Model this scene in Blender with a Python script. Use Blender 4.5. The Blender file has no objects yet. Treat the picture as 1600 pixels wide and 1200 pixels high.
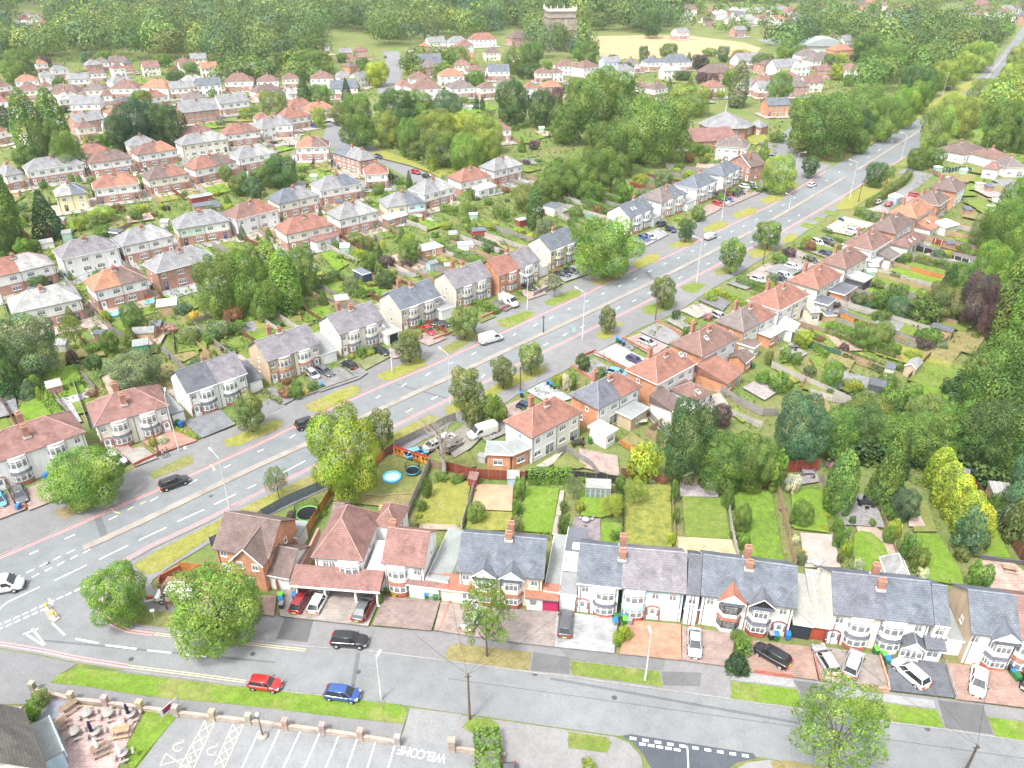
import bpy,bmesh,math,random
import numpy as np
from mathutils import Vector,Matrix
from mathutils.geometry import delaunay_2d_cdt
RG = random.Random(11)
NR = np.random.default_rng(5)
SC = bpy.context.scene
COL = SC.collection
# ---------------------------------------------------------------- camera
FOC = 1218.0; PITCH = math.atan(710 / 1218); CAMH = 75.0
cam_d = bpy.data.cameras.new('camera'); cam = bpy.data.objects.new('camera',cam_d); COL.objects.link(cam)
cam.location = (0,0,CAMH); cam.rotation_euler = (math.pi / 2 - PITCH,0,0)
cam_d.sensor_width = 36; cam_d.lens = FOC / 1600 * 36; cam_d.clip_start = 1; cam_d.clip_end = 9000
SC.camera = cam
# ---------------------------------------------------------------- sky, sun, exposure
SUN_EL,SUN_AZ = math.radians(56),math.radians(-125)
wd = bpy.data.worlds.new('World'); SC.world = wd; wd.use_nodes = True
nt = wd.node_tree; bg = nt.nodes['Background']
sky = nt.nodes.new('ShaderNodeTexSky'); sky.sky_type = 'NISHITA'; sky.sun_disc = False
sky.sun_elevation = SUN_EL; sky.sun_rotation = SUN_AZ; sky.dust_density = 4.0; sky.air_density = 1.2; sky.ozone_density = 1.0
hs = nt.nodes.new('ShaderNodeHueSaturation'); hs.inputs['Saturation'].default_value = 0.22
nt.links.new(sky.outputs[0],hs.inputs['Color']); nt.links.new(hs.outputs[0],bg.inputs['Color'])
bg.inputs['Strength'].default_value = 0.15
sd = bpy.data.lights.new('sun','SUN'); sd.energy = 1.5; sd.angle = math.radians(10); sd.color = (1,.96,.9)
so = bpy.data.objects.new('sun',sd); COL.objects.link(so)
sdir = Vector((math.cos(SUN_EL) * math.sin(-SUN_AZ + math.pi),math.cos(SUN_EL) * math.cos(-SUN_AZ + math.pi),math.sin(SUN_EL)))
sdir = Vector((-0.35,-0.45,1.0)).normalized()
so.rotation_euler = sdir.to_track_quat('Z','Y').to_euler()
sky.sun_elevation = math.asin(sdir.z); sky.sun_rotation = math.atan2(sdir.x,sdir.y)
SC.view_settings.view_transform = 'Standard'; SC.view_settings.look = 'None'
SC.view_settings.gamma = 1; SC.view_settings.use_curve_mapping = False
SC.view_settings.exposure = 1.42
SC.cycles.max_bounces = 5; SC.cycles.diffuse_bounces = 3; SC.cycles.glossy_bounces = 2
SC.cycles.transmission_bounces = 2; SC.cycles.transparent_max_bounces = 4; SC.cycles.volume_bounces = 0
# ---------------------------------------------------------------- projection of photo points into the place
CP,SP = math.cos(PITCH),math.sin(PITCH)
def W(px,py,z=0.0):
    u = (px - 800) / FOC; v = (600 - py) / FOC
    dx,dy,dz = u,CP + v * SP,-SP + v * CP
    t = (z - CAMH) / dz
    return Vector((dx * t,dy * t,z))
def P(p):
    x,y,z = p[0],p[1],p[2] - CAMH
    d = y * CP - z * SP; up = y * SP + z * CP
    return 800 + FOC * x / d,600 - FOC * up / d,d
def topz(base,py):
    v = (600 - py) / FOC
    return CAMH + (base.y / (CP + v * SP)) * (-SP + v * CP)
def mpp(base):
    return P(base)[2] / FOC
# ---------------------------------------------------------------- materials
MATS = {}
def nodes(name):
    m = bpy.data.materials.new(name); m.use_nodes = True
    t = m.node_tree; return m,t,t.nodes['Principled BSDF']
def N(t,k,**kw):
    n = t.nodes.new(k)
    for a,b in kw.items():
        if a in n.inputs: n.inputs[a].default_value = b
        else: setattr(n,a,b)
    return n
def coords(t,which='Object'):
    return t.nodes.new('ShaderNodeTexCoord').outputs[which]
def mul(t,a,b,fac=1.0,mode='MULTIPLY'):
    n = t.nodes.new('ShaderNodeMix'); n.data_type = 'RGBA'; n.blend_type = mode
    n.inputs[0].default_value = fac
    for s,v in ((6,a),(7,b)):
        if isinstance(v,(tuple,list)): n.inputs[s].default_value = (*v[:3],1)
        else: t.links.new(v,n.inputs[s])
    return n.outputs[2]
def mixf(t,fac,a,b,mode='MIX'):
    o = mul(t,a,b,1.0,mode); t.links.new(fac,o.node.inputs[0]); return o
def ramp(t,fac,stops):
    r = t.nodes.new('ShaderNodeValToRGB'); t.links.new(fac,r.inputs[0])
    e = r.color_ramp.elements
    while len(e) < len(stops): e.new(.5)
    for i,(p,c) in enumerate(stops):
        e[i].position = p; e[i].color = (c,c,c,1) if isinstance(c,(int,float)) else (*c,1)
    return r.outputs[0]
def noise(t,vec,scale,detail=3,rough=.55):
    n = N(t,'ShaderNodeTexNoise'); n.inputs['Scale'].default_value = scale; n.inputs['Detail'].default_value = detail
    n.inputs['Roughness'].default_value = rough; t.links.new(vec,n.inputs['Vector']); return n.outputs[0]
def bump(t,b,h,s=.3,d=.02):
    n = N(t,'ShaderNodeBump'); n.inputs['Strength'].default_value = s; n.inputs['Distance'].default_value = d
    t.links.new(h,n.inputs['Height']); t.links.new(n.outputs[0],b.inputs['Normal'])
def objcol(t): return t.nodes.new('ShaderNodeObjectInfo').outputs['Color']
def mk_plain(name,rough=.6,metal=0,lo=.85,hi=1.1,sc=1.5,spec=.3,coat=0):
    m,t,b = nodes(name); c = coords(t)
    n = ramp(t,noise(t,c,sc,4),[(.3,lo),(.7,hi)])
    t.links.new(mul(t,objcol(t),n),b.inputs['Base Color'])
    b.inputs['Roughness'].default_value = rough; b.inputs['Metallic'].default_value = metal
    b.inputs['Specular IOR Level'].default_value = spec; b.inputs['Coat Weight'].default_value = coat
    b.inputs['Coat Roughness'].default_value = .08
    MATS[name] = m; return m
mk_plain('paint',.5)
mk_plain('plastic',.4,lo=.95,hi=1.03)
mk_plain('metal',.4,.3)
mk_plain('wood',.8,lo=.6,hi=1.2,sc=2.5,spec=.15)
mk_plain('carpaint',.3,.25,.97,1.02,.8,.5,1.0)
mk_plain('rubber',.85,lo=.9,hi=1.05)
mk_plain('cloth',.9,lo=.9,hi=1.05,spec=.1)
# rendered wall with faint weather streaks
m,t,b = nodes('render'); c = coords(t)
mp = N(t,'ShaderNodeMapping'); mp.inputs['Scale'].default_value = (2.2,2.2,.35); t.links.new(c,mp.inputs[0])
n1 = ramp(t,noise(t,mp.outputs[0],.9,5),[(.3,.82),(.6,1.03)])
t.links.new(mul(t,objcol(t),n1),b.inputs['Base Color']); b.inputs['Roughness'].default_value = .85
b.inputs['Specular IOR Level'].default_value = .15
bump(t,b,noise(t,c,9,3),.25,.03); MATS['render'] = m
# brick
def mk_brick(name,sx,sy,w,h,mort,mortc,var,rough,bstr,bdist):
    m,t,b = nodes(name); uv = coords(t,'UV')
    mp = N(t,'ShaderNodeMapping'); mp.inputs['Scale'].default_value = (sx,sy,1); t.links.new(uv,mp.inputs[0])
    br = N(t,'ShaderNodeTexBrick'); t.links.new(mp.outputs[0],br.inputs['Vector'])
    br.inputs['Color1'].default_value = (1 + var,1 + var,1 + var,1); br.inputs['Color2'].default_value = (1 - var,1 - var * 1.1,1 - var * 1.1,1)
    br.inputs['Mortar'].default_value = (*mortc,1); br.inputs['Scale'].default_value = 1
    br.inputs['Mortar Size'].default_value = mort; br.inputs['Brick Width'].default_value = w; br.inputs['Row Height'].default_value = h
    br.inputs['Mortar Smooth'].default_value = .2; br.inputs['Bias'].default_value = 0
    oc = objcol(t); c = coords(t)
    n = ramp(t,noise(t,c,.7,6,.65),[(.28,.66),(.5,1.0),(.74,1.25)])
    col = mul(t,mul(t,oc,br.outputs['Color']),n)
    if name == 'rooftile':
        s = ramp(t,noise(t,c,1.7,5,.7),[(.52,0.0),(.72,.7)])
        col = mixf(t,s,col,mul(t,col,(1.45,1.35,1.15)))
        s2 = ramp(t,noise(t,c,.33,4,.6),[(.45,0.0),(.68,.7)])
        col = mixf(t,s2,col,mul(t,col,(.62,.62,.66)))
    t.links.new(col,b.inputs['Base Color']); b.inputs['Roughness'].default_value = rough
    b.inputs['Specular IOR Level'].default_value = .2
    inv = N(t,'ShaderNodeMath',operation='SUBTRACT'); inv.inputs[0].default_value = 1
    t.links.new(br.outputs['Fac'],inv.inputs[1]); bump(t,b,inv.outputs[0],bstr,bdist)
    MATS[name] = m
mk_brick('rooftile',1,1,.42,.30,.03,(.72,.70,.70),.09,.8,.5,.04)
mk_brick('brick',1,1,.45,.15,.018,(1.1,1.1,1.1),.14,.85,.3,.015)
mk_brick('paving',1,1,.6,.6,.03,(.72,.7,.68),.07,.85,.3,.015)
mk_brick('blockpave',1,1,.5,.25,.025,(.8,.78,.78),.10,.85,.3,.015)
# glass
m,t,b = nodes('glass'); c = coords(t)
n = ramp(t,noise(t,c,.55,2),[(.38,(.07,.08,.09)),(.6,(.38,.40,.40))])
t.links.new(n,b.inputs['Base Color']); b.inputs['Roughness'].default_value = .08; b.inputs['Specular IOR Level'].default_value = .8
MATS['glass'] = m
m,t,b = nodes('carglass'); b.inputs['Base Color'].default_value = (.018,.022,.026,1); b.inputs['Roughness'].default_value = .06
b.inputs['Specular IOR Level'].default_value = .8; MATS['carglass'] = m
# asphalt: tonal drift, patches, tyre polish
m,t,b = nodes('asphalt'); c = coords(t)
n1 = ramp(t,noise(t,c,.05,5,.6),[(.3,.84),(.7,1.14)]); n2 = ramp(t,noise(t,c,5,6,.8),[(.25,.72),(.75,1.25)])
n3 = ramp(t,noise(t,c,.5,5,.7),[(.35,.9),(.5,1.0),(.72,1.1)])
cr = N(t,'ShaderNodeTexVoronoi',feature='DISTANCE_TO_EDGE'); cr.inputs['Scale'].default_value = .045
ns = N(t,'ShaderNodeTexNoise'); ns.inputs['Scale'].default_value = .3; t.links.new(c,ns.inputs['Vector'])
ad = N(t,'ShaderNodeVectorMath',operation='MULTIPLY_ADD'); ad.inputs[1].default_value = (5,5,0); t.links.new(ns.outputs['Color'],ad.inputs[0]); t.links.new(c,ad.inputs[2])
t.links.new(ad.outputs[0],cr.inputs['Vector'])
n4 = ramp(t,cr.outputs['Distance'],[(.0,.9),(.003,1.0)])
t.links.new(mul(t,mul(t,mul(t,mul(t,objcol(t),n1),n2),n3),n4),b.inputs['Base Color'])
b.inputs['Roughness'].default_value = .85; b.inputs['Specular IOR Level'].default_value = .25; bump(t,b,n2,.3,.01); MATS['asphalt'] = m
# concrete
m,t,b = nodes('concrete'); c = coords(t)
n1 = ramp(t,noise(t,c,.35,6,.65),[(.25,.75),(.7,1.18)]); n2 = ramp(t,noise(t,c,4,6,.75),[(.25,.8),(.75,1.2)])
t.links.new(mul(t,mul(t,objcol(t),n1),n2),b.inputs['Base Color']); b.inputs['Roughness'].default_value = .85
b.inputs['Specular IOR Level'].default_value = .2; bump(t,b,n2,.3,.01); MATS['concrete'] = m
# grass: green mottled with dry straw
def mk_grass(name,dryc,lo,hi,sc):
    m,t,b = nodes(name); c = coords(t)
    n1 = noise(t,c,sc,6,.65); n2 = ramp(t,noise(t,c,3.5,6,.85),[(.22,.5),(.5,.95),(.8,1.5)])
    n3 = ramp(t,noise(t,c,.9,5,.7),[(.25,.75),(.7,1.2)])
    f = ramp(t,n1,[(lo,0.0),(hi,1.0)])
    col = mixf(t,f,objcol(t),dryc)
    t.links.new(mul(t,mul(t,col,n2),n3),b.inputs['Base Color']); b.inputs['Roughness'].default_value = .95
    b.inputs['Specular IOR Level'].default_value = .08; bump(t,b,n2,.8,.08); MATS[name] = m
mk_grass('grass',(.27,.225,.11),.48,.72,.16)
mk_grass('lawn',(.25,.235,.10),.52,.85,.3)
mk_grass('ground',(.20,.19,.085),.42,.62,.09)
mk_grass('soil',(.10,.15,.04),.45,.7,.8)
# foliage
m,t,b = nodes('foliage'); c = coords(t)
oc = objcol(t)
n1 = ramp(t,noise(t,c,.45,2,.5),[(.35,(.72,.80,.85)),(.62,(1.18,1.12,.85))])
at = N(t,'ShaderNodeAttribute',attribute_name='tint')
col = mul(t,mul(t,oc,n1),at.outputs['Color'])
t.links.new(col,b.inputs['Base Color']); b.inputs['Roughness'].default_value = .55; b.inputs['Specular IOR Level'].default_value = .18
tr = N(t,'ShaderNodeBsdfTranslucent'); t.links.new(mul(t,col,(1.2,1.3,.6)),tr.inputs['Color'])
mx = N(t,'ShaderNodeMixShader'); mx.inputs[0].default_value = .24
t.links.new(b.outputs[0],mx.inputs[1]); t.links.new(tr.outputs[0],mx.inputs[2]); t.links.new(mx.outputs[0],t.nodes['Material Output'].inputs[0])
MATS['foliage'] = m
mk_plain('bark',.9,lo=.6,hi=1.3,sc=4,spec=.1)
# painted road lines, worn through in places
m,t,b = nodes('roadpaint'); c = coords(t)
n = ramp(t,noise(t,c,2.2,6,.8),[(.3,.62),(.5,1.0)])
t.links.new(mul(t,objcol(t),n),b.inputs['Base Color']); b.inputs['Roughness'].default_value = .7; MATS['roadpaint'] = m
# ---------------------------------------------------------------- mesh helpers
class MB:
    def __init__(s): s.v = []; s.f = []; s.sm = []
    def add(s,vs,fs,smooth=False):
        o = len(s.v); s.v += [tuple(p) for p in vs]
        s.f += [tuple(i + o for i in f) for f in fs]; s.sm += [smooth] * len(fs); return s
    def box(s,x0,x1,y0,y1,z0,z1):
        return s.add([(x0,y0,z0),(x1,y0,z0),(x1,y1,z0),(x0,y1,z0),(x0,y0,z1),(x1,y0,z1),(x1,y1,z1),(x0,y1,z1)],
                     [(0,3,2,1),(4,5,6,7),(0,1,5,4),(1,2,6,5),(2,3,7,6),(3,0,4,7)])
    def prism(s,pts,z0,z1,bottom=True):
        a = sum(pts[i][0] * pts[(i + 1) % len(pts)][1] - pts[(i + 1) % len(pts)][0] * pts[i][1] for i in range(len(pts)))
        if a < 0: pts = pts[::-1]
        n = len(pts); vs = [(p[0],p[1],z0) for p in pts] + [(p[0],p[1],z1) for p in pts]
        fs = [tuple(range(n,2 * n))] + [(i,(i + 1) % n,n + (i + 1) % n,n + i) for i in range(n)]
        if bottom: fs.append(tuple(range(n - 1,-1,-1)))
        return s.add(vs,fs)
    def tube(s,pts,rad,n=6,cap=True,smooth=True):
        pts = [Vector(p) for p in pts]
        if isinstance(rad,(int,float)): rad = [rad] * len(pts)
        vs = []; fs = []
        for i,p in enumerate(pts):
            d = (pts[min(i + 1,len(pts) - 1)] - pts[max(i - 1,0)])
            d = d.normalized() if d.length > 1e-6 else Vector((0,0,1))
            a = d.orthogonal().normalized(); b = d.cross(a)
            if abs(d.z) < .99:
                a = Vector((0,0,1)).cross(d).normalized(); b = d.cross(a)
            for k in range(n):
                th = 2 * math.pi * k / n; vs.append(p + (a * math.cos(th) + b * math.sin(th)) * rad[i])
        for i in range(len(pts) - 1):
            for k in range(n):
                k2 = (k + 1) % n; fs.append((i * n + k,i * n + k2,(i + 1) * n + k2,(i + 1) * n + k))
        s.add(vs,fs,smooth)
        if cap: s.add([vs[k] for k in range(n)],[tuple(range(n - 1,-1,-1))]); s.add([vs[-n + k] for k in range(n)],[tuple(range(n))])
        return s
    def lathe(s,prof,n=12,c=(0,0)):
        vs = [(c[0] + r * math.cos(2 * math.pi * k / n),c[1] + r * math.sin(2 * math.pi * k / n),z) for r,z in prof for k in range(n)]
        fs = [(i * n + k,i * n + (k + 1) % n,(i + 1) * n + (k + 1) % n,(i + 1) * n + k) for i in range(len(prof) - 1) for k in range(n)]
        return s.add(vs,fs,True)
    def mesh(s,name,mat,uv=True):
        me = bpy.data.meshes.new(name); me.from_pydata(s.v,[],s.f)
        if any(s.sm): me.polygons.foreach_set('use_smooth',s.sm)
        if uv:
            u = me.uv_layers.new(name='UVMap'); co = []
            for p in me.polygons:
                n = p.normal
                if abs(n.z) > .97: a,b = Vector((1,0,0)),Vector((0,1,0))
                else:
                    a = Vector((-n.y,n.x,0)).normalized(); b = n.cross(a)
                for vi in p.vertices:
                    q = me.vertices[vi].co; co += [q.dot(a),q.dot(b)]
            u.data.foreach_set('uv',co)
        me.materials.append(MATS[mat]); me.update(); return me
    def build(s,name,mat,parent=None,color=None,loc=None,rz=0,**kw):
        return link(name,s.mesh(name,mat),parent,color,loc,rz,**kw)
def link(name,me,parent=None,color=None,loc=None,rz=0,scale=None,**kw):
    o = bpy.data.objects.new(name,me); COL.objects.link(o)
    if parent is not None: o.parent = parent
    if color is not None: o.color = (*color[:3],1)
    if loc is not None: o.location = loc
    if rz: o.rotation_euler = (0,0,rz)
    if scale is not None: o.scale = scale
    for k,v in kw.items(): o[k] = v
    return o
def empty(name,loc=(0,0,0),rz=0): return link(name,None,loc=loc,rz=rz)
def copy_tree(o,parent=None):
    c = o.copy(); COL.objects.link(c); c.parent = parent
    for ch in o.children: copy_tree(ch,c)
    return c
def recolor(root,part,color):
    for o in [root] + list(root.children):
        if o.name.split('.')[0] == part: o.color = (*color,1)
# ---------------------------------------------------------------- labels: what it looks like + what it stands by
LM = [("the pub patio",150,1120),("the hatched parking bays",330,1160),("the marked car park",520,1170),("the junction island",80,950),
 ("the brick corner house",375,850),("the porch with white columns",540,880),("the house with the bowed bay beside the flat garage roof",650,880),("the pair with the magenta garage door",790,880),
 ("the pale blue terraced house",1020,930),("the house with dark framed bays",1150,940),("the slate pair with bowed bays",1390,960),
 ("the tan gable at the right edge",1560,990),("the green rimmed trampoline",480,800),("the blue paddling pool",615,745),
 ("the wood chip garden",770,780),("the glazed grey summerhouse",935,760),("the striped lawn",1100,810),("the black garden furniture on decking",1345,800),
 ("the row of golden conifers",1480,760),("the pink patio with the picnic bench",1560,900),("the wild grass field by the wood",1460,590),
 ("the flat roofed brick annexe",780,690),("the bare dead tree",695,690),("the half blue-grey hipped roof",945,610),("the pale blue gravel drive",950,550),
 ("the large red tiled extension",1120,580),("the teal garden fence",1270,540),("the tall clipped hedge",1350,530),("the row of orange fence panels",1450,430),
 ("the glazed flat roof extension",1320,450),("the fork to the side lane",1400,310),("the bungalows by the far verge",1540,240),
 ("the avenue of limes",1480,150),("the far end of the main road",1570,80),("the grass triangle at the side turning",1290,240),("the round church hall",1135,190),
 ("the stubble field",1040,80),("the ivy clad church tower",873,60),("the far hill street",610,120),("the tall gabled houses at the wood",560,85),
 ("the bend in the estate street",540,220),("the bright lime trees",700,210),("the mint green semi",310,360),("the blue rendered semi",640,340),
 ("the ivy clad brick terrace",290,410),("the golden shrub",305,495),("the two tall poplars",85,200),("the big dark tree of the estate",230,190),
 ("the upper left estate",90,130),("the upper left wood",150,50),("the clipped L-shaped hedge",720,385),("the huge bright tree on the verge",940,380),
 ("the white van on the main road",765,527),("the black taxi",480,660),("the lower left semis",70,700),("the slate pair with the loft extension",330,590),
 ("the cream gable house",860,385),("the red tiled pair with brick gable",790,420),("the white houses by the far verge",1040,310),
 ("the scaffolded house",900,100),("the small brick garden building",675,392),("the dark blue garden shed",570,430),("the poplars at the right edge",1580,450),
 ("the big round tree by the field",1540,580),("the wood behind the gardens",1370,690),("the tall dark conifer",1070,690),("the far red terrace",1530,50),
 ("the silver car on block paving",1010,530),("the teal roofed shed",215,540),("the estate gardens",420,300),("the twin gabled white houses",760,60),
 ("the side turning",1190,250),("the curved roof hall",1280,80)]
LAB = []
def near(px,py):
    return min(LM,key=lambda l: (l[1] - px) ** 2 + ((l[2] - py) * 1.4) ** 2)[0]
def tag(o,desc,cat,px=None,py=None,group=None,prep='near'):
    o['category'] = cat
    if group: o['group'] = group
    if px is None: o['label'] = desc
    else: LAB.append((o,desc,px,py,prep))
    return o
ORD = "first second third fourth fifth sixth seventh eighth ninth tenth eleventh twelfth".split()
def finish_labels():
    g = {}
    for o,d,px,py,prep in LAB: g.setdefault((d,prep,near(px,py)),[]).append((px,py,o))
    for (d,prep,lm),L in g.items():
        L.sort(key=lambda e: (e[0],e[1])); n = len(L)
        for i,(px,py,o) in enumerate(L):
            s = f"{d} {prep} {lm}"
            if n == 2: s += (", left one",", right one")[i]
            elif n > 2:
                s += ", leftmost" if i == 0 else ", rightmost" if i == n - 1 else f", {ORD[min(i, 11)]} from left" if i <= n // 2 or n - 1 - i > 11 else f", {ORD[n - 1 - i]} from right"
            w = s.split()
            if len(w) > 16: s = ' '.join(s.replace(' the ',' ',1).replace(' at the right edge','').split()[:16])
            o['label'] = s

# ================================================================ GROUND, ROADS
ASPH = (.178,.192,.198); PAV = (.185,.184,.186); KERB = (.25,.245,.24)
zc = [0.127]
def flat(name,pts,mat,color,z,th=None,world=False):
    q = [(p[0],p[1]) for p in pts] if world else [tuple(W(p[0],p[1],z))[:2] for p in pts]
    a = sum(q[i][0] * q[(i + 1) % len(q)][1] - q[(i + 1) % len(q)][0] * q[i][1] for i in range(len(q)))
    if a < 0: q = q[::-1]
    b = MB(); n = len(q); r = delaunay_2d_cdt([Vector(p) for p in q],[],[list(range(n))],1,1e-3)
    b.add([(v[0],v[1],z) for v in r[0]],[tuple(f) for f in r[2]])
    if th: b.add([(x,y,h) for h in (z - th,z) for x,y in q],[(k,(k + 1) % n,n + (k + 1) % n,n + k) for k in range(n)])
    return b.build(name,mat,None,color,kind='structure')
def ribbon(name,pts,w,mat,color,z,th=None,off=0.0):
    q = [W(p[0],p[1],z) for p in pts]; L = []; Rr = []
    for i,p in enumerate(q):
        d = (q[min(i + 1,len(q) - 1)] - q[max(i - 1,0)]).normalized(); n = Vector((-d.y,d.x,0))
        L.append(p + n * (w / 2 + off)); Rr.append(p - n * (w / 2 - off))
    b = MB()
    for i in range(len(q) - 1):
        a,c,d,e = Rr[i],Rr[i + 1],L[i + 1],L[i]
        b.add([a,c,d,e],[(0,1,2,3)])
        if th:
            dn = Vector((0,0,th)); b.add([a,c,c - dn,a - dn,e,d,d - dn,e - dn],[(0,3,2,1),(4,5,6,7)])
            if i == 0: b.add([a,e,e - dn,a - dn],[(0,1,2,3)])
            if i == len(q) - 2: b.add([c,d,d - dn,c - dn],[(3,2,1,0)])
    return b.build(name,mat,None,color,kind='structure')
def nz(): zc[0] += .0007; return zc[0]
g = MB(); g.add([(-7000,-250,0),(7000,-250,0),(7000,8500,0),(-7000,8500,0)],[(0,1,2,3)])
g.build('ground','ground',None,(.135,.19,.055),kind='structure')
# main dual carriageway: left edge and right edge, near to far
ML = [(-260,985),(-80,905),(0,867),(100,825),(175,792),(250,760),(400,692),(495,645),(585,605),(665,572),(800,510),(912,458),(980,424),(1045,397),(1085,377),(1140,350),(1200,321),(1287,267),(1345,237),(1420,195),(1462,168),(1500,143),(1532,116),(1560,90),(1580,66),(1592,50),(1600,38)]
MRt = [(-260,1095),(-80,1010),(0,972),(100,925),(195,880),(240,855),(325,815),(400,776),(500,728),(620,667),(705,625),(770,594),(805,574),(855,550),(935,511),(1000,479),(1110,422),(1162,395),(1225,362),(1320,307),(1417,245),(1462,212),(1500,180),(1530,148),(1555,122),(1578,92),(1592,70),(1602,52),(1610,40)]
flat('road',ML + MRt[::-1],'asphalt',ASPH,.02)
# side road along the near terrace and its junction mouth
SU = [(100,925),(150,905),(195,882),(168,925),(163,942),(170,957),(185,972),(205,980),(245,985),(360,997),(480,1010),(570,1016),(700,1032),(830,1050),(890,1057),(1035,1077),(1145,1092),(1250,1108),(1330,1120),(1475,1139),(1555,1151),(1640,1164),(1800,1190)]
SLo = [(-200,985),(0,1012),(60,1022),(120,1035),(195,1047),(300,1060),(380,1071),(470,1083),(560,1093),(640,1103),(700,1112),(800,1126),(890,1139),(975,1151),(1100,1170),(1177,1181),(1260,1196),(1400,1222),(1640,1262),(1800,1290)]
flat('side_road',[(-200,900),(0,968)] + SU + SLo[::-1],'asphalt',(.192,.20,.205),.026)
# new darker asphalt in the mouth of the road that leaves at the bottom
flat('road_mouth',[(972,1150),(985,1147),(1177,1177),(1182,1184),(1150,1192),(1132,1205),(1120,1260),(1050,1260),(1020,1205),(1005,1178),(988,1160)],'asphalt',(.075,.085,.10),.032)
# estate street, hill street, lanes
flat('estate_street',[(440,250),(470,232),(505,215),(512,190),(545,186),(556,205),(575,225),(610,245),(650,262),(690,285),(720,310),(690,305),(655,290),(620,268),(590,252),(560,240),(540,232),(505,232),(470,248),(430,262),(330,285),(330,275)],'asphalt',(.19,.19,.2),.02)
flat('hill_street',[(598,80),(623,80),(629,100),(627,120),(618,140),(606,152),(594,150),(590,140),(600,125),(606,108)],'asphalt',(.2,.2,.205),.02)
flat('side_turning',[(1300,258),(1283,268),(1240,272),(1195,262),(1170,255),(1180,240),(1205,222),(1226,205),(1240,195),(1232,212),(1238,232),(1262,248)],'asphalt',(.2,.2,.205),.024)
flat('lane',[(1452,272),(1470,262),(1445,285),(1420,303),(1388,330),(1362,336),(1378,318),(1400,300),(1424,285),(1430,272),(1400,271),(1417,262)],'asphalt',(.2,.2,.205),.118)
flat('lane',[(1438,240),(1478,214),(1522,186),(1540,160),(1550,150),(1560,152),(1535,180),(1498,212),(1455,238)],'asphalt',(.2,.2,.205),.118)
# central reservation: low concrete strip with rounded nose
CR = [(130,856),(160,843),(220,815),(280,786),(340,757),(397,730),(490,688),(600,636),(700,590),(800,543),(905,495),(1010,445),(1090,405),(1175,361),(1250,318),(1320,277)]
ribbon('central_reservation',CR,1.25,'concrete',(.27,.245,.215),.14,.14)
ribbon('central_reservation',[(1338,266),(1375,243),(1420,215),(1470,183),(1515,147),(1545,118),(1572,84)],1.25,'concrete',(.27,.245,.215),.14,.14)
def off(pl,k): return [(x,y + k) for x,y in pl]
# raised pavements (kerb faces are the sides of the slabs)
LPAV = [(-150,865),(0,805),(35,800),(90,778),(150,762),(205,735),(250,712),(315,686),(380,662),(440,627),(480,613),(570,578),(612,556),(680,531),(712,519),(757,499),(800,480),(838,463),(900,438),(1000,387),(1040,366),(1090,342),(1130,322),(1190,292),(1183,268),(1230,270),(1283,270)]
flat('pavement',[p for p in ML if p[0] <= 1287 and p[0] > -200][::1] + LPAV[::-1],'asphalt',PAV,.12,.12)
RP = [(1330,318),(1300,332),(1250,368),(1200,398),(1150,430),(1110,452),(1060,487),(1000,513),(930,552),(880,580),(815,612),(775,640),(745,665),(712,657),(690,672),(600,722),(507,765),(410,810),(325,850),(262,888),(240,905),(232,918),(215,925)]
flat('pavement',[(195,882),(240,857),(325,817)] + [p for p in MRt if 325 < p[0] <= 1320] + RP,'asphalt',(.195,.193,.195),.12,.12)
UPL = [(432,962),(444,965),(590,980),(700,988),(800,1003),(960,1021),(1065,1031),(1135,1041),(1275,1063),(1390,1081),(1490,1093),(1600,1108),(1800,1136)]
flat('pavement',SU[3:] + UPL[::-1] + [(330,940),(240,920),(232,905),(205,890)],'asphalt',(.195,.192,.194),.121,.12)
LW = [(54,1072),(114,1088),(167,1094),(221,1101),(277,1109),(334,1116),(390,1122),(447,1130),(505,1137),(564,1146),(622,1156)]
flat('pavement',SLo[4:9] + [(622,1101),(640,1108),(632,1130),(622,1160)] + [(x,y + 1) for x,y in LW[::-1]] + [(50,1070),(85,1060)],'asphalt',PAV,.12,.12)
flat('pavement',[(722,1118),(800,1128),(890,1141),(960,1151),(982,1160),(1002,1182),(1012,1260),(800,1260),(745,1200),(704,1165),(712,1135)],'asphalt',(.22,.215,.215),.12,.12)
flat('pavement',[(1200,1187),(1260,1197),(1400,1223),(1640,1263),(1640,1330),(1150,1330),(1138,1240),(1146,1204),(1168,1191)],'asphalt',(.23,.225,.22),.12,.12)
flat('forecourt',[(0,1014),(60,1024),(120,1037),(82,1062),(48,1076),(48,1100),(0,1100),(-200,1100),(-200,990)],'asphalt',(.17,.173,.177),.06,.06)
flat('car_park',[(278,1112),(450,1131),(622,1158),(650,1115),(720,1118),(705,1160),(790,1185),(790,1400),(90,1400),(215,1200)],'asphalt',(.205,.212,.218),.06,.06)
flat('entrance_apron',[(640,1106),(722,1116),(710,1140),(704,1165),(625,1158),(634,1132)],'asphalt',(.22,.224,.228),.0645)
flat('patio',[(103,1098),(222,1112),(195,1168),(188,1190),(150,1290),(60,1290),(45,1142),(50,1128),(85,1126)],'paving',(.42,.31,.29),.125,.12)
flat('slate_bed',[(82,1090),(110,1094),(86,1124),(52,1128)],'concrete',(.20,.21,.25),.13)
LC = {'b': (.145,.235,.034)}
flat('lawn',[(228,1112),(277,1118),(205,1205),(193,1170)],'lawn',LC['b'],.135,.1)
# estate plots, drives and gardens
LC = {'g': (.15,.205,.045),'b': (.145,.235,.034),'d': (.23,.20,.09),'y': (.235,.24,.06),'m': (.175,.195,.065)}
EDGES = []
def lawn(pts,c='g',mat='lawn',name='lawn',th=None):
    EDGES.append(pts); return flat(name,pts,mat,LC[c],nz(),th or .1)
def pave(pts,c=(.33,.25,.22),mat='blockpave',name='driveway'): return flat(name,pts,mat,[x * .82 + .01 for x in c],nz(),.1)
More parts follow.
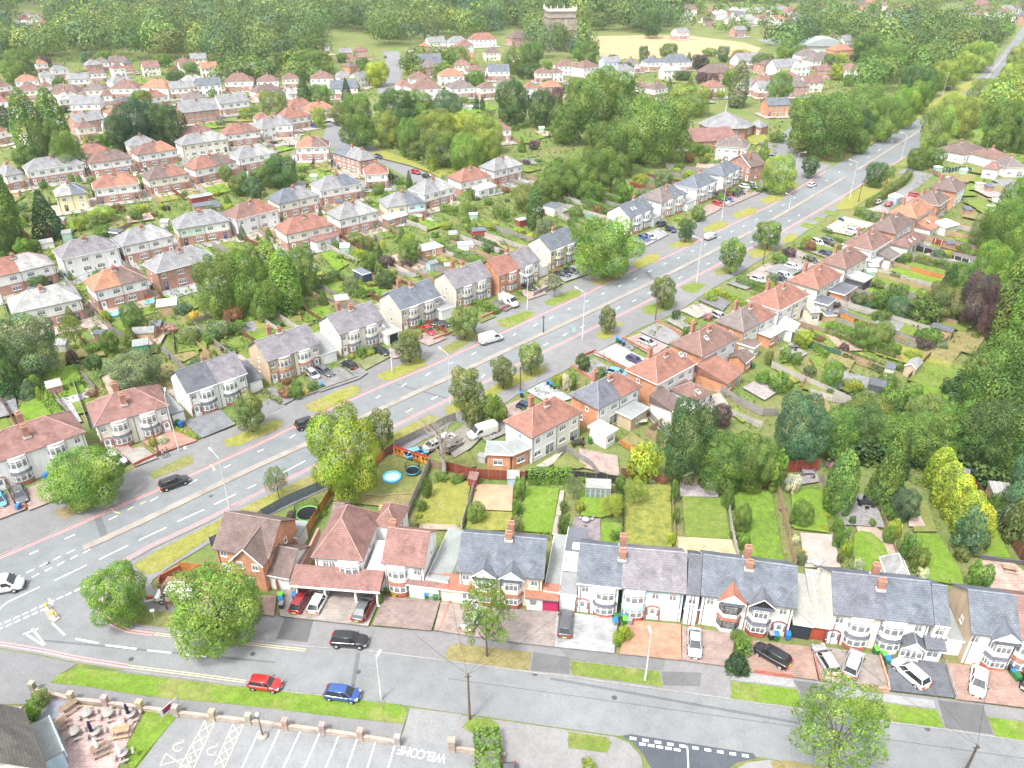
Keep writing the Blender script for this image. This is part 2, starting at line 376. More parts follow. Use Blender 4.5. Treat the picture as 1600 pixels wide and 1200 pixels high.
# verges in the main road pavements
VG = [([(85,797),(150,775),(160,786),(98,812)],'x'),([(232,740),(290,712),(302,714),(302,724),(240,749)],'m'),([(350,688),(428,655),(441,658),(440,668),(372,697),(352,697)],'y'),
 ([(475,633),(548,602),(561,604),(562,614),(502,643),(484,643)],'y'),([(588,586),(652,558),(664,561),(664,571),(612,594),(596,594)],'y'),([(688,545),(738,517),(750,520),(748,527),(706,552),(692,551)],'m'),
 ([(776,501),(824,485),(836,488),(832,495),(794,513),(780,510)],'g'),([(850,471),(895,452),(908,454),(906,462),(866,478),(853,476)],'g'),([(920,441),(964,423),(974,427),(968,435),(938,446)],'d'),
 ([(984,411),(1020,395),(1033,399),(1028,406),(998,420)],'y'),([(1042,384),(1074,371),(1087,375),(1082,382),(1054,388)],'y'),([(1097,357),(1124,345),(1139,349),(1132,355),(1102,364)],'y'),
 ([(1143,334),(1170,324),(1184,327),(1180,333),(1152,342)],'y'),([(1187,313),(1206,302),(1228,304),(1224,310),(1198,319)],'y'),([(1226,287),(1240,283),(1252,287),(1240,297),(1228,294)],'m'),
 ([(1236,225),(1262,205),(1335,195),(1345,212),(1322,238),(1298,250),(1285,252),(1262,246),(1242,238)],'d'),([(1297,257),(1312,252),(1360,218),(1420,178),(1530,118),(1515,140),(1420,193),(1345,234),(1300,258)],'y'),
 ([(207,884),(242,862),(330,819),(400,783),(500,736),(620,674),(668,650),(686,652),(684,664),(600,712),(508,757),(410,802),(325,842),(250,892),(228,898)],'y'),
 ([(694,638),(712,626),(732,616),(742,622),(738,634),(700,650)],'y'),([(755,612),(800,586),(852,570),(852,582),(806,602),(762,622)],'y'),([(930,522),(948,514),(960,518),(956,528),(936,530)],'y'),([(962,507),(970,502),(976,506),(966,510)],'y'),
 ([(1002,481),(1030,470),(1050,467),(1057,472),(1048,482),(1020,492),(1005,488)],'g'),([(1062,448),(1086,440),(1103,445),(1088,458),(1072,456)],'g'),([(1115,422),(1135,415),(1150,420),(1142,428),(1120,430)],'m'),
 ([(1166,395),(1195,383),(1212,387),(1200,398),(1178,404)],'y'),([(1221,374),(1236,364),(1247,369),(1240,377),(1224,380)],'y'),([(1249,353),(1258,347),(1276,352),(1268,358)],'g'),([(1269,343),(1276,338),(1292,343),(1286,347)],'g'),
 ([(1284,333),(1290,328),(1311,332),(1304,337)],'g'),([(1303,322),(1322,308),(1360,284),(1382,272),(1402,278),(1375,300),(1352,312),(1332,326),(1312,328)],'y'),([(1393,260),(1425,243),(1435,252),(1420,262)],'g'),
 ([(1470,222),(1490,205),(1510,196),(1520,200),(1492,218)],'g'),([(1500,215),(1530,198),(1600,205),(1640,250),(1560,240),(1520,218)],'b'),
 ([(190,958),(212,952),(330,962),(378,972),(372,990),(245,979),(203,972)],'m'),([(703,1009),(715,1006),(830,1019),(826,1047),(800,1044),(698,1031),(696,1020)],'d'),([(892,1032),(1030,1049),(1035,1073),(893,1054)],'g'),
 ([(1142,1064),(1247,1077),(1251,1105),(1142,1091)],'b'),([(1318,1090),(1463,1109),(1475,1137),(1335,1120)],'b'),([(1543,1120),(1640,1133),(1640,1163),(1556,1150)],'b'),
 ([(80,1067),(88,1055),(122,1043),(225,1055),(400,1076),(540,1091),(622,1101),(638,1108),(630,1131),(540,1121),(400,1104),(225,1087),(125,1071)],'b'),
 ([(734,1122),(765,1123),(778,1130),(776,1148),(735,1144),(722,1136)],'g'),([(888,1143),(948,1152),(955,1160),(948,1176),(888,1168)],'g'),([(1205,1190),(1230,1188),(1300,1200),(1400,1218),(1400,1240),(1210,1210)],'d')]
for pts,c in VG:
    if c == 'x': flat('dirt_verge',pts,'grass',(.23,.18,.10),nz())
    else: lawn(pts,c,'grass','verge')
flat('stubble_field',[(920,57),(1000,55),(1080,56),(1160,66),(1190,75),(1180,84),(1160,88),(1080,90),(1010,93),(940,92),(930,75)],'grass',(.40,.32,.19),.05)
flat('stubble_field',[(228,42),(262,31),(318,30),(316,37),(262,42),(238,48)],'grass',(.42,.34,.15),.05)
flat('playing_field',[(1180,62),(1300,58),(1340,70),(1230,76)],'asphalt',(.2,.22,.23),.05)
# re-laid asphalt and slab patches in the pavements
for q,c in [([(445,964),(490,967),(480,1003),(432,998)],.11),([(834,1019),(891,1027),(890,1053),(829,1047)],.125),([(1034,1049),(1096,1051),(1094,1072),(1037,1070)],.13),([(1240,1063),(1276,1067),(1318,1090),(1333,1117),(1254,1105),(1250,1078)],.12),([(1466,1094),(1536,1102),(1552,1147),(1478,1137)],.12),([(1322,1076),(1458,1094),(1462,1107),(1318,1088)],.27),([(1150,1046),(1238,1060),(1244,1074),(1142,1062)],.26),([(420,622),(450,632),(420,646),(395,640)],.16),([(140,790),(170,778),(182,790),(150,800)],.15),([(870,1008),(960,1021),(1040,1031),(1035,1046),(892,1030)],.16),([(960,560),(1000,540),(985,528),(945,545)],.2)]:
    flat('asphalt_patch',q,'asphalt',(c,c * 1.01,c * 1.03),nz(),.02)
for q in [((146,790),(163,838),1.0),((560,1020),(548,1090),.5),((860,1060),(1250,1130),.35),((60,1000),(430,1035),.3),((700,1060),(1600,1185),.12),((620,600),(760,640),.5),((1010,425),(1035,455),.8)]:
    tb = MB(); d_ = q; a_,b2 = W(*q[0],.033),W(*q[1],.033); dd = (b2 - a_).normalized(); n_ = Vector((-dd.y,dd.x,0)) * q[2] / 2; tb.add([a_ - n_,b2 - n_,b2 + n_,a_ + n_],[(0,1,2,3)]); tb.build('trench_scar','asphalt',None,(.13,.135,.14),kind='structure')
for x,y in ((395,1022),(205,1030),(836,1053),(1449,1139),(560,1050),(960,1090),(1300,1140),(330,775),(540,655),(705,585),(75,880)):
    p = W(x,y,.034); MB().lathe([(0,.034),(.32,.036)],10,(p.x,p.y)).build('manhole_cover','metal',None,(.10,.10,.10),kind='structure')
# lines painted on the roads
mk = MB()
def stripe(b,p,q,w,z=.036):
    a,c = W(*p,z),W(*q,z); d = (c - a).normalized(); n = Vector((-d.y,d.x,0)) * w / 2
    b.add([a - n,c - n,c + n,a + n],[(0,1,2,3)])
WH = [((-60,1003),(11,941)),((11,941),(62,917)),((85,907),(135,883)),((155,874),(200,852)),((217,844),(260,824)),((277,815),(319,796)),((335,788),(368,772)),((387,763),(400,757)),((443,738),(477,720)),
 ((46,866),(60,860)),((101,842),(117,835)),((170,812),(183,806)),((294,757),(308,749)),((235,783),(247,776)),((350,731),(360,726)),((402,706),(412,702)),((453,684),(461,679)),
 ((587,622),(595,618)),((627,604),(635,599)),((665,587),(673,582)),((700,569),(709,566)),((737,554),(744,550)),((635,644),(645,638)),((674,624),(684,619)),((712,606),(720,602)),((752,590),(758,585)),
 ((802,524),(806,521)),((833,510),(839,506)),((858,498),(864,495)),((887,484),(892,481)),((915,472),(919,469)),((940,460),(945,457)),((966,448),(971,445)),((990,437),(995,434)),((1013,425),(1018,422)),((1037,413),(1041,411)),((1058,404),(1062,402)),((1080,393),(1084,391)),((1100,383),(1104,381)),((1122,372),(1126,370)),((1142,363),(1146,361)),((1160,354),(1164,352)),((1180,344),(1184,342)),
 ((849,540),(856,536)),((879,525),(886,521)),((907,512),(913,508)),((963,483),(969,479)),((988,471),(994,468)),((1012,459),(1017,457)),((1060,435),(1066,432)),((1104,413),(1109,411)),((1128,401),(1133,399)),((1150,390),(1155,387)),((1172,379),(1176,377)),((1214,356),(1218,354)),((1232,346),(1235,344)),((1247,337),(1250,335)),
 ((1202,331),(1206,329)),((1222,321),(1226,319)),((1240,310),(1243,308)),((1270,294),(1273,292)),((1290,283),(1293,281)),((1310,270),(1313,268)),((1328,258),(1331,256)),((1355,247),(1360,244)),((1372,236),(1376,233)),((1392,222),(1396,219))]
for p,q in WH: stripe(mk,p,q,.17 if p[0] > 480 or p[1] < 800 and p[0] < 480 else .16)
for i in range(13):
    f = i / 13; x0,y0 = -20 + 118 * f * 1.5,985 - 48 * f * 1.65
    if x0 < 160: stripe(mk,(x0,y0),(x0 + 9.5,y0 - 4.6),.2)
    if x0 < 62: stripe(mk,(x0 + 2,y0 + 6),(x0 + 11,y0 + 1.4),.2)
for i in range(5):
    stripe(mk,(20 + i * 21,905 - i * 10),(32 + i * 21,899 - i * 10),.16); stripe(mk,(50 + i * 20,902 - i * 9.5),(61 + i * 20,896 - i * 9.5),.16)
for p,q in [((118,998),(154,1005)),((165,1008),(213,1014)),((230,1016),(268,1020)),((287,1022),(322,1026)),((81,973),(101,992)),((76,935),(82,944)),((60,982),(36,991)),((50,982),(70,1007)),((42,992),(68,1008))]: stripe(mk,p,q,.22)
for i in range(10): stripe(mk,(984 + i * 19.5,1153 + i * 3),(994 + i * 19.5,1154.5 + i * 3),.32,.04)
for i in range(5): stripe(mk,(999 + i * 13.5,1162 + i * 2.2),(1009 + i * 13.5,1163.5 + i * 2.2),.3,.04)
stripe(mk,(1074,1166),(1077,1230),.14,.04)
mk.build('road_marking','roadpaint',None,(.78,.78,.78),kind='structure')
pk = MB()
for a,b_ in [((437,1140),(409,1200)),((469,1143),(441,1202)),((499,1146),(474,1203)),((529,1150),(507,1204)),((558,1154),(540,1206)),((587,1158),(572,1206)),((617,1163),(604,1208)),((405,1141),(378,1200))]: stripe(pk,a,b_,.13,.068)
pk.build('bay_marking','roadpaint',None,(.8,.8,.8),kind='structure')
yk = MB()
def hatch(a,b_,c,d,n):
    stripe(yk,a,b_,.1,.068); stripe(yk,c,d,.1,.068); L = lambda p,q,t: (p[0] + (q[0] - p[0]) * t,p[1] + (q[1] - p[1]) * t)
    for i in range(n):
        stripe(yk,L(a,b_,i / n),L(c,d,(i + 1) / n),.1,.069); stripe(yk,L(c,d,i / n),L(a,b_,(i + 1) / n),.1,.070)
hatch((320,1126),(280,1200),(335,1129),(300,1205),4); hatch((364,1131),(335,1196),(381,1131),(350,1200),4)
hatch((259,1177),(250,1196),(300,1182),(292,1200),1)
for cx,cy in ((277,1168),(330,1174)):
    r = [(cx + 7 * math.cos(a * .7),cy + 6 * math.sin(a * .7)) for a in range(8)]
    for i in range(7): stripe(yk,r[i],r[i + 1],.1,.0705)
    stripe(yk,(cx - 2,cy - 6),(cx + 8,cy - 8),.12,.071); stripe(yk,(cx + 8,cy - 8),(cx + 10,cy - 12),.12,.0712)
yk.build('hatched_marking','roadpaint',None,(.50,.44,.33),kind='structure')
sy = MB()
for p,q in [((171,793),(177,797)),((176,799),(188,802)),((199,797),(208,792)),((219,788),(228,783)),((250,768),(262,763)),((275,761),(285,757)),((327,724),(335,733)),((332,735),(337,733)),((258,770),(268,766))]: stripe(sy,p,q,.16)
sy.build('bus_stop_marking','roadpaint',None,(.68,.52,.22),kind='structure')
RED = (.60,.27,.27)
ribbon('red_line',ML[1:18],.22,'roadpaint',RED,.034,off=-.42)
ribbon('red_line',ML[1:18],.16,'roadpaint',RED,.034,off=-.85)
ribbon('red_line',MRt[4:21],.22,'roadpaint',RED,.034,off=.42)
ribbon('red_line',MRt[4:21],.16,'roadpaint',RED,.034,off=.85)
ribbon('red_line',[(167,930),(163,942),(170,957),(185,972),(205,980),(243,985)],.22,'roadpaint',RED,.038,off=-.4)
ribbon('red_line',[(167,930),(163,942),(170,957),(185,972),(205,980),(243,985)],.16,'roadpaint',RED,.038,off=-.8)
ribbon('red_line',SLo[:5],.22,'roadpaint',RED,.038,off=.4); ribbon('red_line',SLo[:5],.16,'roadpaint',RED,.038,off=.8)
for o_ in (.3,.6):
    ribbon('yellow_line',SU[8:11],.1,'roadpaint',(.62,.48,.27),.038,off=-o_ - .1)
    ribbon('yellow_line',SLo[4:7],.1,'roadpaint',(.62,.5,.29),.038,off=o_ + .1)
for pl in (ML[1:17],MRt[4:20],SU[3:],SLo[4:9]): ribbon('kerb',pl,.16,'concrete',KERB,.128,.12)
# WELCOME painted at the car park entrance, read by those driving in
def text(body,size,loc,rz,color,name,parent=None,rx=0,ext=.0,mat='roadpaint',align='CENTER'):
    c = bpy.data.curves.new(name,'FONT'); c.body = body; c.size = size; c.extrude = ext; c.align_x = align; c.align_y = 'CENTER'
    o = bpy.data.objects.new(name,c); COL.objects.link(o)
    me = bpy.data.meshes.new_from_object(o.evaluated_get(bpy.context.evaluated_depsgraph_get()))
    bpy.data.objects.remove(o); me.materials.clear(); me.materials.append(MATS[mat])
    o = link(name,me,parent,color,loc); o.rotation_euler = (rx,0,rz); return o
tl,tr_ = W(684,1183,.072),W(634,1173,.072); dv = tr_ - tl
o = text('WELCOME',1.15,(tl + tr_) / 2,math.atan2(dv.y,dv.x),(.8,.8,.8),'painted_word'); o['kind'] = 'structure'; o.scale = (.95,1.3,1)

# ================================================================ VEGETATION
def leafmesh(name,C,Nn,size,tint,parts=1):
    n = len(C); a = NR.normal(size=(n,3)); a -= (a * Nn).sum(1,keepdims=True) * Nn
    a /= np.linalg.norm(a,axis=1,keepdims=True) + 1e-9; b = np.cross(Nn,a)
    s = size * NR.uniform(.6,1.35,(n,1)); h = s * NR.uniform(.55,1.0,(n,1))
    bend = Nn * s * NR.uniform(-.25,.25,(n,1))
    V = np.stack([C - a * s,C - b * h + bend,C + a * s,C + b * h + bend],1).reshape(-1,3)
    me = bpy.data.meshes.new(name); me.vertices.add(4 * n); me.loops.add(4 * n); me.polygons.add(n)
    me.vertices.foreach_set('co',V.astype('f').ravel()); me.loops.foreach_set('vertex_index',np.arange(4 * n,dtype='i'))
    me.polygons.foreach_set('loop_start',np.arange(0,4 * n,4,dtype='i')); me.polygons.foreach_set('loop_total',np.full(n,4,'i'))
    me.update(calc_edges=True)
    at = me.attributes.new('tint','FLOAT_COLOR','FACE'); tt = np.ones((n,4),'f'); tt[:,:3] = tint; at.data.foreach_set('color',tt.ravel())
    me.materials.append(MATS['foliage']); return me
def unit(n):
    d = NR.normal(size=(n,3)); return d / np.linalg.norm(d,axis=1,keepdims=True)
def crown_pts(lobes,dens,leaf,up=.25,jit=.45):
    C,Nn,T = [],[],[]
    L = [(np.array(c),np.array(r) if np.ndim(r) else np.array([r,r,r])) for c,r in lobes]
    for i,(c,r) in enumerate(L):
        n = int(dens * 4 * math.pi * r.mean() ** 2 / (leaf ** 2 * 2.2)); d = unit(n)
        d = d[d[:,2] > -.75]; p = c + d * r * NR.uniform(.82,1.08,(len(d),1))
        k = np.ones(len(p),bool)
        for j,(c2,r2) in enumerate(L):
            if j != i: k &= (((p - c2) / (r2 * .86)) ** 2).sum(1) > 1
        p,d = p[k],d[k]; nn = d + NR.normal(size=d.shape) * jit; nn[:,2] += up; nn /= np.linalg.norm(nn,axis=1,keepdims=True)
        t = NR.uniform(.72,1.30) * NR.uniform(.72,1.28,(len(p),1)); t = t * np.ones((1,3)); t[:,0] *= NR.uniform(.9,1.15)
        C.append(p); Nn.append(nn); T.append(t)
    return np.concatenate(C),np.concatenate(Nn),np.concatenate(T)
# every crown is modelled for height 1 (z 0..1) and half width 1 at real aspect; scaled per tree
def lobes_round(r=5.0,h=10.0,n=30,seed=0,base=.22):
    rr = random.Random(seed); L = [((0,0,h * .56),(r * .66,r * .66,h * .33))]
    for k in range(n):
        a = k * 2.399 + rr.uniform(-.3,.3); f = (k + .5) / n; z = base + (1 - base) * f * .93
        prof = math.sin(math.pi * min(1,.12 + .80 * ((z - base) / (1 - base)))) ** .6
        rad = r * prof * rr.uniform(.50,.86); s = r * rr.uniform(.17,.38) * (.85 + .3 * prof)
        L.append(((rad * math.cos(a),rad * math.sin(a),h * z - s * .4 * (z > .8)),(s,s,s * rr.uniform(.7,.9))))
    return L
def limbs(b,r,h,n,seed,t=.035,z0=.12,up=.62):
    rr = random.Random(seed); R0 = max(.12,h * t * .5)
    b.tube([(0,0,-.1),(rr.uniform(-.1,.1),0,h * .15),(rr.uniform(-.2,.2),rr.uniform(-.2,.2),h * .45),(0,0,h * .72)],[R0 * 1.5,R0,R0 * .65,R0 * .2],7)
    for k in range(n):
        a = k * 2.4 + rr.uniform(-.3,.3); q = h * rr.uniform(z0 + .1,.42); e = rr.uniform(.5,.8)
        b.tube([(0,0,q),(r * .3 * math.cos(a),r * .3 * math.sin(a),q + h * .14),(r * e * math.cos(a),r * e * math.sin(a),q + h * rr.uniform(.2,.34))],[R0 * .5,R0 * .33,R0 * .1],5)
PROTO = {}
def proto(kind,lobes,leaf,r,h,dens=1.0,up=.25,jit=.32,nl=6,seed=0,trunk=True,pts=None,t=.035):
    C,Nn,T = pts if pts else crown_pts(lobes,dens,leaf,up,jit)
    me = leafmesh('crown',C,Nn,leaf,T); tm = None
    if trunk: b = MB(); limbs(b,r,h,nl,seed,t); tm = b.mesh('trunk','bark',uv=False)
    PROTO.setdefault(kind,[]).append((me,tm,r,h))
for s in range(5): proto('broadleaf',lobes_round(5,9.5,38,s,.12),.105,5,9.5,1.0,seed=s)
for s in range(3): proto('street',lobes_round(2.2,5.2,24,20 + s,.2),.08,2.2,5.2,1.1,seed=s,t=.05)
def lobes_sparse(r,h,n,s):
    rr = random.Random(s); L = []
    for k in range(n):
        a = k * 2.399; f = (k + .5) / n; z = .36 + .6 * f; rad = r * math.sqrt(max(0,1 - ((z - .6) / .42) ** 2)) * rr.uniform(.35,.95); q = r * rr.uniform(.10,.24)
        L.append(((rad * math.cos(a),rad * math.sin(a),h * z),(q,q,q * .7)))
    return L
for s in range(2): proto('sparse',lobes_sparse(4.4,8.5,64,s),.085,4.4,8.5,.5,seed=s,nl=11,jit=.7)
def cone_pts(r,h,dens,leaf,droop=.3,flame=False,z0=.03,lumps=60,seed=0):
    rr = random.Random(seed); L = []
    for k in range(lumps):
        f = (k + .5) / lumps; z = z0 + (1 - z0) * f
        pr = (math.sin(math.pi * min(1,(z * .86 + .14))) ** .55 if flame else (1 - z) ** .8 * min(1,.6 + z * 4)) * .9 + .05
        a = k * 2.399; q = r * (.16 + .22 * pr) * (1 if not flame else 1.1); rad = max(0,r * pr - q * .6)
        L.append(((rad * math.cos(a),rad * math.sin(a),h * z),(q,q,q * (1.5 if flame else 1.1))))
    L.append(((0,0,h * .4),(r * .55,r * .55,h * .36)))
    return L
for s in range(2): proto('conifer',cone_pts(2.6,8,1,.2,seed=s),.11,2.6,8,1.2,up=-.1,jit=.5,seed=s,nl=0)
for s in range(2): proto('poplar',cone_pts(2.1,14,1,.2,flame=True,lumps=90,seed=s),.14,2.1,14,1.2,up=.5,jit=.4,seed=s,nl=0)
for s in range(2): proto('column',cone_pts(1.5,5,1,.15,flame=True,lumps=50,seed=s + 5),.085,1.5,5,1.3,up=.35,jit=.35,seed=s,nl=0,trunk=False)
for s in range(4): proto('bush',lobes_round(1.5,1.9,17,40 + s,.05),.075,1.5,1.9,1.1,seed=s,trunk=False)
# flax / spiky plant
C_,N_,T_ = [],[],[]
for k in range(260):
    a = NR.uniform(0,6.28); t_ = NR.uniform(.1,1); el = NR.uniform(.35,1.3)
    d = np.array([math.cos(a) * math.cos(el),math.sin(a) * math.cos(el),math.sin(el)])
    C_.append(d * t_ * 1.5); nn = np.array([-d[2] * math.cos(a),-d[2] * math.sin(a),math.cos(el)]) + NR.normal(size=3) * .2; N_.append(nn / np.linalg.norm(nn)); T_.append([1,1,1])
proto('flax',None,.16,1.4,1.5,pts=(np.array(C_),np.array(N_),np.array(T_)),trunk=False)
FC = {'mid': (.13,.212,.054),'dark': (.08,.145,.055),'bright': (.15,.255,.055),'lime': (.24,.32,.075),'olive': (.165,.21,.07),'blue': (.10,.175,.10),'gold': (.30,.37,.05),'sage': (.165,.22,.12),
      'purple': (.115,.075,.095),'pink': (.40,.22,.27),'yellow': (.52,.42,.07),'deep': (.05,.105,.055),'white': (.5,.52,.42),'yg': (.28,.35,.055),'rust': (.27,.15,.09)}
CW = {'mid': 'mid green','dark': 'dark green','bright': 'bright green','lime': 'pale lime green','olive': 'olive green','blue': 'blue-green','gold': 'golden yellow','sage': 'grey-green','purple': 'purple leaved',
      'pink': 'pink flowering','yellow': 'yellow flowering','deep': 'very dark green','white': 'white flowering','yg': 'yellow-green','rust': 'rusty brown'}
KN = {'broadleaf': ('broadleaf_tree','domed broadleaf tree','tree'),'street': ('street_tree','egg-shaped street tree','tree'),'sparse': ('airy_tree','open crowned tree with gaps','tree'),
      'conifer': ('conifer','conical conifer','tree'),'poplar': ('poplar','tall narrow poplar','tree'),'column': ('columnar_shrub','upright columnar shrub','shrub'),'bush': ('bush','rounded garden bush','bush'),'flax': ('flax_plant','spiky flax plant','plant')}
NT = [0]
def tree(kind,base,h,r,col='mid',px=None,label=None,parts=True,group=None,prep='near'):
    pr = PROTO[kind][NT[0] % len(PROTO[kind])]; NT[0] += 1; me,tm,r0,h0 = pr
    rr = RG; v = rr.uniform(.88,1.13); c = [x * v * rr.uniform(.93,1.07) for x in FC[col]]
    rz = rr.uniform(0,6.28); sc = (r / r0 * rr.uniform(.94,1.06),r / r0 * rr.uniform(.94,1.06),h / h0)
    nm,ds,ct = KN[kind]
    if tm is not None and parts:
        e = empty(nm,(base[0],base[1],0),rz); e.scale = sc
        link('crown',me,e,c); link('trunk',tm,e,(.12,.10,.075))
    else: e = link(nm,me,None,c,(base[0],base[1],0),rz,scale=sc)
    q = px or P((base[0],base[1],0))[:2]
    tag(e,label or f"{CW[col]} {ds}",ct,q[0],q[1],group or f"{ct}s of this kind",prep); return e
def T(kind,bx,by,ty,w,col='mid',**kw):
    b = W(bx,by); m = mpp(b + Vector((0,0,3))); r = w / 2 * m * (.88 if kind != 'poplar' else 1)
    h = topz(b + Vector((0,r * .35,0)),ty)
    return tree(kind,b,max(h,.8),r,col,(bx,by),**kw)
def hedge(pts,w,h,col='mid',label='clipped hedge',leaf=.14,px=None):
    q = [W(p[0],p[1]) for p in pts]; C = []; Nn = []
    for a,b in zip(q[:-1],q[1:]):
        L = (b - a).length; d = (b - a) / L; n = Vector((-d.y,d.x,0)); A = np.array(a); D = np.array(d); NN = np.array(n)
        for s,nn,area in ((1,n,L * h),(-1,-n,L * h),(0,Vector((0,0,1)),L * w),(2,d,w * h),(-2,-d,w * h)):
            k = int(area / (leaf ** 2 * 1.5)) + 3; u = NR.uniform(0,L,(k,1)); t = NR.uniform(-.5,.5,(k,1)) * w; z = NR.uniform(0,h,(k,1))
            if abs(s) == 1: t = np.full((k,1),s * w / 2) + NR.normal(size=(k,1)) * .07
            if s == 0: z = h + NR.normal(size=(k,1)) * .07 + .12 * np.sin(u * 1.3)
            if abs(s) == 2: u = np.full((k,1),L if s > 0 else 0) + NR.normal(size=(k,1)) * .07
            C.append(A + D * u + NN * t + np.array([0,0,1]) * z)
            v = np.array(nn) + NR.normal(size=(k,3)) * .4; Nn.append(v / np.linalg.norm(v,axis=1,keepdims=True))
    C = np.concatenate(C); Nn = np.concatenate(Nn); T_ = NR.uniform(.75,1.25,(len(C),1)) * np.ones((1,3))
    me = leafmesh('hedge',C,Nn,leaf,T_); o = link('hedge',me,None,FC[col])
    m = pts[len(pts) // 2]; return tag(o,f"{CW[col]} {label}",'hedge',*(px or m),'clipped garden hedges','beside')
def mass(name,pts,leaf,col,label,near_,z0=0.0,jit=.6,up=.5):
    n = len(pts); Nn = NR.normal(size=(n,3)) * jit; Nn[:,2] = np.abs(Nn[:,2]) + up; Nn /= np.linalg.norm(Nn,axis=1,keepdims=True)
    T_ = NR.uniform(.65,1.3,(n,1)) * np.ones((1,3)); T_[:,0] *= NR.uniform(.8,1.35,n)
    o = link(name,leafmesh(name,pts,Nn,leaf,T_),None,FC[col]); o['kind'] = 'stuff'; o['label'] = label; o['category'] = near_; return o

# ================================================================ HOUSES
RC = {k: tuple(x * f for x in v) for k,v,f in [(k,v,.77 if v[0] > v[2] * 1.15 else .92) for k,v in {'brown': (.27,.17,.145),'red': (.36,.185,.145),'orange': (.46,.24,.16),'rose': (.32,.185,.165),'umber': (.22,.165,.15),'slate': (.155,.175,.205),'grey': (.26,.265,.275),'dark': (.13,.14,.16),
      'mottled': (.225,.215,.235),'pale': (.36,.365,.36),'bluegrey': (.16,.168,.20),'greybrown': (.24,.205,.195),'felt': (.27,.29,.285),'white': (.75,.75,.72),'terracotta': (.45,.20,.14),'corrug': (.34,.34,.32)}.items()]}
RW = {'brown': 'brown tiled','red': 'red tiled','orange': 'orange tiled','rose': 'rosy brown tiled','umber': 'dark brown tiled','slate': 'blue-grey slate','grey': 'grey tiled','dark': 'charcoal','mottled': 'mottled grey',
      'pale': 'pale grey','bluegrey': 'blue-grey tiled','greybrown': 'grey-brown tiled','felt': 'green-grey felt','white': 'white','terracotta': 'terracotta tiled','corrug': 'corrugated'}
WC = {'white': (.78,.78,.77),'cream': (.74,.71,.62),'brick': (.39,.225,.18),'obrick': (.50,.25,.15),'green': (.56,.72,.56),'blue': (.58,.74,.80),'yellow': (.76,.70,.48),'beige': (.56,.53,.47),'peach': (.76,.63,.50),
      'tan': (.50,.39,.28),'grey': (.45,.45,.45),'timber': (.48,.33,.2),'dark': (.1,.1,.11),'sky': (.50,.66,.8),'dbrick': (.32,.15,.11)}
WW = {'white': 'white','cream': 'cream','brick': 'red brick','obrick': 'orange brick','green': 'mint green','blue': 'pale blue','yellow': 'cream yellow','beige': 'beige','peach': 'peach','tan': 'tan','grey': 'grey','timber': 'timber','dark': 'black','sky': 'light blue','dbrick': 'dark brick'}
WHITE = (.82,.82,.82); DARKF = (.06,.035,.03)
WCACHE = {}
def wmesh(w,h,n,bar):
    k = (round(w,1),round(h,1),n,bar)
    if k not in WCACHE:
        w,h = k[0],k[1]; t = .06; b = MB()
        b.box(-w / 2,w / 2,-.06,0,0,t); b.box(-w / 2,w / 2,-.06,0,h - t,h); b.box(-w / 2,-w / 2 + t,-.059,0,t,h - t); b.box(w / 2 - t,w / 2,-.059,0,t,h - t)
        for i in range(1,n): x = -w / 2 + w * i / n; b.box(x - .028,x + .028,-.055,0,t,h - t)
        if bar: b.box(-w / 2 + t,w / 2 - t,-.05,0,h * .7,h * .7 + .05)
        p = MB(); p.add([(-w / 2 + .03,-.022,.03),(w / 2 - .03,-.022,.03),(w / 2 - .03,-.022,h - .03),(-w / 2 + .03,-.022,h - .03)],[(0,1,2,3)])
        s = MB().box(-w / 2 - .06,w / 2 + .06,-.13,0,-.07,0)
        WCACHE[k] = (b.mesh('window','paint'),p.mesh('pane','glass'),s.mesh('sill','paint'))
    return WCACHE[k]
def window(root,x,y,z,rz=0,w=1.2,h=1.2,n=2,col=WHITE,bar=True,sill=True,name='window'):
    fm,pm,sm = wmesh(w,h,n,bar); o = link(name,fm,root,col,(x,y,z),rz)
    link('pane',pm,o); 
    if sill: link('sill',sm,o,col)
    return o
def door(root,x,y,rz=0,w=.95,h=2.05,col=WHITE,z=.12,arch=None,glazed=True):
    b = MB().box(-w / 2,w / 2,-.07,0,0,h); o = b.build('door','paint',root,col,(x,y,z),rz)
    if glazed: MB().add([(-w * .28,-.075,h * .5),(w * .28,-.075,h * .5),(w * .28,-.075,h * .9),(-w * .28,-.075,h * .9)],[(0,1,2,3)]).build('pane','glass',o)
    if arch:
        pts = [(-.85,-.09,0),(-.85,-.09,1.75)] + [(.85 * math.cos(math.pi - a * math.pi / 6),-.09,1.75 + .6 * math.sin(a * math.pi / 6)) for a in range(1,6)] + [(.85,-.09,1.75),(.85,-.09,0)]
        MB().tube(pts,.11,4,smooth=False).build('door_arch','brick',root,arch,(x,y,z),rz)
        for s in (-1,1): window(root,x + s * .66 * math.cos(rz),y + s * .66 * math.sin(rz),z + .5,rz,.4,1.3,1,WHITE,False,False,'side_light')
    return o
def garage_door(root,x,y,rz,w,col,h=2.1):
    b = MB(); n = 5
    for i in range(n): b.box(-w / 2,w / 2,-.06 - .01 * (i % 2),0,i * h / n + .01,(i + 1) * h / n - .01)
    return b.build('garage_door','paint',root,col,(x,y,.1),rz)
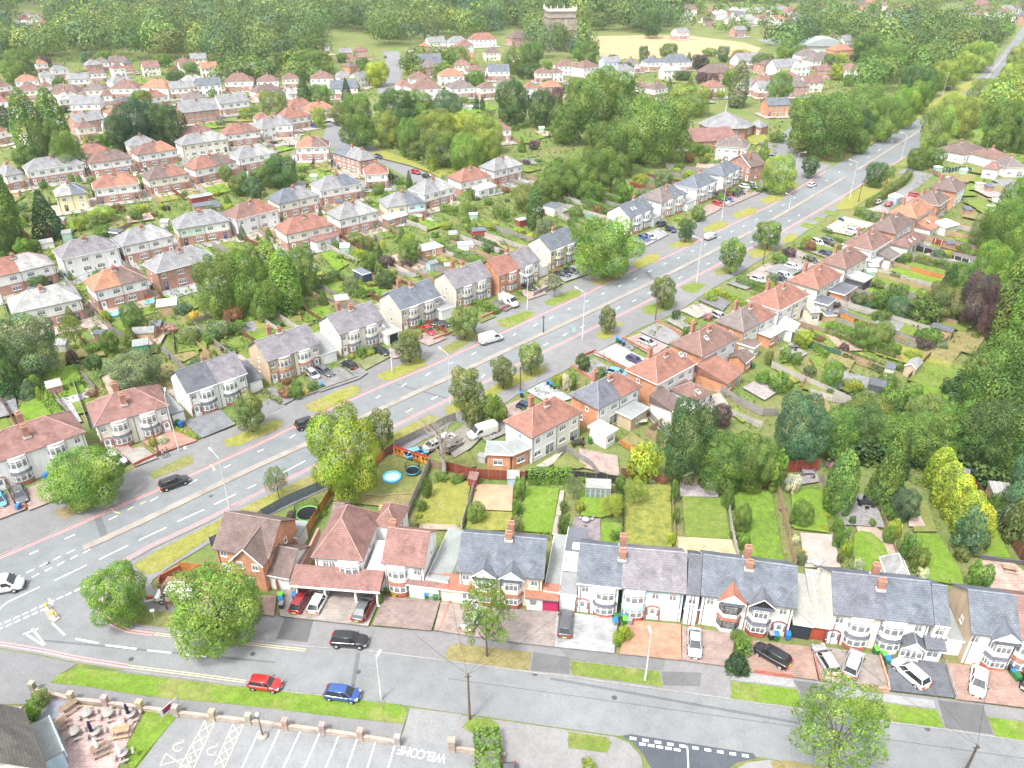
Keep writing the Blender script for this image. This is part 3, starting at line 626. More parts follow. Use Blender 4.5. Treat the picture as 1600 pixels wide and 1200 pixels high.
def bay(root,x,y,ze,wall,low,roofc,fcol=WHITE,bow=True,gable=None,wd=2.7,storeys=2,mat='render',lowmat='brick',rslope=.64):
    pj = .85; ns = 5 if bow else 3
    if bow: pl = [(-math.cos(math.pi * i / ns) * wd / 2,-pj * math.sin(math.pi * i / ns) ** .75) for i in range(ns + 1)]
    else: pl = [(-wd / 2,0),(-wd / 2 + .55,-pj),(wd / 2 - .55,-pj),(wd / 2,0)]
    poly = pl + [(wd / 2,.02),(-wd / 2,.02)]
    def sc(k): return [(a * k,b * k if b < 0 else b) for a,b in poly]
    MB().prism(poly,.1,.85).build('bay_base',lowmat,root,low,(x,y,0))
    up = MB().prism(poly,.85,2.15)
    if storeys == 2: up.prism(poly,2.55,ze - .12)
    up.build('bay_wall',mat,root,wall,(x,y,0))
    def skirt(z0,z1,k):
        o = sc(k); n = len(poly); i_ = sc(1.0) if z1 < 3 else sc(.5)
        MB().add([(a,b,z0) for a,b in o] + [(a,b,z1) for a,b in i_],[(j,(j + 1) % n,n + (j + 1) % n,n + j) for j in range(n)] + [tuple(range(n,2 * n)),tuple(range(n - 1,-1,-1))]).build('bay_roof','rooftile',root,roofc,(x,y,0))
    skirt(2.15,2.62,1.16)
    for z in ((.88,3.3) if storeys == 2 else (.88,)):
        for (a,b),(c,d) in zip(pl[:-1],pl[1:]):
            L = math.hypot(c - a,d - b)
            window(root,x + (a + c) / 2,y + (b + d) / 2,z,math.atan2(d - b,c - a),L - .03,1.22 if z < 1 else 1.28,1 if L < 1 else 3,fcol,True,False,'bay_window')
    if gable is None and storeys == 2: 
        MB().prism(sc(1.08),ze - .13,ze - .03).build('bay_cap','paint',root,(.5,.5,.48),(x,y,0))
    elif storeys == 2:
        gw,gh = wd / 2 + .3,1.35; y0 = -pj - .12; yb = gh / rslope + .2
        MB().add([(-gw + .2,y0 + .12,0),(gw - .2,y0 + .12,0),(0,y0 + .12,gh - .15),(-gw + .2,.3,0),(gw - .2,.3,0)],[(0,1,2),(0,3,4,1)]).build('gable_wall','render',root,gable,(x,y,ze - .1))
        b = MB()
        for s in (-1,1):
            q = [(s * gw,y0,0),(0,y0,gh),(0,yb,gh),(s * gw,.25,0)]; q2 = [(a,c,z - .1) for a,c,z in q]
            b.add(q + q2,[(0,1,2,3),(7,6,5,4),(0,4,5,1),(0,3,7,4)] if s < 0 else [(3,2,1,0),(4,5,6,7),(1,5,4,0),(4,7,3,0)])
        b.build('gable_roof','rooftile',root,RC['slate'] if gable[0] > .5 and low != WHITE else roofc,(x,y,ze - .08))
        MB().tube([(-gw,y0 - .03,-.02),(0,y0 - .03,gh - .02),(gw,y0 - .03,-.02)],.07,4,smooth=False).build('bargeboard','paint',root,(.7,.68,.62),(x,y,ze - .08))
        MB().add([(-gw + .1,y0,0),(gw - .1,y0,0),(gw * .8,y0 - .05,-.45),(-gw * .8,y0 - .05,-.45),(gw - .1,.1,.1),(-gw + .1,.1,.1)],[(3,2,1,0),(5,0,1,4)]).build('bay_roof','rooftile',root,RC['slate'],(x,y + .08,ze - .1))
CHM = {}
def chimney(root,x,y,z0,z1,w=1.0,d=.62,n=3,col=None,rz=0):
    b = MB().box(-w / 2,w / 2,-d / 2,d / 2,z0,z1 - .18); b.box(-w / 2 - .06,w / 2 + .06,-d / 2 - .06,d / 2 + .06,z1 - .18,z1)
    o = b.build('chimney','brick',root,col or (.33,.175,.13),(x,y,0),rz)
    MB().box(-w / 2 - .12,w / 2 + .12,-d / 2 - .18,d / 2 + .05,z0 + .3,z0 + .62).build('flashing','paint',root,(.42,.42,.42),(x,y,0),rz)
    if 'pot' not in CHM: CHM['pot'] = MB().lathe([(.11,0),(.13,.05),(.1,.35),(.13,.38),(.0,.36)],8).mesh('chimney_pot','brick')
    for i in range(n): link('chimney_pot',CHM['pot'],o,(.55,.32,.22),((i - (n - 1) / 2) * w * .3,0,z1))
    return o
HN = [0]
def house(p1,p2,d=8.0,kind='hip',ze=5.2,rise=2.8,roof='brown',roof2=None,wall='white',wall2=None,low=None,low2=None,zl=2.6,back=None,chim=((.5,.42),),style='plain',lod=1,name='semi_detached_house',
          label=None,cat='house',bays=None,doors=None,ups=None,lows=None,gar=None,sky=(),px=None,group=None,o=.3,side=True,extra=None,gut=True):
    A,B = W(*p1,ze),W(*p2,ze); ex = (B - A).normalized(); w = (B - A).length; rz = math.atan2(ex.y,ex.x)
    ey = Vector((-ex.y,ex.x,0))
    if back: d = max(3.0,(W(*back,ze) - A).dot(ey))
    root = empty(name,(A.x,A.y,0),rz); HN[0] += 1
    root['px1'] = 0; del root['px1']
    zr = ze + rise; hx = w / 2; halves = roof2 is not None or wall2 is not None
    wm = 'brick' if 'brick' in wall else 'render'
    def X(px,z=None):
        return (px - p1[0]) / (p2[0] - p1[0]) * w
    cols = [(wall,low,o,hx),(wall2 or wall,low2 or low,hx,w - o)] if wall2 else [(wall,low,o,w - o)]
    for wc_,lc,x0,x1 in cols:
        m_ = 'brick' if 'brick' in wc_ else 'wood' if wc_ == 'timber' else 'render'
        b = MB()
        zb = zl if lc else 0
        b.box(x0,x1,o,d - o,zb,ze - .02)
        if kind == 'gable':
            for xx,s in ((x0,-1),(x1,1)):
                if abs(xx - hx) > .01: b.add([(xx,o,ze - .02),(xx,d - o,ze - .02),(xx,d / 2,zr - .12 - o * .6)],[(0,1,2) if s > 0 else (2,1,0)])
        b.build('wall',m_,root,WC[wc_])
        if lc: MB().box(x0 - .02,x1 + .02,o - .02,d - o + .02,0,zl).build('brick_wall' if 'brick' in lc else 'lower_wall','brick' if 'brick' in lc else 'render',root,WC[lc])
    # roof
    secs = [(0,hx,roof),(hx,w,roof2 or roof)] if halves and kind in ('hip','gable') else [(0,w,roof)]
    rm = 'rooftile'
    if kind == 'hip':
        long_x = w >= d
        rx = min(d / 2,w / 2 - .05); ry = d / 2 if long_x else None
        if long_x:
            for x0,x1,c in secs:
                b = MB(); L0,L1 = x0 == 0,x1 == w; r0 = rx if L0 else x0; r1 = w - rx if L1 else x1
                b.add([(x0,0,ze),(x1,0,ze),(r1,d / 2,zr),(r0,d / 2,zr)],[(0,1,2,3)]); b.add([(x0,d,ze),(x1,d,ze),(r1,d / 2,zr),(r0,d / 2,zr)],[(3,2,1,0)])
                if L0: b.add([(0,d,ze),(0,0,ze),(rx,d / 2,zr)],[(0,1,2)])
                if L1: b.add([(w,0,ze),(w,d,ze),(w - rx,d / 2,zr)],[(0,1,2)])
                b.add([(x0,0,ze - .02),(x0,d,ze - .02),(x1,d,ze - .02),(x1,0,ze - .02)],[(0,1,2,3)]); b.build('roof',rm,root,RC[c])
            rp = [[(rx,d / 2,zr),(w - rx,d / 2,zr)]] + [[(a,c_,ze),(b_,d / 2,zr)] for a,b_ in ((0,rx),(w,w - rx)) for c_ in (0,d)]
        else:
            b = MB(); ry = w / 2
            b.add([(0,0,ze),(w,0,ze),(w,d,ze),(0,d,ze),(w / 2,ry,zr),(w / 2,d - ry,zr)],[(0,1,4),(1,2,5,4),(2,3,5),(3,0,4,5),(3,2,1,0)]); b.build('roof',rm,root,RC[roof])
            rp = [[(w / 2,ry,zr),(w / 2,d - ry,zr)]] + [[(a,0,ze),(w / 2,ry,zr)] for a in (0,w)] + [[(a,d,ze),(w / 2,d - ry,zr)] for a in (0,w)]
    elif kind == 'gable':
        for x0,x1,c in secs:
            b = MB(); t = .14
            for s in (0,1):
                ya = 0 if s == 0 else d
                q = [(x0,ya,ze),(x1,ya,ze),(x1,d / 2,zr),(x0,d / 2,zr)]; b.add(q,[(0,1,2,3) if s == 0 else (3,2,1,0)])
                q2 = [(a,c_,z - t) for a,c_,z in q]; b.add(q2,[(3,2,1,0) if s == 0 else (0,1,2,3)])
                for i,j in ((0,3),(1,2),(0,1)): b.add([q[i],q[j],q2[j],q2[i]],[(0,1,2,3)])
            b.build('roof',rm,root,RC[c])
        rp = [[(0,d / 2,zr),(w,d / 2,zr)]]
    elif kind == 'front':
        b = MB(); t = .14
        for s in (0,w):
            q = [(s,0,ze),(s,d,ze),(w / 2,d,zr),(w / 2,0,zr)]; b.add(q,[(3,2,1,0) if s == 0 else (0,1,2,3)])
            q2 = [(a,c_,z - t) for a,c_,z in q]; b.add(q2,[(0,1,2,3) if s == 0 else (3,2,1,0)])
            for i,j in ((0,3),(1,2),(0,1)): b.add([q[i],q[j],q2[j],q2[i]],[(0,1,2,3)])
        b.build('roof',rm,root,RC[roof]); rp = [[(w / 2,0,zr),(w / 2,d,zr)]]
        for yy,f_ in ((o,(0,1,2)),(d - o,(2,1,0))): MB().add([(o,yy,ze - .03),(w - o,yy,ze - .03),(w / 2,yy,zr - .2)],[f_]).build('gable_wall',wm,root,WC[wall])
        MB().tube([(0,-.05,ze - .05),(w / 2,-.05,zr - .05),(w,-.05,ze - .05)],.1,4,smooth=False).build('bargeboard','paint',root,WHITE)
    elif kind == 'lean':
        b = MB(); b.add([(0,0,ze),(w,0,ze),(w,d,zr),(0,d,zr),(0,0,ze - .12),(w,0,ze - .12),(w,d,ze - .12),(0,d,ze - .12)],[(0,1,2,3),(7,6,5,4),(0,4,5,1),(1,5,6,2),(2,6,7,3),(3,7,4,0)])
        b.build('roof','render' if roof in ('white','corrug','felt') else rm,root,RC[roof]); rp = []
        if roof in ('white','corrug','pale'):
            for i in range(1,int(w / .8)): MB().tube([(i * .8,-.02,ze + .03),(i * .8,d,zr + .03)],.035,4,smooth=False).build('glazing_bar','paint',root,WHITE)
    else:
        MB().box(0,w,0,d,ze - .02,ze + .16).build('roof','concrete',root,RC[roof]); rp = []
        MB().box(-.04,w + .04,-.06,-.002,ze - .08,ze + .2).build('fascia','paint',root,WHITE)
        MB().box(-.06,-.002,0,d,ze - .08,ze + .2).build('fascia','paint',root,WHITE)
    if rp and lod > 0:
        for r_ in rp: MB().tube(r_,.1 if lod > 1 else .09,5).build('ridge_tiles','brick',root,tuple(min(.55,c * 1.25 + .04) for c in RC[roof]))
    if gut and kind in ('hip','gable','lean') and lod > 0:
        b = MB().box(.02,w - .02,-.1,-.005,ze - .12,ze - .01)
        if kind == 'hip': b.box(-.1,-.005,0,d,ze - .12,ze - .01); b.box(w + .005,w + .1,0,d,ze - .12,ze - .01)
        b.build('gutter','plastic',root,(.12,.12,.12) if HN[0] % 3 else (.7,.7,.7))
        if ze > 4:
            for xx in ({.6,w - .6} if not halves else {.6,hx,w - .6}): MB().tube([(xx,o - .08,.1),(xx,o - .08,ze - .25),(xx,-.06,ze - .08)],.045,5).build('downpipe','plastic',root,(.1,.1,.1))
    for fx,fy in chim:
        zroof = ze + rise * (1 - abs(fy * d - d / 2) / (d / 2)) if kind in ('hip','gable') else ze
        chimney(root,fx * w,fy * d,zroof - .5,max(zr + .55,zroof + 1.1),.85,.6,3 if lod > 1 else 2,(.33,.175,.13))
    for fx,fy in sky:
        sl = math.atan2(rise,d / 2); yy = fy * d; zz = ze + rise * yy / (d / 2)
        k = MB().box(-.4,.4,-.5,.5,.0,.09).build('skylight','paint',root,(.75,.75,.75),(fx * w,yy,zz + .03)); k.rotation_euler = (sl,0,0)
        MB().add([(-.33,-.43,.095),(.33,-.43,.095),(.33,.43,.095),(-.33,.43,.095)],[(0,1,2,3)]).build('pane','glass',k)
    # openings
    yf = o - (.02 if low else 0); zu = 3.35; cc = Vector((0,0,0))
    if ze < 4: zu = None
    b_auto = style == 'bay'
    low_c = WC[low] if low else WC['dbrick']; sk = RG.choice([RC['slate'],RC['terracotta'],RC['dark']])
    if b_auto and bays is None: bays = [(p1[0] + (p2[0] - p1[0]) * f,{}) for f in (.31,.69)]
    if b_auto and doors is None: doors = [(p1[0] + (p2[0] - p1[0]) * f,{'arch': low_c}) for f in (.1,.9)]
    if b_auto and ups is None: ups = [p1[0] + (p2[0] - p1[0]) * f for f in (.1,.9)]
    for q,kw in bays or []:
        kw = dict(kw); x_ = X(q); hw = wall2 if (wall2 and x_ > hx) else wall
        kw.setdefault('wall',WC[hw]); kw.setdefault('low',low_c); kw.setdefault('roofc',sk); kw.setdefault('mat','brick' if 'brick' in hw else 'render'); kw['rslope'] = rise / (d / 2)
        bay(root,x_,o,ze,**kw)
    for q,kw in doors or []: door(root,X(q),yf,0,**kw)
    for q in ups or []: window(root,X(q),o,3.6,0,.95,1.05,2,WHITE if not isinstance(q,tuple) else q[1])
    for q in lows or []: window(root,X(q),yf,1.0,0,1.3,1.25,2)
    for q,c,gw in gar or []: garage_door(root,X(q),yf,0,gw,c)
    if style in ('plain','rear','far'):
        n = max(1,round((w - 1) / 3.3)); n += (n % 2 and w > 9)
        for i in range(n):
            x_ = w * (i + .5) / n + RG.uniform(-.25,.25); end = i in (0,n - 1)
            if zu: window(root,x_,o,zu,0,1.5 if not end else 1.0,1.15 if lod else 1.2,2 if end else 3,bar=lod > 0,sill=lod > 0)
            if ze < 2.4: continue
            if style == 'rear':
                if i % 2: window(root,x_,yf,.15,0,2.0,2.05,2,bar=False,sill=False,name='patio_door')
                else: window(root,x_,yf,.95,0,1.5,1.15,2)
            elif end and n > 1: door(root,x_,yf,0,col=RG.choice([WHITE,WHITE,(.06,.08,.2),(.05,.05,.05),(.3,.06,.05)]))
            else: window(root,x_,yf,.9,0,1.8 if lod else 1.6,1.25,3,bar=lod > 0,sill=lod > 0)
    if side and ze > 4:
        c3 = A + ex * hx + ey * d / 2
        left = (-ex).dot(Vector((0,0,CAMH)) - c3) > 0
        sx,srz = (o,-math.pi / 2) if left else (w - o,math.pi / 2)
        sx2 = sx - .02 if left and low else sx + .02 if low else sx
        window(root,sx,d * RG.uniform(.4,.6),3.6,srz,.7,.95,1); window(root,sx2,d * RG.uniform(.3,.7),1.2,srz,.7,.95,1,bar=False)
    if extra: extra(root,w,d,ze,zr,X)
    q = px or ((p1[0] + p2[0]) / 2,(p1[1] + p2[1]) / 2)
    rt = {'hip': 'hipped','gable': 'gabled','front': 'gable fronted','lean': 'lean-to','flat': 'flat roofed'}[kind]
    rr_ = RW[roof] + (' and ' + RW[roof2].replace(' tiled','') if roof2 and roof2 != roof else '')
    ww = WW[wall] + (' and ' + WW[wall2] if wall2 and wall2 != wall else '')
    if kind == 'flat': d_ = f"{ww} {cat} with flat {RW[roof]} roof"
    else: d_ = f"{ww} {cat}, {rt} {rr_} roof"
    tag(root,label or d_,cat,*(q if label is None else (None,None)),group=group)
    return root

# ================================================================ VEHICLES, STREET THINGS, FENCES
def smooth_mesh(b,name,mat,lv=1):
    me = b.mesh(name,mat,uv=False); o = bpy.data.objects.new('t',me); COL.objects.link(o)
    bm = bmesh.new(); bm.from_mesh(me); bmesh.ops.remove_doubles(bm,verts=bm.verts,dist=1e-4); bmesh.ops.recalc_face_normals(bm,faces=bm.faces); bm.to_mesh(me); bm.free()
    s = o.modifiers.new('s','SUBSURF'); s.levels = lv
    r = bpy.data.meshes.new_from_object(o.evaluated_get(bpy.context.evaluated_depsgraph_get())); bpy.data.objects.remove(o)
    r.polygons.foreach_set('use_smooth',[True] * len(r.polygons)); r.materials.clear(); r.materials.append(MATS[mat]); return r
def loft(b,st):
    prof = lambda hw,zb,zt: [(0,zb),(hw * .80,zb),(hw * .97,zb + .12),(hw,zb + (zt - zb) * .45),(hw * .985,zb + (zt - zb) * .75),(hw * .93,zt - .06),(hw * .72,zt),(0,zt + .015)]
    R = []
    for x,hw,zb,zt in st:
        h = prof(hw,zb,zt); R.append([(x,y,z) for y,z in h] + [(x,-y,z) for y,z in h[-2:0:-1]])
    n = len(R[0]); vs = [p for r in R for p in r]
    fs = [(i * n + k,i * n + (k + 1) % n,(i + 1) * n + (k + 1) % n,(i + 1) * n + k) for i in range(len(R) - 1) for k in range(n)]
    fs += [tuple(range(n)),tuple(range((len(R) - 1) * n,len(R) * n))]
    b.add(vs,fs,True)
CT = {'hatch': dict(L=4.1,Wd=1.76,H=1.48,belt=.93,hood=.90,r=(-1.95,-1.45),f=(.55,1.25)),'suv': dict(L=4.5,Wd=1.86,H=1.66,belt=1.04,hood=1.04,r=(-2.12,-1.8),f=(.55,1.15)),'estate': dict(L=4.6,Wd=1.8,H=1.46,belt=.93,hood=.9,r=(-2.2,-1.9),f=(.35,1.1)),
      'saloon': dict(L=4.6,Wd=1.8,H=1.42,belt=.93,hood=.9,r=(-1.75,-1.0),f=(.4,1.2)),'mini': dict(L=3.8,Wd=1.7,H=1.42,belt=.93,hood=.93,r=(-1.8,-1.5),f=(.45,.95)),'taxi': dict(L=4.6,Wd=1.8,H=1.8,belt=1.08,hood=1.08,r=(-2.1,-1.85),f=(.5,.95)),
      'van': dict(L=5.4,Wd=2.0,H=2.3,van=1),'smallvan': dict(L=4.4,Wd=1.8,H=1.8,van=1)}
WHL = {}
def carproto(k):
    c = CT[k]; L,Wd,H = c['L'],c['Wd'],c['H']; hw = Wd / 2; root = empty('parked_car' if 'van' not in k else 'parked_van'); f = L / 2
    if c.get('van'):
        s = L / 5.4; b = MB(); loft(b,[(-f,hw * .9,.4,H - .15),(-f + .08,hw * .97,.32,H - .03),(-f * .5,hw,.3,H),(f * .15,hw,.3,H),(f * .30,hw,.3,H - .03),(f * .40,hw * .98,.3,H - .14),(f * .66,hw * .97,.3,H * .58),(f * .72,hw * .96,.3,H * .52),(f * .92,hw * .9,.32,H * .45),(f,hw * .78,.38,H * .36)])
        link('body',smooth_mesh(b,'body','carpaint'),root,WHITE)
        zA,zB = H - .17,H * .60
        g = MB().add([(f * .42,-hw * .74,zA),(f * .42,hw * .74,zA),(f * .655,hw * .84,zB),(f * .655,-hw * .84,zB)],[(3,2,1,0)])
        g.v = [(x + .05,y,z + .035) for x,y,z in g.v]; g.mesh; gm = g.mesh('windscreen','carglass'); link('windscreen',gm,root)
        for s_ in (-1,1):
            y = s_ * (hw + .012); MB().add([(f * .16,y,H * .60),(f * .56,y,H * .60),(f * .42,y * .985,H * .84),(f * .16,y * .985,H * .84)],[(0,1,2,3)]).build('side_window','carglass',root)
            MB().box(f * .5,f * .56,s_ * hw,s_ * (hw + .2),H * .56,H * .68).build('door_mirror','plastic',root,(.03,.03,.03))
        MB().box(-f - .03,-f + .02,-hw * .8,hw * .8,.35,.5).build('bumper','plastic',root,(.05,.05,.05)); MB().box(f - .16,f + .03,-hw * .75,hw * .75,.34,.52).build('bumper','plastic',root,(.05,.05,.05))
        wx = f * .62; zt = H * .5; xr = -f + .02
    else:
        bt,hd = c['belt'],c['hood']; (rb,rt),(ft,fb) = c['r'],c['f']
        b = MB(); tb = hd if k != 'saloon' else hd + .02
        loft(b,[(-f,hw * .80,.42,bt - .12),(-f + .10,hw * .93,.30,bt),(rb,hw * .99,.26,bt + .02),(-f * .3,hw,.24,bt),(f * .1,hw,.24,bt),(fb,hw * .99,.24,bt),(f * .72,hw * .97,.26,hd - .05),(f - .18,hw * .88,.3,hd - .16),(f,hw * .70,.40,hd - .30)])
        link('body',smooth_mesh(b,'body','carpaint'),root,WHITE)
        gw,tw = hw * .90,hw * .70; z0,z1 = bt - .03,H - .05
        lo = [(rb,gw * .9),(fb * .3,gw),(fb,gw * .86)]; hi = [(rt,tw * .93),(ft * .1 - .2,tw),(ft,tw * .90)]
        vs = []
        for (x,y),z in [(q,z0) for q in lo] + [(q,z1) for q in hi]: vs += [(x,-y,z),(x,y,z)]
        fs = [(0,2,8,6),(2,4,10,8),(4,5,11,10),(5,3,9,11),(3,1,7,9),(1,0,6,7)]
        MB().add(vs,fs).build('window_glass','carglass',root)
        rb_ = MB(); P_ = [(x,-y) for x,y in hi] + [(x,y) for x,y in hi[::-1]]
        n = 6; o_ = [(x,y,z1 - .02) for x,y in P_]; mid = sum(x for x,_ in P_) / 6; t_ = [(mid + (x - mid) * .93,y * .90,H) for x,y in P_]; t2 = [(mid + (x - mid) * .6,y * .5,H + .025) for x,y in P_]
        o2 = [(mid + (x - mid) * 1.02,y * 1.03,z1 + .01) for x,y,_ in o_]
        rb_.add(o_ + o2 + t_ + t2,[(i + a * n,(i + 1) % n + a * n,(i + 1) % n + (a + 1) * n,i + (a + 1) * n) for a in range(3) for i in range(n)] + [tuple(range(3 * n,4 * n))],True)
        for s_ in (0,1):
            for a,b_ in ((s_,6 + s_),(4 + s_,10 + s_),(2 + s_,8 + s_)): rb_.tube([vs[a],vs[b_]],.045,4,smooth=False)
        rb_.build('car_roof','carpaint',root,WHITE)
        for s_ in (-1,1): MB().box(fb - .32,fb - .2,s_ * hw * .96,s_ * (hw + .14),bt + .0,bt + .13).build('door_mirror','carpaint',root,(.05,.05,.05))
        wx = f * .63; zt = bt - .08; xr = -f + .03
        MB().box(f - .12,f + .015,-hw * .5,hw * .5,.42,.60).build('grille','plastic',root,(.02,.02,.02))
    rw = .33 if k not in ('van','suv') else .37
    kk = (rw,)
    if kk not in WHL:
        t = MB(); prof = [(rw * .6,-.1),(rw * .95,-.1),(rw,-.06),(rw,.06),(rw * .95,.1),(rw * .6,.1)]; t.lathe(prof,16)
        r = MB().lathe([(0,-.075),(rw * .62,-.085),(rw * .62,.085),(0,.075)],10)
        for m_ in (t,r): m_.v = [(x,z,y) for x,y,z in m_.v]
        WHL[kk] = (t.mesh('wheel','rubber',uv=False),r.mesh('rim','metal',uv=False))
    for sx in (-1,1):
        for sy_ in (-1,1):
            wh = link('wheel',WHL[kk][0],root,(.02,.02,.02),(sx * wx - .03,sy_ * (hw - .085),rw)); link('rim',WHL[kk][1],wh,(.5,.5,.52))
    for sy_ in (-1,1):
        y0,y1 = sorted((sy_ * hw * .52,sy_ * hw * .90))
        MB().box(xr - .07,xr + .25,y0 if sy_ > 0 else y0,y1,zt - .17,zt).build('tail_light','plastic',root,(.45,.01,.01))
        hz = (.62 if not c.get('van') else H * .36); MB().box(f - .42,f - .06,y0,y1,hz,hz + .13).build('headlight','glass',root,(.8,.8,.8))
    MB().box(xr - .075,xr - .02,-.26,.26,.52,.63).build('number_plate','plastic',root,(.75,.5,.03)); MB().box(f - .03,f + .03,-.26,.26,.40,.51).build('number_plate','plastic',root,(.8,.8,.78))
    return root
CP_ = {}
CCOL = {'white': (.78,.78,.78),'black': (.018,.018,.022),'grey': (.10,.105,.115),'silver': (.42,.43,.44),'red': (.48,.02,.02),'maroon': (.25,.015,.02),'blue': (.03,.08,.28),'lblue': (.12,.38,.62),'purple': (.05,.03,.09),'navy': (.02,.035,.08)}
CN = {'lblue': 'bright blue','navy': 'dark blue','grey': 'dark grey','purple': 'dark purple'}
VN = {'hatch': 'hatchback','suv': 'tall estate car','estate': 'estate car','saloon': 'saloon car','mini': 'small hatchback','taxi': 'cab','van': 'panel van','smallvan': 'small van'}
def car(k,col,tail,nose,where='parked',z=.14,label=None):
    a,b = W(*tail,z + .5),W(*nose,z + .5); d = b - a
    if k not in CP_: r = carproto(k); CP_[k] = r
    else: r = copy_tree(CP_[k])
    r.location = ((a.x + b.x) / 2,(a.y + b.y) / 2,z); r.rotation_euler = (0,0,math.atan2(d.y,d.x))
    for part in ('body','car_roof'): recolor(r,part,CCOL[col])
    if where != 'parked': r.name = 'moving_car' if 'van' not in k else 'moving_van'
    px,py = (tail[0] + nose[0]) / 2,(tail[1] + nose[1]) / 2
    cat = 'van' if 'van' in k else 'taxi' if k == 'taxi' else 'car'
    if label: tag(r,label,cat,group='vehicles')
    else: tag(r,f"{CN.get(col, col)} {VN[k]} {where}",cat,px,py,'cars and vans of the street')
    return r
# street lamps and poles
def lamp(base,top,head,h=None,single=True):
    b = W(*base,.12); H_ = h or topz(b,top[1]); t_ = W(*head,H_); m = b + Vector((0,0,H_ - .12))
    e = empty('street_lamp',(b.x,b.y,.12)); arm = Vector((t_.x - b.x,t_.y - b.y,0)); L = min(arm.length,2.4); arm = arm.normalized() if arm.length > .05 else Vector((1,0,0))
    g = (.62,.63,.62)
    MB().tube([(0,0,0),(0,0,1.4),(0,0,1.5),(0,0,H_)],[.13,.13,.09,.055],8).build('pole','metal',e,g)
    MB().tube([(0,0,H_ - .05),tuple(arm * L * .5 + Vector((0,0,H_ + .12))),tuple(arm * L + Vector((0,0,H_ + .14)))],.04,6).build('arm','metal',e,g)
    hb = MB().box(-.1,.75,-.16,.16,0,.14); hb.v = [(x,y * (1 - .25 * (x > .5)),z + (.05 if z > .1 and x > 0 else 0)) for x,y,z in hb.v]
    hd = hb.build('lamp_head','metal',e,(.7,.7,.7),tuple(arm * L + Vector((0,0,H_ + .06))),math.atan2(arm.y,arm.x))
    MB().box(0,.6,-.12,.12,-.03,-.002).build('lens','plastic',hd,(.6,.6,.55))
    tag(e,'tall grey street lamp with single arm','street lamp',*base,'street lamps'); return e
def pole(base,top,col=(.16,.12,.09),lean=None,steps=True):
    b = W(*base,.12); H_ = topz(b,top[1]); e = empty('telegraph_pole',(b.x,b.y,.12)); k = Vector((0,0,0))
    MB().tube([(0,0,0),(0,0,H_)],[.15,.1],8).build('pole','wood',e,col); MB().box(-.35,.35,-.05,.05,H_ - .4,H_ - .28).build('crossarm','wood',e,col)
    MB().lathe([(.12,H_ - .1),(.16,H_),(.1,H_ + .12),(0,H_ + .14)],8).build('cap','metal',e,(.1,.1,.1))
    tag(e,'brown wooden telegraph pole','telegraph pole',*base,'telegraph poles'); return e,b + Vector((0,0,H_))
def cable(a,b,sag=.8):
    q = [a + (b - a) * (i / 10) - Vector((0,0,sag * 4 * (i / 10) * (1 - i / 10))) for i in range(11)]
    o = MB().tube(q,.018,4,cap=False).build('cable','plastic',None,(.03,.03,.03)); p = P((a + b) / 2); tag(o,'black overhead wire','cable',p[0],p[1],'overhead wires')
# fences: panels and posts, each a part
FCOL = {'grey': (.27,.25,.24),'orange': (.48,.20,.06),'brown': (.16,.075,.045),'red': (.25,.06,.04),'tan': (.38,.27,.17),'black': (.035,.035,.04),'green': (.05,.13,.09),'blue': (.10,.14,.20),'pale': (.42,.39,.36),'wood': (.30,.22,.15)}
FW = {'grey': 'weathered grey','orange': 'bright orange','brown': 'dark brown','red': 'red-brown','tan': 'tan','black': 'black','green': 'dark teal','blue': 'blue-grey','pale': 'pale grey','wood': 'brown'}
FM = {}
def fmesh(kind,L,h):
    k = (kind,round(L,1),round(h,1))
    if k not in FM:
        b = MB(); L = k[1]
        if kind == 'board':
            n = 9
            for i in range(n): b.box(i * L / n + .01,(i + 1) * L / n - .008,-.012 - .012 * (i % 2),.012,.08,h - .02 * (i % 3))
            b.box(0,L,.012,.05,.4,.48); b.box(0,L,.012,.05,h - .4,h - .32)
        elif kind == 'slat':
            n = 9
            for i in range(n): b.box(0,L,-.012,.012,.08 + i * (h - .1) / n,.08 + (i + 1) * (h - .1) / n - .035)
        else: b.box(0,L,-.06,.06,0,h - .08); b.box(0,L,-.1,.1,h - .08,h)
        FM[k] = b.mesh('fence_panel',{'wall': 'brick','cwall': 'concrete'}.get(kind,'wood'))
    return FM[k]
POST = {}
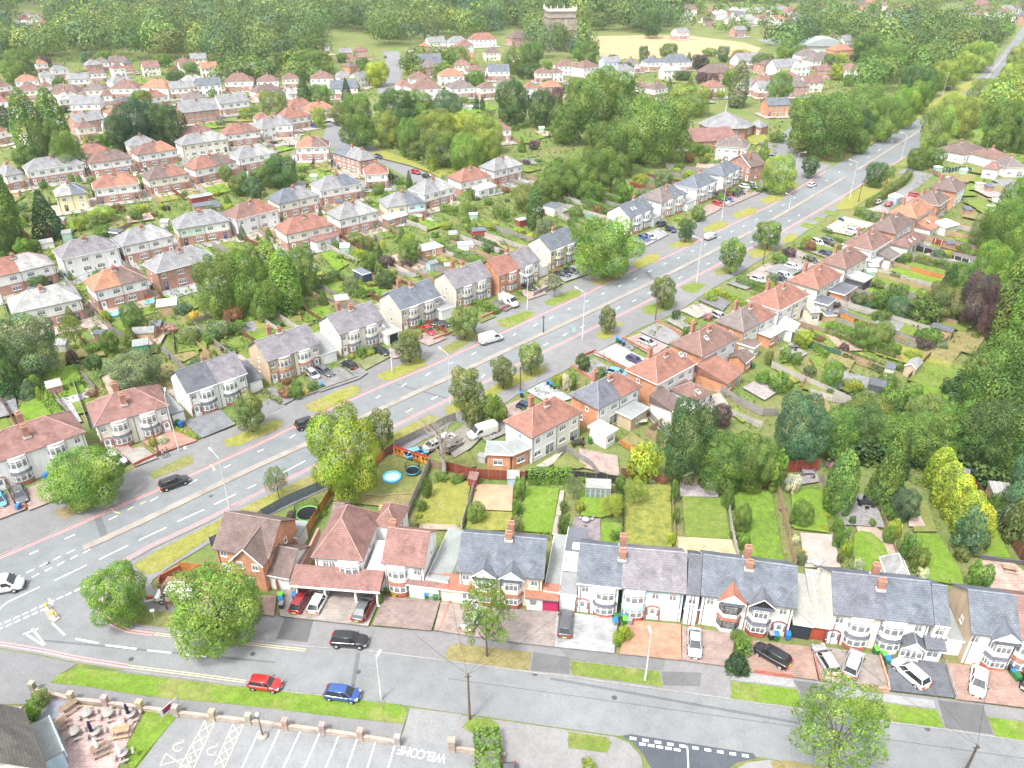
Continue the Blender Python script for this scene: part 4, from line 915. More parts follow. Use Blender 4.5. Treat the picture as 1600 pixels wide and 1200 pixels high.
def fence(pts,col='grey',h=1.75,kind='board',pl=1.85,label=None,post=None,z=.1,jit=.12,world=False):
    q = pts if world else [W(p[0],p[1],z) for p in pts]; nm = {'wall': 'garden_wall','cwall': 'garden_wall'}.get(kind,'garden_fence')
    e = empty(nm,(q[0].x,q[0].y,z)); c0 = FCOL[col] if isinstance(col,str) else col
    k = round(h,1)
    if k not in POST: POST[k] = MB().box(-.055,.055,-.055,.055,0,h + .06).mesh('post','concrete')
    for a,b in zip(q[:-1],q[1:]):
        L = (b - a).length; n = max(1,round(L / pl)); d = (b - a) / n; rz = math.atan2(d.y,d.x); me = fmesh(kind,L / n - (.1 if kind in ('board','slat') else 0),h)
        for i in range(n):
            p = a + d * i - q[0]; v = RG.uniform(1 - jit,1 + jit)
            link('fence_panel' if kind in ('board','slat') else 'wall_section',me,e,[x * v for x in c0],(p.x + d.x / d.length * .05,p.y + d.y / d.length * .05,RG.uniform(-.03,.03)),rz)
            if kind in ('board','slat'): link('post',POST[k],e,post or [min(.45,x * .7 + .09) for x in c0],(p.x,p.y,0),rz)
        if kind in ('board','slat'): p = b - q[0]; link('post',POST[k],e,post or [min(.45,x * .7 + .09) for x in c0],(p.x,p.y,0),rz)
    cen = P(sum(q,Vector()) / len(q)); wd_ = {'board': 'boarded fence','slat': 'slatted fence','wall': 'low brick wall','cwall': 'low concrete wall'}[kind]
    if h > 1.2: wd_ = wd_.replace('low ','')
    cw = FW[col] + ' ' if isinstance(col,str) else 'dull red ' if kind == 'wall' else 'grey '
    tag(e,label or f"{cw}{wd_}",'wall' if 'wall' in kind else 'fence',*((None,None) if label else cen[:2]),'garden boundaries'); return e
BIN = {}
def bin_(px,py,body,lid,z=.14):
    if 'm' not in BIN:
        b = MB().add([(-.24,-.28,.06),(.24,-.28,.06),(.24,.28,.06),(-.24,.28,.06),(-.29,-.36,.98),(.29,-.36,.98),(.29,.36,.98),(-.29,.36,.98)],[(3,2,1,0),(4,5,6,7),(0,1,5,4),(1,2,6,5),(2,3,7,6),(3,0,4,7)])
        l = MB().add([(-.31,-.38,.98),(.31,-.38,.98),(.31,.40,.98),(-.31,.40,.98),(-.27,-.33,1.06),(.27,-.33,1.06),(.27,.36,1.09),(-.27,.36,1.09)],[(3,2,1,0),(4,5,6,7),(0,1,5,4),(1,2,6,5),(2,3,7,6),(3,0,4,7)])
        h = MB().tube([(-.2,.46,.98),(.2,.46,.98)],.025,5); wh = MB().tube([(-.28,.26,.1),(-.22,.26,.1)],.1,8)
        wh.tube([(.22,.26,.1),(.28,.26,.1)],.1,8); BIN['m'] = [(n_,m_.mesh(n_,'plastic')) for n_,m_ in (('bin_body',b),('lid',l),('handle',h),('wheel',wh))]
    p = W(px,py,z); e = empty('wheelie_bin',(p.x,p.y,z),RG.uniform(-.3,.3)); cs = {'green': (.03,.16,.05),'blue': (.03,.17,.50),'grey': (.25,.26,.27),'dark': (.035,.045,.05),'lime': (.12,.5,.05),'brown': (.15,.07,.03)}
    for (n_,m_),c in zip(BIN['m'],(cs[body],cs[lid],(.03,.03,.03),(.02,.02,.02))): link(n_,m_,e,c)
    tag(e,f"{body} wheelie bin with {lid} lid",'bin',px,py,'wheelie bins'); return e

# ================================================================ THE PLACE: HOUSES
FOOT = []
def gd(root,w,d,L,back=True,col=None,mid=True,lawns=True):
    M = Matrix.Translation(root.location) @ Matrix.Rotation(root.rotation_euler.z,4,'Z')
    y0,y1 = (d + .2,d + L) if back else (-.2,-L)
    xs = [-.6,w / 2,w + .6] if mid else [-.6,w + .6]
    for i,x in enumerate(xs):
        c = col or RG.choice(['grey','grey','wood','brown','pale','tan'])
        fence([M @ Vector((x + (.0 if i else -.0),y0,.1)),M @ Vector((x,y1,.1))],c,RG.uniform(1.4,1.8),world=True)
    if lawns:
        for a,b in zip(xs[:-1],xs[1:]):
            m = RG.choice(['lawn','lawn','lawn','pat']); k = RG.choice('gggmyd'); yy = y0 + (y1 - y0) * RG.uniform(.15,.3); ye = y0 + (y1 - y0) * RG.uniform(.6,.95)
            q = [M @ Vector((a + .6,yy,0)),M @ Vector((b - .6,yy,0)),M @ Vector((b - .6,ye,0)),M @ Vector((a + .6,ye,0))]
            cc = LC[k]
            flat('lawn',[(p.x,p.y) for p in q],'lawn',cc,nz(),world=True)
            q = [M @ Vector((a + .3,y0 * .98,0)),M @ Vector((b - .3,y0 * .98,0)),M @ Vector((b - .3,yy,0)),M @ Vector((a + .3,yy,0))]
            flat('terrace',[(p.x,p.y) for p in q],'paving',RG.choice([(.3,.28,.26),(.36,.29,.25),(.24,.24,.25)]),nz(),world=True)
def H(p1,p2,*a,garden=None,pad=False,**kw):
    r = house(p1,p2,*a,**kw); ze = kw.get('ze',5.2); A,B = W(*p1,ze),W(*p2,ze); w = (B - A).length; d = kw.get('d',8.0)
    if kw.get('back'): ex = (B - A).normalized(); d = max(3,(W(*kw['back'],ze) - A).dot(Vector((-ex.y,ex.x,0))))
    FOOT.append((Vector((A.x,A.y,0)),r.rotation_euler.z,w,d))
    if garden: gd(r,w,d,*garden)
    if pad:
        M = Matrix.Translation(r.location) @ Matrix.Rotation(r.rotation_euler.z,4,'Z'); s = RG.uniform(3.0,5.5)
        q = [M @ Vector(v) for v in ((-2.2,-s,0),(w + 2.2,-s,0),(w + 2.2,d + .5,0),(-2.2,d + .5,0))]
        flat('driveway',[(p.x,p.y) for p in q],'blockpave',RG.choice([(.34,.32,.31),(.40,.32,.29),(.30,.30,.31),(.42,.36,.32)]),nz(),.1,world=True)
    return r
# ---- near terrace along the side road
def corner_extra(root,w,d,ze,zr,X): pass
H((331,857),(421,873),d=8.0,kind='gable',ze=4.9,rise=3.0,roof='umber',wall='obrick',name='detached_house',lod=2,chim=(),style='none',ups=[346],lows=[346],label='orange brick corner house with brown tiled roof by the junction')
H((358,877),(411,886),d=4.6,kind='front',ze=4.75,rise=2.5,roof='umber',wall='obrick',name='front_gable',cat='house wing',lod=2,chim=(),style='none',ups=[372,396],lows=[384],side=False,label='orange brick front gable with white bargeboards on the corner house')
H((414,898),(452,905),d=6.5,kind='gable',ze=2.6,rise=2.2,roof='umber',wall='white',name='garage',cat='garage',lod=2,chim=(),style='none',label='low white garage wing with brown tiled pitch beside orange fence')
H((436,838),(466,842),d=3.5,kind='flat',ze=2.7,roof='felt',wall='white',name='extension',cat='extension',lod=1,chim=(),style='none',gut=False,label='small flat roofed extension behind the orange brick corner house')
BOW = dict(bow=True); CANT = dict(bow=False)
def porch_extra(root,w,d,ze,zr,X):
    # tiled canopy on white columns right across the front
    x0,x1,y0,z0,z1 = -2.4,w + 2.6,-2.6,2.75,3.75
    b = MB(); b.add([(x0,y0,z0),(x1,y0,z0),(x1,.25,z1),(x0,.25,z1),(x0,y0,z0 - .15),(x1,y0,z0 - .15),(x1,.25,z0 - .15),(x0,.25,z0 - .15)],[(0,1,2,3),(7,6,5,4),(0,4,5,1),(1,5,6,2),(3,7,4,0)]); b.build('porch_roof','rooftile',root,RC['rose'])
    MB().box(x0 - .05,x1 + .05,y0 - .08,y0 - .005,z0 - .25,z0 + .02).build('fascia','paint',root,WHITE)
    for x in (x0 + .8,x0 + (x1 - x0) * .38,x0 + (x1 - x0) * .72,x1 - .5):
        c = MB().lathe([(.26,.1),(.26,.3),(.17,.36),(.15,2.3),(.24,2.4),(.24,2.5)],12,(x,y0 + .35)); c.box(x - .3,x + .3,y0 + .05,y0 + .65,.08,.2); c.build('column','paint',root,WHITE)
    MB().box(x0 + .1,x0 + .4,.28,d - 1,0,2.8).build('side_wall','brick',root,WC['brick']); MB().box(x1 - 2.4,x1 - .1,.3,6,0,3.6).build('side_wing','render',root,WC['white'])
H((486,871),(567,877),d=9.5,kind='hip',ze=5.3,rise=4.0,roof='rose',wall='white',name='detached_house',lod=2,chim=(),style='none',bays=[(545,dict(bow=True,wd=3.0,roofc=RC['pale'],low=WC['white']))],ups=[507,516],doors=[(500,{}),(520,{})],
  garden=None,extra=porch_extra,label='large white detached house with hipped rosy tiled roof and columned porch')
H((512,822),(530,824),d=5.5,kind='gable',ze=5.0,rise=1.9,roof='umber',wall='white',name='extension',cat='extension',lod=1,chim=(),style='none',gut=False,label='left rear wing of large hipped house, brown tiled')
H((580,822),(622,828),d=5.0,kind='hip',ze=5.0,rise=1.9,roof='rose',wall='white',name='extension',cat='extension',lod=1,chim=(),style='none',gut=False,label='right rear wing of large hipped house, rosy tiled')
H((595,880),(663,888),d=7.4,kind='gable',ze=5.2,rise=2.8,roof='rose',wall='white',lod=2,chim=((.12,.55),),style='none',bays=[(619,dict(bow=True,roofc=RC['terracotta'],low=(.35,.1,.06)))],ups=[650],doors=[(650,dict(w=2.0,glazed=True))],name='detached_house',label='white gabled house with bowed two-storey bay and rosy tiled roof')
H((634,913),(687,920),d=2.0,kind='lean',ze=2.5,rise=.6,roof='rose',wall='white',lod=1,chim=(),style='none',name='porch',cat='porch',label='glazed white porch and garage front under rosy tiled lean-to')
H((666,905),(700,911),d=10,kind='flat',ze=2.9,roof='felt',wall='white',lod=1,chim=(),style='none',name='garage',cat='garage',label='long flat green-grey felt garage roof beside white gabled house',o=.1)
GR = dict(kind='gable',ze=5.2,rise=2.9,lod=2)
PK = (.33,.09,.07)
H((713,893),(850,905),d=8.2,roof='slate',wall='cream',wall2='peach',style='none',chim=((.56,.46),(.56,.74)),bays=[(757,dict(bow=False,gable=WHITE,roofc=RC['terracotta'],low=PK)),(800,dict(bow=False,gable=WHITE,roofc=RC['terracotta'],low=PK))],ups=[727,835],label='cream and peach slate roofed pair with small white front gables',**GR)
H((687,920),(744,927),d=2.2,kind='lean',ze=2.5,rise=.7,roof='terracotta',wall='cream',lod=1,chim=(),style='none',doors=[(725,{})],lows=[735],gar=[(703,(.72,.66,.52),2.4)],name='porch',cat='porch',label='orange tiled lean-to porch with white door and cream garage')
H((820,934),(873,939),d=2.2,kind='lean',ze=2.5,rise=.7,roof='terracotta',wall='white',lod=1,chim=(),style='none',doors=[(833,dict(w=1.6))],gar=[(860,(.40,.03,.10),2.0)],name='porch',cat='porch',label='orange tiled lean-to with magenta garage door and glazed porch')
H((850,925),(874,928),d=11,kind='flat',ze=2.7,roof='felt',wall='white',lod=0,chim=(),style='none',name='garage',cat='garage',label='long grey flat garage roof right of the peach house',gut=False,o=.1)
H((874,929),(901,932),d=8,kind='flat',ze=2.7,roof='grey',wall='white',lod=1,chim=(),style='none',gar=[(888,WHITE,2.2)],name='garage',cat='garage',label='grey flat roofed garage with white garage door',gut=False,o=.1)
H((879,890),(905,893),d=3.2,kind='flat',ze=3.1,roof='pale',wall='timber',lod=1,chim=(),style='none',name='extension',cat='extension',label='pale box extension with timber wall by flat garages',gut=False)
H((882,862),(914,866),d=5.0,kind='flat',ze=3.0,roof='dark',wall='white',lod=1,chim=(),style='none',name='extension',cat='extension',label='dark flat rear extension with white roof light',sky=(),gut=False,extra=lambda r,w,d,ze,zr,X: MB().box(w * .35,w * .75,d * .1,d * .35,ze + .16,ze + .3).build('skylight','paint',r,WHITE))
H((900,911),(971,919),d=8.2,roof='slate',wall='white',style='none',name='terraced_house',chim=((.97,.36),(.97,.7)),bays=[(947,dict(roofc=RC['bluegrey'],low=(.36,.12,.08)))],doors=[(912,dict(arch=(.32,.09,.07)))],ups=[915],label='white end house with bowed bay and smooth slate roof',**GR)
H((971,919),(1073,928),d=8.2,roof='mottled',wall='blue',style='none',name='terraced_house',chim=(),bays=[(993,dict(roofc=(.35,.5,.5),low=(.42,.07,.06)))],doors=[(1024,dict(arch=(.42,.08,.06)))],ups=[1026,1053],gar=[(1053,WHITE,2.5)],label='pale blue terraced house with red door arch and mottled roof',**GR)
DK = DARKF
H((1073,928),(1094,931),d=8.0,roof='dark',wall='white',style='none',name='terraced_house',chim=(),ups=[1083],label='narrow white infill house with dark roof beside blue house',o=.05,**{**GR,'rise': 2.86,'ze': 5.16})
H((1068,950),(1122,955),d=2.6,kind='lean',ze=2.5,rise=1.2,roof='slate',wall='obrick',lod=2,chim=(),style='none',lows=[1082],doors=[(1106,dict(w=1.9,col=(.09,.02,.015)))],name='porch',cat='porch',label='orange brick porch with dark double doors and slate lean-to')
H((1095,930),(1246,951),d=8.2,roof='slate',roof2='slate',wall='white',wall2='cream',style='none',chim=((.49,.4),(.49,.72)),bays=[(1145,dict(bow=False,gable=WHITE,roofc=RC['terracotta'],low=WHITE,lowmat='render',fcol=DK)),(1192,dict(bow=False,gable=(.03,.03,.03),roofc=RC['bluegrey'],low=PK))],doors=[(1226,dict(arch=(.18,.05,.09)))],ups=[1112,1227],
  label='slate pair, left half dark framed bays, right half white frames',**GR)
H((1240,975),(1271,980),d=6,kind='flat',ze=2.6,roof='corrug',wall='brick',lod=1,chim=(),style='none',gar=[(1254,(.03,.035,.05),2.3)],name='garage',cat='garage',label='brick garage with open dark doorway and white frame',gut=False)  # near-black door panel paints in the shade of the open doorway
H((1271,978),(1298,982),d=9.5,kind='lean',ze=2.6,rise=.5,roof='corrug',wall='white',lod=1,chim=(),style='none',gar=[(1284,(.36,.07,.04),2.0)],name='garage',cat='garage',label='long pale ribbed garage roof with rust red door')
H((1246,962),(1272,966),d=7.5,kind='flat',ze=2.5,roof='corrug',wall='white',lod=0,chim=(),style='none',name='garage',cat='garage',label='long pale streaked flat roof right of dark framed bays',gut=False,o=.1)
H((1302,960),(1460,977),d=8.2,roof='bluegrey',roof2='slate',wall='cream',wall2='white',style='none',chim=((.49,.36),(.49,.68)),bays=[(1349,dict(roofc=RC['bluegrey'],low=(.42,.14,.08))),(1401,dict(roofc=RC['bluegrey'],low=WHITE,lowmat='render'))],doors=[(1312,dict(arch=(.2,.05,.06)))],ups=[1316,1440],label='cream and white slate pair with two bowed bays',**GR)
H((1461,977),(1486,980),d=7.8,roof='slate',wall='white',style='none',name='terraced_house',chim=(),ups=[1471],o=.05,label='narrow white side extension of the slate pair',**{**GR,'rise': 2.7,'ze': 5.1})
H((1412,1012),(1447,1018),d=3.4,kind='front',ze=2.6,rise=1.0,roof='dark',wall='white',lod=2,chim=(),style='none',lows=[1420,1428,1436],name='porch',cat='porch',label='white gabled porch with small panes behind the white car')
H((1447,1013),(1480,1017),d=4.0,kind='lean',ze=2.6,rise=1.5,roof='bluegrey',wall='white',lod=1,chim=(),style='none',lows=[1462],name='porch',cat='porch',label='slate lean-to right of the white gabled porch')
H((1481,1001),(1507,1004),d=9,kind='flat',ze=2.6,roof='felt',wall='white',lod=1,chim=(),style='none',gar=[(1494,WHITE,2.1)],name='garage',cat='garage',label='flat roofed garage with white door beside the tan gable',gut=False)
H((1518,990),(1596,1000),d=8.2,roof='slate',wall='white',style='none',name='terraced_house',chim=(),bays=[(1572,dict(bow=False,gable=WHITE,roofc=RC['bluegrey'],low=(.42,.14,.09)))],ups=[1529],label='end house with tan side gable and slate roof at right edge',extra=lambda r,w,d,ze,zr,X: MB().add([(.27,.25,0),(.27,d - .25,0),(.27,d - .25,ze),(.27,d / 2,zr - .3),(.27,.25,ze)],[(4,3,2,1,0)]).build('tan_gable_wall','render',r,WC['tan']),**GR)
H((1596,1000),(1660,1008),d=8.2,roof='rose',wall='white',style='bay',name='terraced_house',chim=(),label='rosy tiled house half cut off by the right edge',**GR)
H((1390,912),(1428,916),d=5,kind='hip',ze=2.6,rise=2.2,roof='pale',wall='white',lod=1,chim=(),style='none',name='conservatory',cat='conservatory',label='conservatory with pale pitched glass roof behind slate pair')
# ---- houses along the far (left) side of the main road; fronts face the road
LR = dict(style='bay',lod=2)
H((-28,731),(134,675),d=8.5,kind='hip',roof='rose',wall='white',chim=((.48,.25),(.5,.8)),label='rosy tiled pair at the left edge with white bays',garden=(20,True),**LR)
H((147,667),(265,634),d=8.5,kind='hip',roof='rose',wall='cream',wall2='white',chim=((.45,.25),(.42,.8)),label='hipped rosy tiled pair with red brick bays and white half',garden=(18,True),**LR)
H((292,616),(387,583),d=8.5,kind='gable',roof='dark',roof2='mottled',wall='white',chim=((.5,.55),),label='white pair with dark slate left half and loft extension',garden=(20,True),**LR)
H((417,566),(500,537),d=8.5,kind='gable',roof='mottled',wall='tan',wall2='cream',chim=((.47,.5),(.4,.85)),garden=(24,True),label='tan gabled pair with mottled roof and white glazed porch',**LR)
H((530,524),(601,499),d=8.5,kind='gable',roof='mottled',wall='cream',chim=((.5,.45),(.42,.85)),garden=(26,True),label='cream gabled pair with mottled slate roof behind the lamp',**LR)
H((626,485),(690,462),d=8.5,kind='gable',roof='slate',wall='beige',chim=((.52,.45),(.45,.85)),garden=(26,True),label='beige gabled pair with smooth slate roof',**LR)
H((712,452),(770,432),d=8.5,kind='gable',roof='mottled',wall='beige',chim=((.5,.5),(.45,.85)),garden=(26,True),label='beige pebbledash pair with mottled roof and tan gable',**LR)
H((780,432),(845,407),d=8.5,kind='gable',roof='red',roof2='mottled',wall='obrick',wall2='white',chim=((.48,.5),),garden=(26,True),label='pair with orange brick gable, red tiled half and grey half',**LR)
H((861,393),(905,376),d=8.5,kind='gable',roof='slate',wall='yellow',chim=((.5,.5),),garden=(26,True),label='cream yellow gable house beside the huge bright tree',**LR)
H((985,341),(1023,326),d=8.5,kind='gable',roof='slate',wall='white',chim=((.6,.5),),sky=((.3,.25),(.42,.25)),garden=(26,True),label='white house with black trim and two roof lights',**LR)
H((1034,317),(1075,302),d=8.5,kind='hip',roof='greybrown',roof2='slate',wall='white',chim=((.5,.4),),garden=(22,True),label='white hipped pair with red bay bands',**LR)
H((1090,296),(1123,282),d=8.5,kind='hip',roof='slate',wall='white',chim=((.6,.5),),garden=(20,True),label='white hipped slate house with small twin gables',**LR)
H((1132,276),(1160,262),d=8.5,kind='hip',roof='slate',wall='white',chim=((.5,.5),),garden=(20,True),label='white slate pair before the brown gabled house',style='bay',lod=1)
H((1137,252),(1173,262),d=8,kind='front',ze=5.2,rise=3.4,roof='umber',wall='brick',chim=((.3,.2),(.7,.3)),style='plain',lod=1,label='brown roofed gable house near the side turning')
H((1118,228),(1168,232),d=9,kind='hip',ze=5.4,roof='greybrown',wall='white',chim=((.3,.4),(.7,.4)),style='plain',lod=1,label='white house with brown-grey roof below the church hall')
for i,(p1,p2,k,rc,wc,nm,d,lb) in enumerate([((268,648),(288,640),'lean','felt','white','garage',6,'felt roofed side garage left of the loft extension pair'),((388,598),(412,590),'lean','dark','white','garage',7,'white fronted garage between slate pair and tan pair'),
    ((497,556),(528,546),'lean','felt','white','garage',8,'twin grey garage with white doors between gabled pairs'),((604,524),(627,516),'flat','pale','white','garage',10,'pale roofed carport with black garage door'),
    ((690,486),(712,478),'flat','grey','white','garage',6,'garage with red side door before the beige pair'),((843,420),(860,413),'flat','pale','white','garage',6,'white garage left of the cream yellow gable'),
    ((1022,342),(1034,336),'lean','felt','white','garage',6,'small white garage between the white far houses'),((1075,318),(1088,312),'lean','felt','white','garage',6,'narrow white garage by far white houses'),((20,735),(48,724),'lean','felt','white','porch',2,'white framed glazed porch at the left edge')]):
    H(p1,p2,d=d,kind=k,ze=2.6,rise=.9,roof=rc,wall=wc,lod=1,chim=(),style='none',name=nm,cat=nm,label=lb,gar=[((p1[0] + p2[0]) / 2,WHITE if i != 3 else (.03,.03,.04),2.1)])
# ---- houses on the near (right) side of the main road; backs face the camera
RR = dict(kind='hip',style='rear',lod=2,wall='white')
def R(p1,p2,bk,rf,lb,rf2=None,wl='white',wl2=None,g=16,lw=None,ch=((.5,.42),(.42,.8)),sky=(),lod=2):
    sb = (lambda r,w,d,ze,zr,X: MB().box(.285,.3,.3,d - .3,0,ze - .03).build('side_wall','brick',r,WC['obrick'])) if 930 < p1[0] < 1170 or p1[0] > 1390 else None
    return H(extra=sb,p1=p1,p2=p2,back=bk,roof=rf,roof2=rf2,wall2=wl2,label=lb,low=lw,chim=ch,sky=sky,garden=(g,False) if g else None,**{**RR,'wall': wl,'lod': lod})
R((831,685),(911,643),(786,658),'red','red hipped pair beside the flat brick annexe',wl='white',wl2='cream',g=0)
R((935,640),(1004,603),(886,618),'bluegrey','hipped pair, left half blue-grey, right half red','red',g=0,sky=())
R((1027,601),(1090,567),(977,577),'red','red hipped pair behind the tall dark conifer',sky=((.8,.3),),g=0)
R((1097,558),(1155,527),(1047,535),'brown','brown hipped pair above the large red extension',sky=((.35,.3),),g=0)
R((1162,519),(1214,491),(1112,503),'greybrown','hipped pair with grey-brown left and red right roof','red',g=0,wl='cream',wl2='white')
R((1218,486),(1266,460),(1171,466),'red','red hipped pair with beige right half',wl='white',wl2='cream',g=24)
R((1279,453),(1317,429),(1230,438),'red','red hipped pair with white walls by flat glazed extension',wl='cream',wl2='white',g=26)
R((1322,421),(1357,401),(1275,411),'brown','brown hipped cream pair in mid row',wl='cream',g=26)
R((1364,393),(1395,374),(1316,380),'brown','brown hipped pair by the black fence panels',g=24,lod=1)
R((1400,366),(1430,346),(1354,356),'umber','dark brown hipped pair above the bright extension',g=22,lod=1)
R((1432,342),(1461,324),(1390,331),'orange','orange-brown hipped pair towards the far end of the row',g=20,lod=1)
R((1467,322),(1486,309),(1430,309),'umber','dark brown hipped pair behind the hedge lane',wl='brick',g=0,lod=1)
R((1495,301),(1512,289),(1457,289),'umber','dark brown hipped pair furthest along the lane',wl='white',g=0,lod=1)
def X2(p1,p2,bk,k,rf,wl,lb,rise=1.2,ze=2.7,st='rear',nm='extension',lod=1,sky=()):
    A,B,C = W(*p1,ze),W(*p2,ze),W(*bk,ze)
    return H(p1,p2,back=bk,kind=k,ze=ze,rise=rise,roof=rf,wall=wl,lod=lod,chim=(),style=st,name=nm,cat=nm,label=lb,side=False,sky=sky)
X2((758,710),(800,712),(737,688),'flat','felt','obrick','flat roofed orange brick annexe with grey felt',ze=3.1)
X2((801,712),(830,700),(790,690),'flat','felt','obrick','right part of flat roofed brick annexe by white garage door',ze=3.08)
X2((948,682),(966,671),(926,662),'flat','white','white','white flat roofed extension under the blue-grey roof',ze=2.8)
X2((987,655),(1015,637),(970,638),'flat','felt','tan','tan extension with grey felt roof and pink doors',ze=2.8)
X2((1050,643),(1070,628),(1025,620),'lean','umber','white','brown tiled extension against the pale yellow wall',rise=1.4)
X2((1088,627),(1114,611),(1060,600),'hip','brown','white','brown hipped rear extension with roof light',rise=1.5,sky=((.4,.2),))
X2((1137,600),(1163,580),(1095,573),'lean','red','obrick','large red tiled lean-to extension of orange brick',rise=1.5)
X2((1165,568),(1180,556),(1150,548),'gable','umber','obrick','small brown tiled brick outhouse near teal bin',rise=1.0)
X2((1179,545),(1190,536),(1160,529),'flat','umber','cream','cream flat roofed lean-to left of glazed flat roof',ze=2.7)
X2((1205,528),(1229,514),(1185,518),'flat','pale','obrick','brick extension with pale flat roof and two roof lights',ze=2.8)
X2((1240,518),(1250,505),(1220,505),'lean','white','white','white glazed conservatory behind the red hipped pair',rise=.8,st='none',nm='conservatory')
X2((1267,490),(1285,488),(1252,480),'gable','pale','peach','peach extension with pale shallow roof',rise=.6)
X2((1294,478),(1307,468),(1277,466),'flat','dark','grey','dark flat roof with small roof light',ze=2.9)
X2((1320,462),(1340,448),(1297,453),'flat','dark','obrick','dark glazed flat roof extension with orange brick side',ze=2.9)
X2((1350,442),(1366,432),(1322,432),'lean','pale','dark','cream roofed verandah with black supports',rise=.4,st='none')
X2((1372,411),(1382,403),(1358,403),'flat','pale','brick','small flat brick outhouse',ze=2.7)
X2((1392,407),(1408,397),(1376,395),'lean','greybrown','white','greyish tiled lean-to behind the cream pair',rise=1.3)
X2((1420,388),(1448,370),(1396,377),'hip','brown','white','brown tiled rear wing with two roof lights',rise=1.6,sky=((.3,.25),(.5,.25)))
X2((1455,360),(1478,347),(1430,352),'lean','orange','white','orange tiled rear wing with roof lights',rise=1.4,sky=((.3,.5),))
X2((1478,356),(1500,350),(1470,346),'lean','white','white','long white roofed conservatory in the far row',rise=.5,st='none',nm='conservatory')
# ---- bungalows by the far verge
for p1,p2,bk,rf,lb in [((1508,242),(1540,232),(1482,226),'umber','brown roofed bungalow with white gable by the path'),((1556,250),(1584,246),(1527,237),'brown','brown hipped bungalow with orange chimney'),((1572,262),(1606,262),(1556,250),'greybrown','grey-brown bungalow cut by the right edge'),((1535,262),(1560,266),(1505,252),'rose','rosy tiled bungalow wing with blue balcony')]:
    H(p1,p2,back=bk,kind='hip',ze=3.4,rise=2.3,roof=rf,wall='white',style='rear',lod=1,label=lb,name='bungalow',cat='bungalow',chim=((.5,.5),))
# ---- the estate: (left eave, right eave, roof, second roof, wall, lower wall)
ES = [((-25,438),(86,412),'red','pale','white','brick'),((95,406),(187,386),'mottled',None,'white',None),((18,491),(128,467),'pale',None,'white','brick'),((146,456),(232,435),'orange','umber','white','brick'),((244,427),(340,402),'grey',None,'brick',None),
 ((190,386),(272,368),'grey','pale','white','brick'),((276,359),(360,345),'grey',None,'green','brick'),((368,344),(437,326),'brown','red','white',None),((446,367),(522,351),'red',None,'cream','brick'),((435,319),(500,305),'slate','grey','cream','brick'),
 ((500,298),(567,286),'grey','slate','white','brick'),((530,344),(592,330),'grey','pale','white','brick'),((604,325),(667,316),'grey','slate','yellow','brick'),((663,304),(712,291),'grey','pale','white','brick'),((720,285),(769,275),'red',None,'cream','brick'),
 ((772,268),(818,257),'grey','pale','white','brick'),((569,273),(607,271),'red',None,'white','brick'),((517,238),(561,251),'slate','grey','brick',None),((562,252),(586,248),'grey',None,'brick',None),((461,231),(514,229),'orange','umber','white','brick'),((304,266),(370,252),'red','umber','white','brick'),
 ((231,282),(297,271),'umber','red','cream','brick'),((145,296),(218,287),'red','orange','white','brick'),((214,243),(278,233),'brown','orange','white','brick'),((139,256),(206,247),'brown','umber','white','brick'),((41,268),(131,255),'grey',None,'white','brick'),((283,228),(357,217),'grey','pale','cream',None),
 ((352,211),(408,204),'red','brown','white','brick'),((372,248),(430,238),'grey','pale','white','brick'),((86,308),(137,301),'pale','slate','yellow',None),((8,276),(37,270),'grey',None,'white','brick'),((409,201),(458,191),'grey',None,'white',None),((442,187),(488,180),'red',None,'white','brick')]
for i,(p1,p2,r1,r2,wl,lw) in enumerate(ES):
    H(p1,p2,d=8.2,kind='hip',ze=5.1,rise=2.9,roof=r1,roof2=r2,wall=wl,low=lw,style='plain',lod=1,garden=(12,i % 2 == 0,None) if i not in (17,18,16,13) and i < 28 else None,group='estate semis',pad=True,wall2='blue' if i == 12 else 'white' if wl == 'green' else None)
for p1,p2,k,rf,wl in [((455,366),(470,363),'lean','white','white'),((494,379),(531,366),'lean','rose','white'),((606,344),(638,335),'lean','white','brick'),((540,352),(556,350),'lean','pale','white'),((748,298),(776,290),'lean','white','white'),((630,322),(640,330),'flat','pale','sky')]:
    H(p1,p2,d=3.2,kind=k,ze=2.6,rise=.6,roof=rf,wall=wl,lod=0,chim=(),style='rear',name='conservatory',cat='conservatory',side=False)
